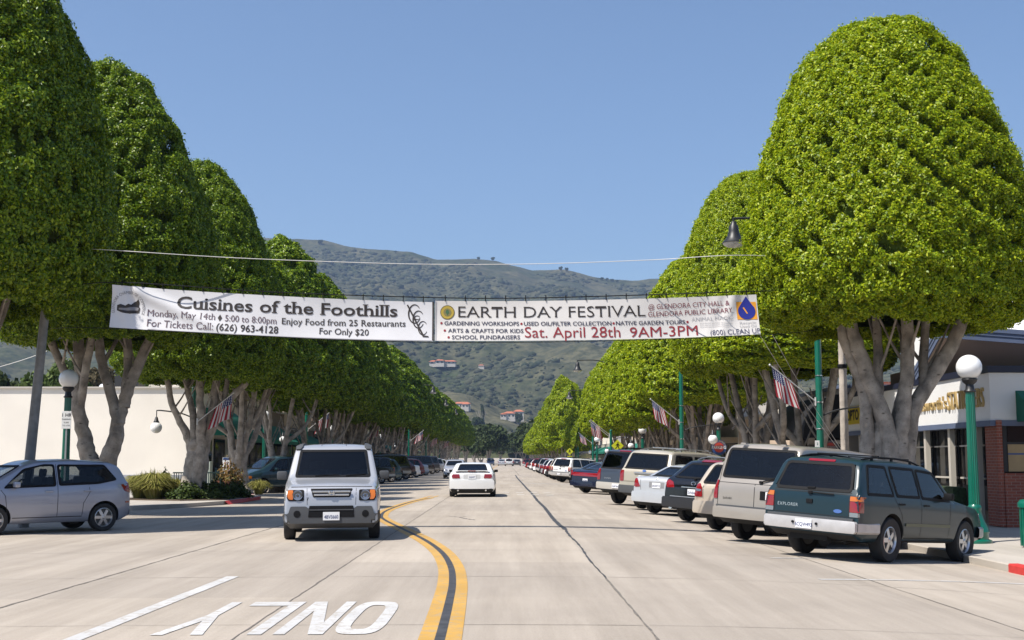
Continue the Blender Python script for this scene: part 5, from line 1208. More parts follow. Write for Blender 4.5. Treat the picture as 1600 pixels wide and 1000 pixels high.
more(SAL, 4.5, 62.6, 44, PB, 'black saloon half hidden beyond the dark blue saloon', gp_r, 1.05, 'parked_saloon')
# left kerb: noses to the pavement, tails to the street
for src, y, mat, lab, nm in [(SUVR, 80.5, PB, 'black SUV parked in shade behind the boxy silver SUV', 'parked_suv'), (ESTR, 86, mgreen, 'dark teal estate parked next to the black SUV on the left', 'parked_estate'), (SLATE, 93, PB, 'long black SUV parked in shade under the left trees', 'parked_suv'), (CROSS, 99, PM, 'maroon crossover parked in shade on the left', 'parked_crossover'), (SAL, 104.5, PW, 'white saloon parked among dark cars on the left', 'parked_saloon'),
                             (ESTR, 110, PR_, 'red estate parked in shade on the left', 'parked_estate'), (SAL, 116, PS, 'silver saloon parked past the red estate on the left', 'parked_saloon'), (VANR, 123, PB, 'black van parked far along the left kerb', 'parked_van'), (VANR, 134, PG, 'graphite van parked far along the left kerb', 'parked_van'), (SUVR, 146, PS, 'silver SUV parked far along the left kerb', 'parked_suv'), (ESTR, 158, PW, 'white estate parked far along the left kerb', 'parked_estate'), (SAL, 172, PG, 'graphite saloon parked far along the left kerb', 'parked_saloon'), (SAL, 190, PS, 'silver saloon at the far end of the left kerb', 'parked_saloon')]:
    more(src, -8.1, y, -135, mat, lab, gp_l, 0.6, nm)
more(MINI, -11.0, 66.5, -135, PB, 'black minivan parked past the blue green minivan', gp_l, 3.95, 'parked_minivan')
more(SAL, -4.15, 101, 180, PS, 'silver saloon coming towards us beside the white coupe', gp_d, 4.8, 'silver_saloon')
more(SUVR, -3.6, 300, 180, PBL, 'small blue SUV coming towards us far up the street', gp_d, 4.79, 'blue_suv')
more(SUVR, 0.75, 280, 0, PW, 'white SUV driving away far up the street', gp_d, 0, 'white_suv'); more(SAL, -0.9, 292, 0, PS, 'silver saloon far up the street left of the white SUV', gp_d, 0, 'silver_saloon'); more(SAL, 2.6, 290, 0, PG, 'dark saloon far up the street right of the white SUV', gp_d, 0, 'dark_saloon')
# ---------------------------------------------------------------- banners over the street
BY = 26.6
mat_vinyl = M('banner_vinyl', (0.60, 0.59, 0.60), 0.45, var=0.05, scale=1.2, bump=0.08, bscale=5)
mat_vinyl2 = M('banner_vinyl_warm', (0.62, 0.59, 0.56), 0.5, var=0.05, scale=1.2, bump=0.08, bscale=5)
INK = lambda n, c: M('ink_' + n, c, 0.5)
ink_blk, ink_fade, ink_red, ink_mar, ink_navy, ink_pale, ink_grey = INK('black', (.022, .014, .010)), INK('faded', (.10, .06, .075)), INK('red', (.24, .016, .022)), INK('maroon', (.17, .035, .05)), INK('navy', (.03, .03, .06)), INK('pale', (.40, .39, .40)), INK('grey', (.20, .19, .2))
def banner(name, label, TL, TR, BL, BR, mat, fold):
    A, B, C_, D_ = [at(p[0], p[1], BY) for p in (TL, TR, BL, BR)]
    Lp = TR[0] - TL[0]; Hp = ((BL[1] - TL[1]) + (BR[1] - TR[1])) / 2
    def f(a, b, d=0.0):
        u, v = a / Lp, b / Hp
        p = (A * (1 - u) + B * u) * (1 - v) + (C_ * (1 - u) + D_ * u) * v
        sag = 0.05 * 4 * u * (1 - u)
        return p + Vector((0, fold(u, v) - d, -sag))
    root = thing(name, label, 'banner', (0, 0, 0)); mb = MB(); nu, nv = 120, 14
    vs = [f(Lp * i / nu, Hp * j / nv) for j in range(nv + 1) for i in range(nu + 1)]
    mb.add(vs, [(j * (nu + 1) + i, j * (nu + 1) + i + 1, (j + 1) * (nu + 1) + i + 1, (j + 1) * (nu + 1) + i) for j in range(nv) for i in range(nu)])
    mb.build('sheet', mat, root, 180)
    pxm = FPX / BY      # photo pixels per metre here
    def text(body, a0, a1, base, cap, ink, bold=0.0, serif=0.0, base2=None):
        vs, fs = text_mesh(body, cap / 0.70, bold=bold, serif=serif)
        x0, x1 = min(v.x for v in vs), max(v.x for v in vs); k = (a1 - a0) / (x1 - x0); b2 = base if base2 is None else base2
        m = MB(); m.add([f(a0 + (v.x - x0) * k, base + (b2 - base) * (v.x - x0) / (x1 - x0) - v.y, 0.010) for v in vs], fs)
        o = m.build('lettering', ink, root); return o
    def shape(nm, poly, ink, d=0.007):
        P = []
        for i in range(len(poly)):
            a, b = Vector(poly[i]), Vector(poly[(i + 1) % len(poly)]); k = max(1, int((b - a).length / 2.5)); P += [a.lerp(b, j / k) for j in range(k)]
        nb = len(P); pts = list(P); xs_, ys_ = [q.x for q in P], [q.y for q in P]
        def ins(q):
            z = False
            for a, b in zip(P, P[1:] + P[:1]):
                if (a.y > q.y) != (b.y > q.y) and q.x < (b.x - a.x) * (q.y - a.y) / (b.y - a.y) + a.x: z = not z
            return z
        gx = min(xs_) + 1.3
        while gx < max(xs_):
            gy = min(ys_) + 1.3
            while gy < max(ys_):
                q = Vector((gx, gy))
                if ins(q) and min((q - o).length for o in P) > .9: pts.append(q)
                gy += 2.6
            gx += 2.6
        v2, e2, f2, *_ = delaunay_2d_cdt(pts, [(i, (i + 1) % nb) for i in range(nb)], [], 1, 1e-5)
        m = MB(); m.add([f(q.x, q.y, d) for q in v2], [tuple(q) for q in f2]); return m.build(nm, ink, root)
    def arcs(nm, specs, ink, d=0.007):
        m = MB()
        for (ca, cb, ra, rb, t0, t1, wd) in specs:
            n = 22; vs = []
            for i in range(n + 1):
                t = R(t0 + (t1 - t0) * i / n); w_ = wd * (0.45 + 0.55 * math.sin(math.pi * i / n))
                for s in (-1, 1): vs.append(f(ca + (ra + s * w_ / 2) * math.cos(t), cb - (rb + s * w_ / 2) * math.sin(t), d))
            m.add(vs, [(2 * i, 2 * i + 1, 2 * i + 3, 2 * i + 2) for i in range(n)])
        return m.build(nm, ink, root)
    def ringtext(body, ca, cb, r, t0, t1, cap, ink):
        vs, fs = text_mesh(body, cap / 0.7); x0, x1 = min(v.x for v in vs), max(v.x for v in vs); m = MB(); out = []
        for v in vs:
            t = R(t0 + (t1 - t0) * (v.x - x0) / (x1 - x0)); q = r + v.y; out.append(f(ca + q * math.cos(t), cb - q * math.sin(t), 0.006))
        m.add(out, fs); return m.build('ring_lettering', ink, root)
    m = MB()
    k = 0
    for i in range(16):
        a = Lp * (i + 0.5) / 16; p = f(a, 0.6, 0.015); q = p + Vector((0, 0.01, 0.13)); m.tube([p, q], 0.011, 6)
    m.build('tie', mat_trim, root)
    return root, f, text, shape, arcs, ringtext, Lp, Hp
def disc_poly(a, b, r, n=18): return [(a + r * math.cos(2 * math.pi * i / n), b + r * math.sin(2 * math.pi * i / n)) for i in range(n)]
def fold1(u, v):
    q = 0.10 * math.exp(-((v - (0.05 + 1.25 * (u - 0.06) / 0.42)) / 0.16) ** 2) * (1 if u > 0.06 else 0) * max(0, 1 - u / 0.55)
    for du, am in ((0.005, .035), (0.03, .045), (0.075, .035)): q += am * math.exp(-((u - du - 0.055 * v) / 0.012) ** 2)
    return -q + 0.02 * math.sin(9 * u + 2 * v) + 0.04 * u * v - 0.12 * v * v
root, f, text, shape, arcs, ringtext, Lp, Hp = banner('street_banner', 'white food event banner with black serif lettering, left of the festival banner', (176, 445), (677, 472), (173, 512), (677, 534), mat_vinyl, fold1)
text('Cuisines of the Foothills', 102, 445, 28, 18.5, ink_blk, .014, .06, 25)
text('Monday, May 14th', 57, 163, 43, 10, ink_fade, 0, .03); shape('diamond', [(170, 34), (173.5, 39.5), (170, 45), (166.5, 39.5)], ink_blk); text('5:00 to 8:00pm', 178, 258, 44, 10, ink_fade, 0, .03)
text('For Tickets Call:', 58, 161, 59, 11, ink_fade, 0, .03); text('(626) 963-4128', 166, 261, 59, 11, ink_blk, .012, .02)
text('Enjoy Food from 25 Restaurants', 266, 458, 44, 10, ink_blk, .006, .04, 41); text('For Only $20', 324, 401, 57, 10, ink_blk, .006, .04)
ringtext('GLENDORA CHAMBER OF COMMERCE', 27, 34, 22, 200, -20, 4.6, ink_grey)
m_ = [(9, 30), (15, 28), (22, 30), (27, 27), (31, 28), (35, 24), (39, 22), (42, 19), (44, 24), (43, 30), (45, 33), (44, 40), (30, 42), (18, 41), (9, 38)]
shape('emblem', m_, ink_blk); shape('emblem_detail', [(12, 34), (24, 33.5), (36, 31), (43, 32), (42, 36), (26, 37.5), (12, 36.5)], ink_grey, .010)
arcs('monogram', [(472, 20, 9.5, 15, 40, 330, 2.2), (478, 29, 8.5, 14, 40, 330, 2.2), (485, 43, 7, 11, 40, 330, 1.8), (476, 26, 4, 3, 0, 350, 1.5)], ink_blk)
shape('monogram_stroke', [(459.5, 6), (461.5, 5), (487, 55), (494, 56), (494, 58), (485, 57.5)], ink_blk, .010)
shape('hem', [(499.5, -0.5), (502, -0.5), (502, 63.5), (499.5, 63.5)], ink_blk, .008); shape('hem', [(60, Hp - 1.2), (499, Hp - 1.2), (499, Hp), (60, Hp)], ink_grey, .008)
def fold2(u, v):
    q = 0.0
    for c_, am in ((0.93, .07), (0.885, .03)): q += am * math.exp(-((u - c_ + 0.05 * v) / 0.018) ** 2) * (1 - 0.6 * v)
    return -q + 0.018 * math.sin(7 * u + 3 * v) - 0.10 * v * v + .05 * v * math.exp(-((u - .72) / .09) ** 2)
root, f, text, shape, arcs, ringtext, Lp, Hp = banner('street_banner', 'white festival banner with red date lettering and a blue drop logo', (680, 470), (1182, 460), (680, 533), (1187, 523), mat_vinyl2, fold2)
seal = INK('gold', (.42, .30, .04)); shape('seal', disc_poly(19, 18, 11.3), INK('seal_rim', (.16, .12, .03))); shape('seal', disc_poly(19, 18, 10), seal, .010); shape('seal', disc_poly(19, 18, 6.2), INK('seal_centre', (.20, .17, .06)), .013)
ringtext('CITY OF GLENDORA CALIFORNIA', 19, 18, 7.1, 260, -80, 1.9, ink_blk); shape('seal_tree', [(18.2, 21), (16, 18.5), (17, 15), (19, 13.6), (21, 15), (22, 18.5), (19.8, 21), (19.8, 22.6), (18.2, 22.6)], INK('seal_green', (.05, .12, .05)), .016)
text('EARTH DAY FESTIVAL', 36, 327, 25.5, 17.5, ink_blk, -.006, .02, 27.5)
text('@ GLENDORA CITY HALL &', 332, 458, 17, 7.6, ink_mar, 0, 0, 15); text('GLENDORA PUBLIC LIBRARY', 331, 462, 28.5, 7.6, ink_mar, 0, 0, 26.5)
for s_, a0, a1, b, b2 in (('GARDENING WORKSHOPS', 14.3, 130, 38, 39), ('USED OIL/FILTER COLLECTION', 137.5, 273, 39, 40.5), ('NATIVE GARDEN TOURS', 280, 388, 40.5, 41.5), ('ARTS & CRAFTS FOR KIDS', 20, 136.5, 49.7, 50.5), ('SCHOOL FUNDRAISERS', 26, 131, 60.3, 60.5)): text(s_, a0, a1, b, 6.2, ink_navy, .012, 0, b2)
for a, b in ((9.7, 35), (133.7, 36.2), (276.5, 37.6), (391.5, 38.5), (15, 46.7), (21, 57.5)): shape('bullet', disc_poly(a, b, 1.9, 12), ink_red)
text('Sat. April 28th', 138.5, 286, 58, 17, ink_red, 0, 0, 59.5); text('9AM-3PM', 301, 406, 60, 16, ink_red, 0, 0, 60)
text('(800) CLEAN UP', 425, 502, 61, 8, INK('slate', (.07, .07, .12))); text('ANIMAL MAGIC', 398, 462, 37.5, 6, ink_pale); text('Recycle', 472, 497, 45.5, 4, ink_pale); text('Used Oil', 472, 497, 51, 4, ink_pale)
for b in (42, 45, 48): text('Santa Monica Mountains recycling pays', 410, 460, b, 1.7, ink_pale)
shape('logo_square', [(469, 10.5), (500, 11.5), (500, 39), (469, 38)], INK('orange', (.70, .30, .02)), .009)
dr = [(485, 2)] + [(484.5 + 13.5 * math.sin(R(t)) * (1 if abs(t) > 60 else .96), 25.5 - 13 * math.cos(R(t))) for t in range(50, 311, 13)]
shape('logo_drop', dr, INK('royal_blue', (.012, .018, .22)), .017); shape('logo_highlight', [(478.5, 20), (480.5, 19), (486, 29), (484.5, 30)], INK('orange', (.70, .30, .02)), .023)
shape('hem', [(0, -0.3), (2, -0.3), (2, 63), (0, 63)], ink_pale, .008)
# poles and wires that carry them
mat_steel = M('weathered_steel_pole', (0.22, 0.22, 0.22), 0.6, 0.3, var=.2, scale=5)
mat_wood = M('weathered_pole_wood', (0.40, 0.35, 0.30), 0.85, var=.25, scale=4, bump=.4, bscale=14)
t = thing('steel_pole', 'tall leaning grey steel pole beside the silver hatchback', 'pole', (-11.05, 29, gz(-11, 29) - .05)); mb = MB(); mb.tube([(0, 0, 0), (.06, 0, 1.2), (.33, 0, 5.6), (.4, 0, 7.0)], [.125, .12, .095, .09], 16); mb.build('shaft', mat_steel, t, 50); mb = MB(); mb.sphere((.4, 0, 7.0), .1, 12); mb.build('cap', mat_steel, t, 50)
t = thing('wooden_pole', 'bare pale wooden pole left of the big dome-shaped tree', 'pole', (9.75, 36, -.2)); mb = MB(); mb.tube([(0, 0, 0), (.0, 0, 3), (0, 0, 7.6)], [.125, .115, .10], 14, bark=.03); mb.build('shaft', mat_wood, t, 50); mb = MB(); mb.lathe([(.13, 4.3), (.14, 4.32), (.14, 4.4), (.12, 4.42)], n=14); mb.build('strap', mat_trim, t)
Pl, Pr = Vector((-10.7, 29, 0)), Vector((9.75, 36, 0))
def wire(name, label, pts, r, mat):
    mb = MB(); mb.tube(smooth3(pts), r, 5); return tag(mb.build(name, mat, smooth=80), label, 'cable')
def smooth3(P, k=8):
    P = [Vector(p) for p in P]; out = []
    for i in range(len(P) - 1):
        p0, p1, p2, p3 = P[max(0, i - 1)], P[i], P[i + 1], P[min(len(P) - 1, i + 2)]
        for j in range(k):
            t = j / k; out.append(0.5 * (2 * p1 + (p2 - p0) * t + (2 * p0 - 5 * p1 + 4 * p2 - p3) * t * t + (3 * p1 - p0 - 3 * p2 + p3) * t ** 3))
    return out + [P[-1]]
mat_wire = M('pale_wire', (0.62, 0.60, 0.57), 0.5)
wire('span_wire', 'thin pale wire strung across the street above the banners', [(Pl.x, 29, at(65, 386, 29).z)] + [at(px, py, BY) for px, py in ((176, 391), (350, 402), (520, 409), (680, 413), (850, 412), (1020, 406), (1175, 399))] + [(9.75, 36, 7.2)], .0075, mat_wire)
wire('banner_cable', 'dark cable carrying the two white banners along their top edge', [(Pl.x, 29, 5.4)] + [at(px, py, BY + .02) for px, py in ((176, 441), (420, 456), (640, 464), (800, 466), (1000, 461), (1182, 455))] + [(9.75, 36, 6.4)], .011, mat_trim)
wire('lower_cable', 'dark cable along the bottom edge of the two banners', [(Pl.x, 29, 4.5)] + [at(px, py, BY + .02) for px, py in ((173, 513), (677, 535))] + [at(1187, 524, BY + .02), (9.75, 36, 5.4)], .007, mat_trim)
wire('guy_wire', 'pale guy wire from the wooden pole up to the festival banner', [(9.7, 35.9, 1.55), at(1240, 606, 32), at(1187, 523, BY + .02)], .006, mat_wire)
wire('guy_wire', 'second pale guy wire slanting up beside the flag on the right', [(9.72, 35.9, 1.6), at(1250, 600, 32), at(1207, 523, 27.5)], .006, mat_wire)
wire('overhead_wire', 'faint wire at the left edge running up behind the trees', [at(-200, 620, 60), at(0, 573, 58), at(112, 533, 56), at(260, 470, 55)], .014, mat_wire)

# ---------------------------------------------------------------- lamps, flags, signs
mat_green = M('green_enamel', (0.0, 0.115, 0.072), 0.35, coat=.5, var=.08, scale=4)
mat_globe = M('white_globe', (0.80, 0.80, 0.79), 0.25, coat=.4)
mat_iron = M('black_iron', (0.014, 0.014, 0.015), 0.45)
def globe_post():
    t = thing('globe_lamp_post', 'x', 'street lamp')
    mb = MB(); mb.lathe([(.001, 0), (.30, 0), (.30, .05), (.24, .08), (.235, .18), (.26, .22), (.24, .30), (.16, .46), (.125, .62), (.135, .66), (.13, .70), (.10, .74)], n=28); mb.build('base', mat_green, t, 40)
    mb = MB(); mb.lathe([(.108, .72), (.095, 1.6), (.085, 2.92)], n=60, flute=.13, nfl=15); mb.build('post', mat_green, t, 25)
    mb = MB(); mb.lathe([(.10, 2.90), (.115, 2.92), (.085, 2.96), (.075, 3.05), (.13, 3.10), (.15, 3.15), (.13, 3.18), (.001, 3.19)], n=28); mb.build('collar', mat_iron, t, 40)
    mb = MB(); mb.sphere((0, 0, 3.39), .245, 32); mb.build('globe', mat_globe, t, 180); return t
GP = globe_post(); first = True
for x, y, lab in [(9.69, 26.0, 'green fluted lamp post with white globe in front of the stationery shop'), (9.7, 57, 'globe lamp post carrying the round parking sign'), (8.75, 80, 'globe lamp post behind the slate blue SUV on the right'), (8.6, 118, 'small globe lamp post far along the right pavement'), (8.4, 150, 'small globe lamp post at the far right end'),
                  (-12.1, 34.6, 'globe lamp post in shade beside the V-forked tree'), (-12.3, 64, 'globe lamp post above the blue green minivan'), (-12.7, 92, 'globe lamp post in shade beyond the boxy SUV'), (-12.4, 124, 'globe lamp post far along the left pavement'), (-11.8, 155, 'globe lamp post at the far left end')]:
    o = GP if first else copy_tree(GP); first = False; o['label'] = lab; o['group'] = 'green globe lamp posts along the pavements'
    o.location = (x, y, gz(x, y) + .14)
    if y == 26.0: o.scale = (1.07,) * 3; o.location.z = -.23
def street_light(side):
    """tall pole: bell lamp over the road, small globe over the pavement"""
    t = thing('street_light', 'x', 'street lamp')
    mb = MB(); mb.lathe([(.001, 0), (.22, 0), (.22, .08), (.15, .14), (.14, .5), (.11, .56)], n=20); mb.build('base', mat_green, t, 40)
    mb = MB(); mb.tube([(0, 0, .5), (0, 0, 8.9)], [.105, .08], 18); mb.build('pole', mat_green, t, 50)
    mb = MB()
    for z in (2.6, 3.35, 4.1): mb.lathe([(.105, z), (.112, z + .004), (.112, z + .022), (.105, z + .026)], n=18)
    mb.build('band', mat_chrome, t, 50)
    mb = MB(); mb.tube(smooth3([(0, 0, 8.35), (side * 1.0, 0, 8.62), (side * 2.32, 0, 8.62)]), .035, 8); mb.tube([(side * 2.32, 0, 8.64), (side * 2.32, 0, 8.52)], .03, 8); mb.build('road_arm', mat_iron, t, 60)
    mb = MB(); mb.lathe([(.001, 8.54), (.07, 8.53), (.09, 8.45), (.13, 8.40), (.15, 8.25), (.19, 8.10), (.22, 8.06), (.23, 8.03), (.34, 7.92), (.34, 7.90)], (side * 2.32, 0, 0), 28); mb.build('bell_shade', mat_iron, t, 35)
    mb = MB(); mb.lathe([(.33, 7.91), (.30, 7.86), (.20, 7.79), (.001, 7.76)], (side * 2.32, 0, 0), 24); mb.build('lens', M('lamp_glass', (.45, .46, .45), .15, coat=.5), t, 60)
    mb = MB(); mb.tube(smooth3([(0, 0, 2.95), (-side * .5, 0, 3.14), (-side * 1.2, 0, 3.24), (-side * 1.4, 0, 3.24)]), .025, 8); mb.tube([(-side * 1.4, 0, 3.26), (-side * 1.4, 0, 3.0)], .018, 8); mb.build('pavement_arm', mat_iron, t, 60)
    mb = MB(); mb.lathe([(.02, 3.02), (.05, 2.98), (.08, 2.86), (.11, 2.82), (.11, 2.78)], (-side * 1.4, 0, 0), 18); mb.build('fitter', mat_iron, t, 40)
    mb = MB(); mb.sphere((-side * 1.4, 0, 2.6), .215, 28); mb.build('globe', mat_globe, t, 180); return t
LR = street_light(-1); LL = street_light(1)
lights = []
for src, pts in ((LR, [(8.85, 35.2, 'green street light pole with bell lamp beside the big dome-shaped tree'), (7.95, 56.5, 'green street light pole right of the raised flag past the gold SUV'), (7.4, 88, 'green street light pole beside the walking figure sign'), (8.7, 125, 'street light with dark bell lamp in front of the cleft tree'), (8.6, 149, 'street light with dark bell lamp, furthest of the right row')]),
                 (LL, [(-11.75, 47.2, 'green street light with hanging globe hidden behind the fanning tree'), (-12.0, 75.5, 'green street light pole holding a flag behind the boxy silver SUV'), (-11.9, 104, 'green street light holding a flag in the left shade'), (-9.4, 122, 'green street light with a pale flag far down the left row'), (-9.5, 150, 'second furthest flagged street light of the left row'), (-9.4, 178, 'furthest flagged street light of the left row')])):
    fst = True
    for x, y, lab in pts:
        o = src if fst else copy_tree(src); fst = False; o['label'] = lab; o['group'] = 'tall green street lights with bell lamps'; o.location = (x, y, gz(x, y) + .14); lights.append((x, y, lab, -1 if src is LR else 1))
# flag: cloth hanging from a slanted staff
mf = bpy.data.materials.new('flag_cloth'); mf.use_nodes = True; n = mf.node_tree; L = n.links.new; p = n.nodes['Principled BSDF']; p.inputs['Roughness'].default_value = .75
uv = n.nodes.new('ShaderNodeUVMap'); sp = n.nodes.new('ShaderNodeSeparateXYZ'); L(uv.outputs[0], sp.inputs[0])
def mth(op, a, b=None, c_=None):
    q = n.nodes.new('ShaderNodeMath'); q.operation = op
    for i, s in enumerate((a, b, c_)):
        if s is None: continue
        if isinstance(s, (int, float)): q.inputs[i].default_value = s
        else: L(s, q.inputs[i])
    return q.outputs[0]
U_, V_ = sp.outputs[0], sp.outputs[1]
stripe = mth('LESS_THAN', mth('FRACT', mth('MULTIPLY', U_, 6.5)), .5)
canton = mth('MULTIPLY', mth('LESS_THAN', U_, 7 / 13), mth('LESS_THAN', V_, .40))
du = mth('SUBTRACT', mth('FRACT', mth('MULTIPLY', U_, 9 * 13 / 14)), .5); dv = mth('SUBTRACT', mth('FRACT', mth('MULTIPLY', V_, 15)), .5)
star = mth('LESS_THAN', mth('ADD', mth('MULTIPLY', du, du), mth('MULTIPLY', dv, dv)), .07)
def mixc(f_, a, b):
    q = n.nodes.new('ShaderNodeMix'); q.data_type = 'RGBA'; L(f_, q.inputs[0])
    for i, s in ((6, a), (7, b)):
        if isinstance(s, tuple): q.inputs[i].default_value = (*s, 1)
        else: L(s, q.inputs[i])
    return q.outputs[2]
cc = mixc(canton, mixc(stripe, (.68, .66, .66), (.36, .016, .03)), mixc(star, (.018, .025, .13), (.7, .7, .7)))
L(cc, p.inputs['Base Color']); tr_ = n.nodes.new('ShaderNodeBsdfTranslucent'); L(cc, tr_.inputs[0]); ms = n.nodes.new('ShaderNodeMixShader'); ms.inputs[0].default_value = .35
L(p.outputs[0], ms.inputs[1]); L(tr_.outputs[0], ms.inputs[2]); L(ms.outputs[0], n.nodes['Material Output'].inputs[0])
mat_staff = M('flag_staff', (.55, .54, .52), .4, .3)
def make_flag(side, seed):
    rg = random.Random(seed); t = thing('flag', 'x', 'flag')
    tip = Vector((side * 1.30, -.15, 1.02)); mb = MB(); mb.tube([(0, 0, 0), tip], .018, 8); mb.sphere(tip, .035, 10); mb.tube([(0, 0, -.12), (0, 0, .12)], .03, 8); mb.build('staff', mat_staff, t, 50)
    nu, nv = 20, 18; vs = []; uvs = []
    d = tip.normalized(); ln = tip.length
    for j in range(nv + 1):
        for i in range(nu + 1):
            u, v = i / nu, j / nv
            q = d * (ln - .05 - u * .74)
            fly = .86 * v; sway = side * (-.10 - .16 * u) * v
            fold_ = .075 * math.sin(u * 10 + v * 2.0 + seed) * v ** .7 + .03 * math.sin(u * 21 + seed * 2) * v
            vs.append(q + Vector((sway + .05 * math.sin(u * 9 + seed + 1) * v - side * .18 * v * v * (1 - u) * 0, fold_, -fly * (1 - .04 * u)))); uvs.append((u, v))
    fs = [(j * (nu + 1) + i, j * (nu + 1) + i + 1, (j + 1) * (nu + 1) + i + 1, (j + 1) * (nu + 1) + i) for j in range(nv) for i in range(nu)]
    me = bpy.data.meshes.new('cloth'); me.from_pydata(vs, [], fs); me.materials.append(mf); l_ = me.uv_layers.new(name='UVMap')
    for p_ in me.polygons:
        for li, vi in zip(p_.loop_indices, p_.vertices): l_.data[li].uv = uvs[vi]
    me.shade_smooth(); link(bpy.data.objects.new('cloth', me), t); return t
FL = {s: [make_flag(s, k) for k in range(3)] for s in (-1, 1)}; used = {}
labs = {-1: ['striped flag raised beside the guy wires on the right', 'striped flag above the gold SUV on the right', 'striped flag nearest the walking figure sign', 'pale striped flag in front of the cleft tree', 'most distant striped flag on the right'],
        1: ['striped flag hanging among limbs by the green awning', 'striped flag on slanted staff right behind the boxy SUV', 'striped flag above the roof corner of the boxy SUV', 'pale striped flag lit against the dark left trees', 'small striped flag second from the far end on the left', 'most distant striped flag on the left']}
cnt_ = {-1: 0, 1: 0}
def put_flag(x, y, z, side, lab):
    k = cnt_[side] % 3; cnt_[side] += 1; src = FL[side][k]
    o = src if (side, k) not in used else copy_tree(src); used[(side, k)] = 1
    o['label'] = lab; o['group'] = 'striped flags along the street'; o.location = (x, y, z)
i_ = {-1: 0, 1: 0}
for x, y, lab, sd_ in lights:
    if x == -11.75: put_flag(-11.0, 44.72, 2.82, 1, labs[1][i_[1]]); i_[1] += 1; continue
    put_flag(x + sd_ * .11, y - .03, gz(x, y) + .14 + (3.38 if sd_ < 0 else 3.2), sd_, labs[sd_][i_[sd_]]); i_[sd_] += 1
t = thing('flag_pole', 'short green pole with a flag by the crosswalk on the right', 'pole', (6.9, 82, gz(6.9, 82))); mb = MB(); mb.tube([(0, 0, 0), (0, 0, 3.6)], .07, 12); mb.build('shaft', mat_green, t, 50); mb = MB(); mb.sphere((0, 0, 3.62), .09, 12); mb.build('finial', mat_green, t, 60)
put_flag(6.8, 81.95, 2.95, -1, 'striped flag left of the walking figure sign')
# signs
mat_signback = M('sign_metal', (.35, .36, .36), .4, .6); mat_ysign = M('sign_lime', (.50, .52, .015), .45); mat_wsign = M('sign_white', (.72, .72, .71), .45)
def plane_frame(x, y, z): return lambda u, v, d: (x + u, y - d, z + v)
def ped_sign(x, y, lab):
    t = thing('crossing_sign', lab, 'traffic sign', (x, y, gz(x, y) + .1), 0, 'yellow walking figure signs')
    mb = MB(); mb.box((0, .04, 1.35), (.06, .05, 2.7)); mb.build('post', mat_signback, t)
    mb = MB(); r = .40; mb.add([(0, 0, 2.55 - r), (r, 0, 2.55), (0, 0, 2.55 + r), (-r, 0, 2.55), (0, .012, 2.55 - r), (r, .012, 2.55), (0, .012, 2.55 + r), (-r, .012, 2.55)], [(0, 1, 2, 3), (7, 6, 5, 4), (0, 4, 5, 1), (1, 5, 6, 2), (2, 6, 7, 3), (3, 7, 4, 0)]); pn = mb.build('diamond_panel', mat_ysign, t)
    mb = MB(); fr = lambda pts, d=-.008: mb.add([(u, d, 2.55 + v) for u, v in pts], [tuple(range(len(pts)))])
    fr([(.03 + .05 * math.cos(a), .25 + .05 * math.sin(a)) for a in [k * .5236 for k in range(12)]]); fr([(-.05, .18), (.07, .18), (.08, -.02), (-.04, -.02)]); fr([(-.05, .17), (-.02, .11), (-.13, -.01), (-.16, .02)]); fr([(.06, .17), (.18, .02), (.15, -.01), (.03, .12)]); fr([(-.04, 0), (.03, 0), (-.06, -.13), (-.17, -.26), (-.22, -.23), (-.11, -.12)]); fr([(.0, 0), (.08, 0), (.10, -.14), (.17, -.24), (.12, -.27), (.04, -.15)])
    mb.v = [(u * .8, d, 2.55 + (v - 2.55) * .8) for u, d, v in mb.v]; mb.build('walking_figure', mat_trim, pn)
    mb = MB(); mb.box((0, .006, 1.9), (.50, .012, .30)); pq = mb.build('arrow_panel', mat_ysign, t)
    mb = MB(); mb.add([(u * .85, -.008, 1.9 + v) for u, v in ((.2, .11), (.24, .07), (-.08, -.07), (-.05, -.12), (-.22, -.11), (-.15, .04), (-.12, -.02))], [(0, 1, 2, 3, 4, 5, 6)]); mb.build('arrow', mat_trim, pq)
ped_sign(7.2, 80.6, 'yellow walking figure sign above the slate blue SUV roof'); ped_sign(7.1, 139, 'smaller yellow walking figure sign further up the street')
t = thing('parking_sign', 'round red and blue parking sign on the globe lamp post', 'sign', (9.68, 56.85, gz(9.7, 57) + .14))
mb = MB(); mb.lathe([(.001, 0), (.34, 0), (.34, .02), (.001, .02)], (0, 0, 2.3), 36, 'Y'); b_ = mb.build('blue_disc', INK('sign_blue', (.02, .05, .16)), t, 30)
mb = MB(); mb.lathe([(.001, -.004), (.225, -.004), (.225, .0), (.001, .0)], (0, 0, 2.3), 36, 'Y'); mb.build('red_disc', INK('sign_red', (.42, .05, .03)), b_, 30)
text_obj('lettering', 'PARKING', .19, INK('sign_white', (.75, .75, .74)), b_, plane_frame(0, 0, 2.235), .012, bold=.02, align='CENTER', squash=.82)
vs, fs = text_mesh('MARKET DISTRICT', .085); x0, x1 = min(v.x for v in vs), max(v.x for v in vs); mb = MB(); mb.add([((.255 + v.y) * math.cos(R(165 - 150 * (v.x - x0) / (x1 - x0))), -.008, 2.3 + (.255 + v.y) * math.sin(R(165 - 150 * (v.x - x0) / (x1 - x0)))) for v in vs], fs); mb.build('ring_lettering', INK('sign_gold', (.5, .38, .1)), b_)
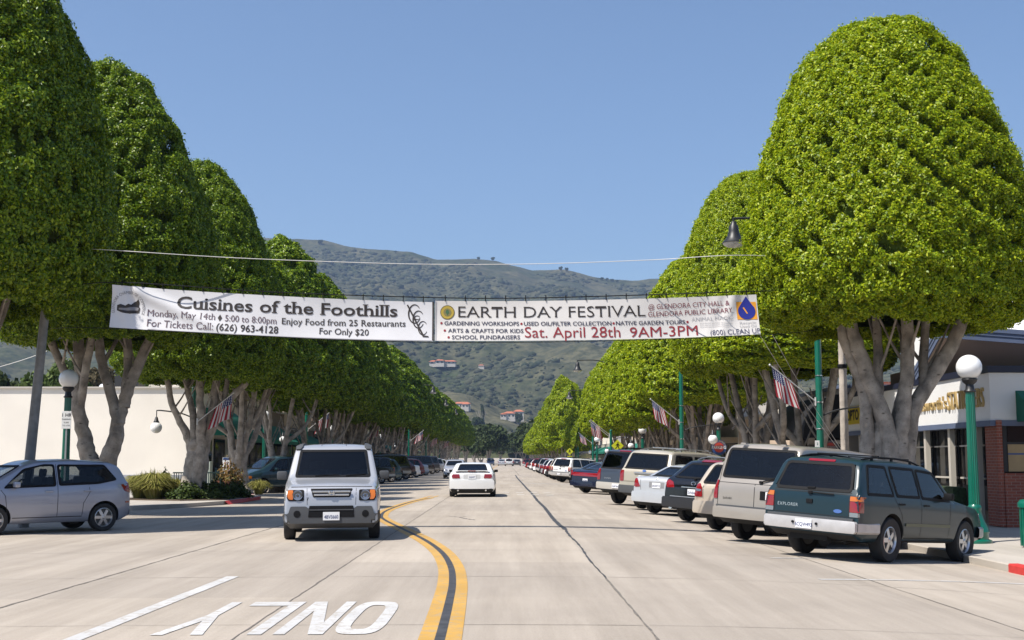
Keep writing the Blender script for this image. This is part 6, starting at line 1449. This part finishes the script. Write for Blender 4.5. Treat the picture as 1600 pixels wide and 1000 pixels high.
def small_sign(name, lab, x, y, zc, w_, h_, lines, post=True, base=None, mat=mat_wsign, cat='sign'):
    z0 = (gz(x, y) + .14) if base is None else base
    t = thing(name, lab, cat, (x, y, z0)); mb = MB(); mb.box((0, 0, zc), (w_, .018, h_), bev=.006); pn = mb.build('panel', mat, t)
    if post: mb = MB(); mb.box((0, .03, zc / 2), (.045, .035, zc)); mb.build('post', mat_signback, t)
    for body, size, dz, ink, bold in lines: text_obj('lettering', body, size, ink, pn, plane_frame(0, -.009, zc + dz), .004, align='CENTER', bold=bold)
    return t
small_sign('parking_limit_sign', 'small white parking limit sign on the shaded lamp post', -11.98, 34.2, 2.48, .26, .48, [('1 HR', .13, .09, ink_blk, .01), ('PARKING', .055, 0, ink_blk, .01), ('9 AM', .06, -.09, ink_blk, 0), ('TO 6 PM', .055, -.17, ink_blk, 0)])
small_sign('street_plate', 'narrow white plate on the green pole behind the tan van', 8.70, 34.95, 2.05, .13, .46, [('2', .09, .11, mat_green, .01), ('H', .09, .0, mat_green, .01), ('R', .09, -.11, mat_green, .01)], post=False)
small_sign('sale_sign', 'white sale sign with red and blue letters behind the tan van', 9.55, 39.5, 1.72, .52, .62, [('SALE', .19, .13, ink_red, .02), ('+ SQ', .19, -.17, INK('sign_blue2', (.05, .06, .25)), .01)], cat='sign')
t = small_sign('video_game_sign', 'white board advertising video games beside the minivan', -13.05, 59.6, .98, .72, 1.05, [('BUY SELL', .085, .41, mat_wsign, .01), ('NEW & USED', .10, .24, ink_red, .015), ("DVD'S", .20, .06, ink_red, .03), ('VIDEO', .19, -.20, ink_red, .03), ('GAMES', .19, -.42, ink_red, .03)])
mb = MB(); mb.box((0, -.012, 1.44), (.68, .004, .12)); mb.build('blue_strip', INK('sign_blue', (.02, .05, .16)), t)

# planting on the left corner, bench, pot, litter bin
mat_grass = foliage('ornamental_grass', [(.16, .17, .03), (.26, .25, .06), (.34, .30, .10)], .3, .7, .2)
mat_bush = foliage('dark_bush_leaves', [(.02, .04, .008), (.045, .075, .008), (.08, .11, .022)], .2, .6, .3)
mat_redbush = foliage('russet_plant_leaves', [(.14, .09, .02), (.24, .13, .04), (.16, .17, .04)], .2, .6, .3)
def grass_clump(seed, n=900, h=.75, r=.55):
    rg = np.random.default_rng(seed); a = rg.uniform(0, 6.28, n); sp = rg.random(n) ** .7; V = []
    hh = h * rg.uniform(.55, 1.1, n)
    for i in range(n):
        c_, s_ = math.cos(a[i]), math.sin(a[i]); o = r * sp[i]; b = Vector((c_ * .18 * rg.random(), s_ * .18 * rg.random(), 0)); w_ = .010
        p1 = b + Vector((c_ * o * .45, s_ * o * .45, hh[i] * .75)); p2 = b + Vector((c_ * o * 1.15, s_ * o * 1.15, hh[i] * (.95 - .5 * sp[i]))); t = Vector((-s_, c_, 0)) * w_
        V += [b - t, b + t, p1 + t, p1 - t, p1 - t, p1 + t, p2 + t * .2, p2 - t * .2]
    V = np.array([v[:] for v in V]); return np_mesh('blades', V, np.arange(len(V)).reshape(-1, 4), mat_grass)
GC = [grass_clump(1), grass_clump(2)]
def bush_mesh(seed, mat, n=2600, leaf=.09, r=.5):
    rg = np.random.default_rng(seed); d = rg.normal(size=(n, 3)); d /= np.linalg.norm(d, axis=1)[:, None]; d[:, 2] = np.abs(d[:, 2])
    W_ = waves(rg, 5, .5, 1.2); q = r * (1 + .18 * wv(d, W_)) * (.55 + .5 * rg.random(n)); return np_mesh('foliage', leaf_quads(d * q[:, None], d, leaf, rg, .6), np.arange(4 * n).reshape(-1, 4), mat)
BM = [bush_mesh(3, mat_bush), bush_mesh(4, mat_bush)]; RB = bush_mesh(5, mat_redbush, 900, .08)
def plant(name, lab, cat, x, y, mesh, part, s, z=None, group=None):
    t = thing(name, lab, cat, (x, y, gz(x, y) + .15 if z is None else z), 0, group); o = bpy.data.objects.new(part, mesh); link(o, t); o.scale = s; o.rotation_euler = (0, 0, x * 5)
    return t
g = 'shrubs and grasses in the corner planting bed'
for x, y, k, s, lab in [(-13.2, 45.6, 0, 1.35, 'pale grass clump at the left end of the planting bed'), (-12.5, 44.9, 1, 1.5, 'large sunlit yellow green grass clump in the bed'), (-11.9, 45.6, 0, 1.1, 'grass clump right of the large sunlit one'), (-9.9, 50.6, 1, .9, 'bright grass clump beside the terracotta planter')]: plant('ornamental_grass', lab, 'grass clump', x, y, GC[k], 'blades', (s, s, s), group=g)
for x, y, k, s, h, lab in [(-11.3, 44.6, 0, 1.9, 1.5, 'low dark bush in front of the fanning tree trunk'), (-10.5, 45.2, 1, 1.9, 1.6, 'dark bush at the kerb right of the fanning trunk'), (-10.1, 47.0, 0, 1.7, 1.5, 'dark bush at the corner of the red kerb'), (-12.6, 46.6, 1, 1.0, 2.4, 'sparse upright shrub between grass clump and trunk')]: plant('bush', lab, 'bush', x, y, BM[k], 'foliage', (s * .68, s * .68, h * .7), group=g)
plant('bush', 'dark bush by the minivan front wheel', 'bush', -11.6, 53.0, BM[0], 'foliage', (1.4, 1.3, 1.2), group=g)
t = thing('planter_pot', 'terracotta planter with a russet plant by the shaded trunk', 'planter', (-10.95, 49.9, gz(-10.9, 50) + .15)); mb = MB(); mb.lathe([(.001, 0), (.36, 0), (.46, .46), (.52, .46), (.52, .56), (.44, .56), (.42, .48), (.001, .48)], n=28); mb.build('pot', M('terracotta', (.26, .09, .05), .8, var=.2, scale=4), t, 40)
o = bpy.data.objects.new('plant', RB); link(o, t); o.location = (0, 0, .5); o.scale = (1.1, 1.1, 1.6)
mat_bench = M('dark_green_slats', (.015, .035, .028), .5)
t = thing('bench', 'dark green slatted bench behind the planting bed', 'bench', (-12.1, 49.6, gz(-12, 50) + .15)); mb = MB()
for i in range(22): mb.box((-.95 + i * .09, 0, .66), (.03, .02, .42))
mb.box((0, 0, .88), (2.0, .05, .05)); mb.box((0, 0, .45), (2.0, .04, .05)); mb.build('backrest', mat_bench, t)
mb = MB()
for i in range(5): mb.box((0, -.1 - i * .09, .43), (1.96, .07, .03))
mb.build('seat', mat_bench, t)
for s in (-1, 1): mb = MB(); mb.box((s * .97, -.25, .3), (.05, .5, .6)); mb.box((s * .97, -.25, .62), (.06, .52, .04)); mb.build('leg', mat_bench, t)
t = thing('utility_cabinet', 'pale green utility cabinet beside the shop corner', 'cabinet', (-14.55, 60.6, gz(-13, 60) + .15)); mb = MB(); mb.box((0, 0, .65), (.75, .5, 1.3), bev=.02); mb.build('case', M('pale_green_metal', (.42, .47, .40), .5, var=.06), t, 30); mb = MB(); mb.box((0, -.256, .68), (.62, .012, 1.1)); mb.build('door', M('pale_green_metal2', (.46, .50, .44), .5), t)
mat_stop = M('wheel_stop_concrete', (.45, .42, .38), .85, var=.12, scale=4)
for i, x in enumerate((-31.5, -28.3, -25.1, -21.9, -18.7)):
    mb = MB(); mb.box((0, 0, .07), (1.8, .16, .13), bev=.03); o = mb.build('wheel_stop', mat_stop, smooth=40); o.location = (x, 55.5, gz(-8.6, 40) + .07 + .012 * 10.5); tag(o, 'concrete wheel stop in front of the beige wall', 'wheel stop', 'wheel stops in the parking lot')
t = thing('litter_bin', 'green slatted litter bin at the right edge of the view', 'bin', (10.32, 24.6, gz(8.35, 24) + .17)); mb = MB(); mb.lathe([(.001, 0), (.22, 0), (.22, .06), (.001, .06)], n=24); mb.build('bottom', mat_green, t, 40); mb = MB()
for k in range(20): a = 2 * math.pi * k / 20; mb.box((.255 * math.cos(a), .255 * math.sin(a), .42), (.02, .055, .78), rz=a)
mb.build('slats', mat_green, t); mb = MB(); mb.lathe([(.24, .76), (.29, .77), (.29, .86), (.24, .92), (.16, .93), (.16, .88), (.24, .84)], n=28); mb.build('rim', mat_green, t, 40)
t = thing('parasol', 'pale yellow parasol on the right pavement far up the street', 'parasol', (9.6, 150, gz(9.6, 150) + .14)); mb = MB(); mb.lathe([(1.2, 1.95), (.6, 2.25), (.02, 2.5)], n=8); mb.build('canopy', M('yellow_canvas', (.66, .50, .20), .7), t); mb = MB(); mb.tube([(0, 0, 0), (0, 0, 2.45)], .03, 8); mb.build('pole', mat_rim, t)
# ---------------------------------------------------------------- buildings
mat_stucco = M('cream_stucco', (0.82, 0.755, 0.665), 0.9, var=0.05, scale=0.5, bump=0.25, bscale=25)
mat_stucco2 = M('tan_stucco', (0.56, 0.43, 0.32), 0.9, var=0.06, scale=0.6, bump=0.2, bscale=25)
mat_whitewall = M('white_plaster', (0.74, 0.73, 0.71), 0.85, var=0.03, scale=0.8, bump=0.1)
mat_greywall = M('grey_plaster', (0.36, 0.34, 0.32), 0.9, var=0.08, scale=0.8, bump=0.2)
mat_brownwall = M('brown_plaster', (0.20, 0.15, 0.11), 0.9, var=0.1, scale=0.8, bump=0.2)
mat_navy = M('navy_trim', (0.012, 0.015, 0.035), 0.5); mat_bluetrim = M('blue_grey_trim', (0.11, 0.14, 0.22), 0.6, var=.06)
mat_shopglass = M('shop_glass', (0.015, 0.016, 0.017), 0.04, spec=.6)
mat_frame = M('pale_frame', (0.50, 0.46, 0.40), 0.6); mat_darkframe = M('dark_frame', (0.02, 0.02, 0.022), 0.5)
mat_paper = M('brown_paper', (0.42, 0.30, 0.16), 0.9, var=.15, scale=2)
mat_awn = M('green_canvas', (0.0, 0.13, 0.085), 0.75, var=.06); mat_awnblk = M('black_canvas', (0.012, 0.012, 0.014), 0.8)
mb_ = bpy.data.materials.new('red_brick'); mb_.use_nodes = True; n = mb_.node_tree; L = n.links.new; p = n.nodes['Principled BSDF']; p.inputs['Roughness'].default_value = .9
tc = n.nodes.new('ShaderNodeTexCoord'); sx = n.nodes.new('ShaderNodeSeparateXYZ'); L(tc.outputs['Object'], sx.inputs[0]); ad = n.nodes.new('ShaderNodeMath'); L(sx.outputs[0], ad.inputs[0]); L(sx.outputs[1], ad.inputs[1]); cb_ = n.nodes.new('ShaderNodeCombineXYZ'); L(ad.outputs[0], cb_.inputs[0]); L(sx.outputs[2], cb_.inputs[1])
bk = n.nodes.new('ShaderNodeTexBrick'); bk.inputs['Color1'].default_value = (.30, .085, .05, 1); bk.inputs['Color2'].default_value = (.22, .06, .04, 1); bk.inputs['Mortar'].default_value = (.30, .22, .18, 1); bk.inputs['Scale'].default_value = 1.0; bk.inputs['Brick Width'].default_value = .22; bk.inputs['Row Height'].default_value = .075; bk.inputs['Mortar Size'].default_value = .006
L(cb_.outputs[0], bk.inputs['Vector']); L(bk.outputs[0], p.inputs['Base Color']); mat_brick = mb_
def bx(name, c, s, mat, parent, bev=0.0, **k):
    mb = MB(); mb.box(c, s, bev=bev, **k); return mb.build(name, mat, parent, 30 if bev else None)
# left: long blank wall facing us
ZL = 0.0
t = thing('beige_building', 'long low beige building with a blank wall facing the parking lot', 'building', (-38, 70, ZL))
bx('wall', (0, 0, 2.35), (45.6, 16, 5.3), mat_stucco, t); bx('coping', (0, 0, 5.03), (45.8, 16.2, .08), mat_frame, t); bx('base_band', (0, -8.06, .62), (45.5, .12, .22), M('bluish_band', (.33, .34, .38), .8), t); bx('plinth', (0, -8.22, .25), (45.5, .44, .5), mat_walk, t)
for x, r, h in ((2.3, .32, .5), (13.6, .28, .35)):
    mb = MB(); mb.lathe([(.2, 5.05), (.2, 5.15), (r, 5.2), (r * 1.1, 5.2 + h * .5), (r * .8, 5.2 + h), (.001, 5.25 + h)], (x + 2, -6, 0), 20); mb.build('roof_vent', M('rusty_metal', (.16, .08, .05), .8, var=.3, scale=6), t, 40)
mb = MB(); mb.sphere((17.6, -6.2, 5.15), .35, 14, .6); mb.build('skylight', mat_globe, t, 90); bx('roof_unit', (18.6, -5.5, 5.45), (1.2, 1.2, .8), mat_darkframe, t); bx('roof_screen', (20.9, -4.5, 5.35), (3.2, .1, .6), mat_stucco, t)
def shop(name, label, side, X, y0, y1, h, mat, base=-.24, depth=14, bays=3, sill=.5, head=2.6, fascia=None, awn=None, door=True, cat='shop', group=None, frame=mat_darkframe, top=None):
    """shop along the pavement; side +1 stands right of the street and faces -X"""
    t = thing(name, label, cat, (X, (y0 + y1) / 2, base), 0, group); ln = y1 - y0; s = side
    bx('wall', (s * depth / 2, 0, h / 2), (depth, ln - .02, h), mat, t); bx('coping', (s * (depth / 2 - .05), 0, h + .06), (depth + .2, ln - .01, .12), top or mat_frame, t)
    w_ = ln / bays
    for i in range(bays):
        yc = -ln / 2 + w_ * (i + .5)
        if door and i == bays // 2:
            f = bx('door', (-s * .03, yc, 1.15), (.10, 1.1, 2.3), frame, t); bx('door_glass', (-s * .085, yc, 1.25), (.02, .85, 1.9), mat_shopglass, f); bx('handle', (-s * .11, yc + .34, 1.1), (.03, .03, .3), mat_chrome, f); ww = (w_ - 1.5) / 2
            cells = [(yc - .75 - ww / 2 + .1, ww - .3), (yc + .75 + ww / 2 - .1, ww - .3)]
        else: cells = [(yc, w_ - .7)]
        for yy, wd in cells:
            if wd < .5: continue
            f = bx('window', (-s * .03, yy, (sill + head) / 2), (.09, wd, head - sill), frame, t); k = max(1, int(wd / 1.5)); pw = wd / k
            for q in range(k): bx('pane', (-s * .08, yy - wd / 2 + pw * (q + .5), (sill + head) / 2), (.02, pw - .08, head - sill - .1), mat_shopglass, f)
    if fascia: bx('fascia', (-s * .08, 0, fascia[0]), (.18, ln - .3, fascia[1]), fascia[2], t)
    if awn:
        for (ya, yb, z0, z1, out, mt, kind) in awn:
            mb = MB(); k = 7 if kind == 'barrel' else 1; pr = []
            for i in range(k + 1):
                a = math.pi / 2 * i / k
                pr.append((-s * (.02 + out * math.cos(a)), z0 + (z1 - z0) * math.sin(a)) if kind == 'barrel' else ((-s * (.02 + out), z0) if i == 0 else (-s * .02, z1)))
            if kind != 'barrel': pr = [(-s * (.02 + out), z0 - .22)] + pr
            nn = len(pr); vs = [(x, y, z) for y in (ya, yb) for x, z in pr] + [(-s * .02, ya, z0), (-s * .02, yb, z0)]
            mb.add(vs, [(i, i + 1, nn + i + 1, nn + i) for i in range(nn - 1)] + [tuple(range(nn)) + (2 * nn,), tuple(range(nn, 2 * nn)) + (2 * nn + 1,)]); mb.build('awning', mt, t, 20 if kind == 'barrel' else None)
    return t
gl = 'shops in the left row'; gr = 'shops in the right row'
shop('shop', 'cream shop with rounded green awning beside the beige wall', -1, -15.2, 62.05, 74, 4.9, mat_stucco, base=-.05, bays=4, awn=[(-4.6, -.2, 2.75, 4.15, 1.2, mat_awn, 'barrel'), (1.2, 5.2, 2.7, 3.9, 1.1, mat_awn, 'flat')], group=gl)
shop('shop', 'brown shop with green awning behind the minivan', -1, -15.2, 74, 86, 4.6, mat_brownwall, base=-.05, bays=3, awn=[(-5, 4, 2.7, 3.7, 1.3, mat_awn, 'flat')], group=gl)
for i, (a, b, h, mt, lab) in enumerate([(86, 98, 5.4, mat_stucco2, 'tan shop in deep shade behind the parked black SUVs'), (98, 112, 4.4, mat_greywall, 'grey shop in deep shade on the left'), (112, 130, 5.6, mat_brownwall, 'brown shop in deep shade far down the left'), (130, 150, 5.0, mat_stucco, 'cream shop far down the left row'), (150, 176, 5.2, mat_brownwall, 'long brown shop at the far left end'), (176, 205, 4.8, mat_greywall, 'long grey shop at the far left end')]): shop('shop', lab, -1, -15.2, a, b, h, mt, base=-.05, bays=4, fascia=(3.4, .7, mat_darkframe), group=gl, awn=[(-(b - a) / 2 + 1, (b - a) / 2 - 1, 2.7, 3.4, 1.4, (mat_awn, mat_awnblk)[i % 2], 'flat')])
# right: the stationery shop on the corner
X0, YC, ZB = 12.3, 31.5, -.2
t = thing('stationery_shop', 'white stationery shop with gold lettering and upswept blue edged canopy', 'shop', (X0, YC, ZB))
bx('wall', (6.5, 7.2, 1.3), (12.2, 12.6, 2.6), mat_brownwall, t)
bx('brick_base', (6.1, -.02, .66), (11.9, .36, 1.36), mat_brick, t); bx('brick_pier', (.07, .20, 1.34), (.14, .76, 2.64), mat_brick, t)
f = bx('corner_window', (1.02, .06, 1.98), (1.6, .12, 1.22), mat_darkframe, t)
for k, x in enumerate((.55, 1.12)):
    bx('paper_pane', (x, -.012, 1.72), (.44, .02, .68), mat_paper, f); bx('pane', (x, -.012, 2.33), (.44, .02, .42), mat_shopglass, f); bx('tape', (x, -.026, 1.82), (.45, .01, .035), M('blue_tape', (.03, .09, .28), .6), f)
f = bx('window', (3.6, .06, 1.98), (2.6, .12, 1.22), mat_darkframe, t); bx('pane', (3.6, -.012, 1.98), (2.4, .02, 1.08), mat_shopglass, f)
# front to the street: deep porch with pale posts, glass behind
for y in (1.2, 3.2, 5.2, 7.4, 9.6, 12.0): bx('porch_post', (.06, y, 1.32), (.14, .16, 2.6), mat_frame, t)
for a, b in ((1.3, 3.1), (3.3, 5.1), (5.3, 7.3), (7.5, 9.5), (9.7, 11.9)):
    f = bx('window', (.35, (a + b) / 2, 1.45), (.10, b - a, 2.2), mat_darkframe, t); bx('pane', (.28, (a + b) / 2, 1.75), (.03, b - a - .12, 1.5), mat_shopglass, f); bx('rail', (.25, (a + b) / 2, 1.18), (.05, b - a - .04, .05), mat_frame, f); bx('rail', (.25, (a + b) / 2, 2.05), (.05, b - a - .04, .04), mat_frame, f)
bx('planter_hedge', (-.15, 3.2, .5), (.4, 2.2, .9), M('hedge_leaves', (.02, .04, .012), .9, var=.5, scale=12, bump=1, bscale=20), t, bev=.1)
fz0, fz1 = 2.66, 3.86
fw = bx('fascia', (5.9, 6.6, (fz0 + fz1) / 2), (12.0, 13.4, fz1 - fz0), mat_whitewall, t)
bx('fascia_cap', (5.9, 6.6, fz1 + .09), (12.1, 13.5, .17), mat_navy, t); bx('fascia_base', (5.9, 6.6, fz0 - .07), (12.08, 13.48, .14), mat_bluetrim, t)
gold_l = M('gold_letters', (.52, .37, .16), .45, .3); mat_lside = M('gold_letter_sides', (.20, .12, .04), .5)
def sign_text(body, y_near, width, z, size, mat, shear=0.0, squash=None, bold=0.0, serif=0.0):
    vs, fs = text_mesh(body, size, bold=bold, serif=serif); x0, x1 = min(v.x for v in vs), max(v.x for v in vs); k = width / (x1 - x0); mb = MB()
    # read from the street: the first letter stands furthest away
    pts = [(y_near + width - (v.x - x0) * k, z + v.y) for v in vs]; n0 = len(pts)
    mb.add([(-.10 - .05, y, zz) for y, zz in pts] + [(-.10, y, zz) for y, zz in pts], fs)
    cnt = {}
    for f in fs:
        for i in range(len(f)): cnt[(f[i], f[(i + 1) % len(f)])] = 1
    mb.add([mb.v[i] for i in range(2 * n0)], [(a, b, b + n0, a + n0) for a, b in cnt if (b, a) not in cnt]); o = mb.build('sign_letters', mat, t); return o
sign_text("Ellsworth's", 2.95, 2.45, 3.07, .50, gold_l, bold=.0); sign_text('STATIONERS', .25, 2.6, 3.02, .72, gold_l, bold=-.004)
bx('side_sign', (-.13, 12.2, 3.22), (.05, 1.6, .62), INK('sign_yellow', (.62, .46, .02)), t); vs, fs = text_mesh('OPTO', .5, bold=.03); x1 = max(v.x for v in vs); mb = MB(); mb.add([(-.165, 12.95 - v.x * 1.5 / x1, 3.05 + v.y) for v in vs], fs); mb.build('sign_letters', ink_blk, t)
# upswept canopy
cn = [(-.1, 3.3, 5.1), (10, 3.3, 4.35), (10, 9, 3.95), (-.1, 5.5, 3.99)]; th = .30
mb = MB(); mb.add(cn + [(x, y, z - .02) for x, y, z in cn], [(3, 2, 1, 0)]); mb.build('canopy_soffit', mat_stucco2, t)
mb = MB(); mb.add([(-.08, 3.34, 5.45), (10, 3.34, 4.7), (12, 11, 7.3), (.3, 10, 7.4), (-.08, 5.5, 4.34)], [(0, 1, 2, 3), (0, 3, 4)]); mb.build('canopy_roof', mat_whitewall, t)
mb = MB()
for (a, b) in ((0, 1), (3, 0)):
    A, B = Vector(cn[a]), Vector(cn[b]); nrm = (B - A).cross(Vector((0, 0, 1))).normalized()
    for k, (z0, z1, o_) in enumerate(((-.02, .13, .03), (.13, .23, .05), (.23, .36, .075))): mb.add([A + nrm * o_ + Vector((0, 0, z0)), B + nrm * o_ + Vector((0, 0, z0)), B + nrm * o_ + Vector((0, 0, z1)), A + nrm * o_ + Vector((0, 0, z1)), A + Vector((0, 0, z0)), B + Vector((0, 0, z0)), B + Vector((0, 0, z1)), A + Vector((0, 0, z1))], [(0, 1, 2, 3), (0, 4, 5, 1), (3, 2, 6, 7), (0, 3, 7, 4), (1, 5, 6, 2)])
mb.build('canopy_edge', mat_bluetrim, t)
bx('clerestory', (6.6, 8.6, 4.25), (11, 6.5, .75), mat_brownwall, t); bx('clerestory_pier', (2.1, 5.1, 4.2), (.55, .5, .7), mat_stucco, t); bx('roof_strip', (5.2, 4.2, 5.55), (5, .12, .05), mat_darkframe, t, ry=.07)
mb = MB(); mb.add([(.55, -1.15, 2.62), (7, -1.15, 2.62), (7, -1.15, 2.84), (.55, -1.15, 2.84), (.55, -.02, 3.45), (7, -.02, 3.45), (.55, -.02, 2.62), (7, -.02, 2.62)], [(0, 1, 2, 3), (3, 2, 5, 4), (0, 3, 4, 6), (1, 7, 5, 2)]); mb.build('green_awning', mat_awn, t)
pavement('side_pavement', 12.2, 40, 20, 31.5, top=.148, cx=8.35)
shop('shop', 'dark shop with black domed awning past the stationery shop', 1, 12.3, 45.1, 52, 4.3, mat_greywall, bays=2, awn=[(-3.2, 2.6, 2.5, 4.1, 1.5, mat_awnblk, 'barrel')], group=gr, top=mat_bluetrim)
c_ = shop('shop', 'peach plastered shop with brick upper wall behind the trunks', 1, 12.3, 52, 66, 3.75, mat_stucco2, bays=3, group=gr, sill=.9, head=2.1); bx('brick_upper_wall', (4.5, -3, 4.35), (3, 8, 1.2), mat_brick, c_); bx('metal_roof', (4.5, 4.2, 4.4), (4, 5.5, 1.1), M('ribbed_metal', (.40, .39, .36), .6, .2, var=.1, scale=2), c_)
d_ = shop('shop', 'cream shop with a flat projecting canopy near the side street', 1, 12.3, 66, 78, 4.6, mat_stucco, bays=3, group=gr); bx('canopy', (-1.0, 0, 2.75), (2.2, 11.6, .28), M('canopy_cream', (.58, .47, .34), .7), d_)
for i, (a, b, h, mt, lab) in enumerate([(94, 106, 5.0, mat_brownwall, 'brown shop beyond the side street on the right'), (106, 122, 4.4, mat_stucco2, 'tan shop beyond the side street on the right'), (122, 140, 5.4, mat_greywall, 'grey shop far along the right row'), (140, 165, 4.8, mat_stucco, 'cream shop at the far right end'), (165, 200, 5.2, mat_brownwall, 'long brown shop at the far right end')]): shop('shop', lab, 1, 12.3, a, b, h, mt, bays=4, fascia=(3.3, .6, mat_frame), group=gr, awn=[(-(b - a) / 2 + 1, (b - a) / 2 - 1, 2.6, 3.3, 1.3, (mat_awnblk, mat_awn)[i % 2], 'flat')])
shop('shop', 'unseen brick shop added on the near right corner outside the view', 1, 14.5, -8, 14, 5.2, mat_brick, bays=5, group=gr, fascia=(3.4, .8, mat_darkframe), awn=[(-10, 10, 2.7, 3.5, 1.3, mat_awn, 'flat')])  # unseen, added to block sky reflections and darken the green SUV's side
# houses on the hillside
mat_tile = M('terracotta_roof', (.40, .13, .065), .85, var=.15, scale=.6); mat_hw = M('house_wall', (.50, .46, .41), .85, var=.05)
def hill_house(px, py, wpx, label, wings):
    Y = 560.0
    while Y < 2400 and at(px, py, Y).z > hill_z(at(px, py, Y).x, Y): Y += 6
    k = wpx * Y / FPX; x0 = at(px, py, Y).x; z = max(hill_z(x0 + q * k, Y) for q in (-.4, 0, .4)); t = thing('hillside_house', label, 'house', (x0, Y, z), 0)
    for (x, y, ww, d, h) in wings:      # fractions of the whole width
        x, y, ww, d, h = [q * k for q in (x, y, ww, d, h)]
        bx('wall', (x, y, h / 2 - 1.5), (ww, d, h + 3), mat_hw, t); e = .03 * k; mb = MB(); r = h + d * .22
        mb.add([(x - ww / 2 - e, y - d / 2 - e, h), (x + ww / 2 + e, y - d / 2 - e, h), (x + ww / 2 + e, y + d / 2 + e, h), (x - ww / 2 - e, y + d / 2 + e, h), (x - ww / 2 + d * .35, y, r), (x + ww / 2 - d * .35, y, r)], [(0, 1, 5, 4), (1, 2, 5), (2, 3, 4, 5), (3, 0, 4), (3, 2, 1, 0)]); mb.build('roof', mat_tile, t)
        n_ = max(2, int(ww / k * 6))
        for q in range(n_): bx('window', (x - ww / 2 + (q + .5) * ww / n_, y - d / 2 - .05, h * .55), (ww / n_ * .45, .2, h * .4), mat_darkframe, t)
    return t
hill_house(692, 577, 44, 'long low house with orange tiled roof high on the slope', [(0, 0, .95, .25, .09), (-.1, -.1, .3, .22, .12), (.3, -.05, .3, .25, .09)])
hill_house(722, 640, 26, 'white house with orange tiled roof above the left trees', [(0, 0, 1, .5, .26), (.2, -.2, .4, .3, .22)])
hill_house(801, 660, 36, 'house with red roof and terrace low on the slope', [(-.15, 0, .5, .4, .2), (.25, .1, .45, .4, .28), (-.4, -.1, .25, .3, .16)])
hill_house(752, 577, 9, 'small white house halfway up the slope', [(0, 0, 1, .8, .4)])
# trees standing on the ridge and slopes
for i, (px, py, r, h) in enumerate([(497, 379, 6, 9), (770, 412, 4, 8), (747, 409, 3, 6), (877, 425, 4, 9), (886, 427, 4, 8), (942, 439, 3.5, 6), (950, 440, 3.5, 7), (958, 441, 3.5, 6), (966, 441, 3, 5), (616, 395, 3, 5)]):
    X = (px - VPX) / FPX * 2480; loose_tree(X, 2480, h * 1.3, r * 1.25, 'oak', 'small dark tree standing on the mountain ridge', 'trees on the mountain ridge', 'ridge_tree', z=hill_z(X, 2480) - 1, v=i)
def cypress(px, Y, h): 
    X = (px - VPX) / FPX * Y; o = loose_tree(X, Y, h, h * .13, 'oak', 'narrow dark cypress standing below the hillside houses', None, 'cypress_tree', z=hill_z(X, Y) - .5); return o
cypress(754, 880, 16)
add_haze()
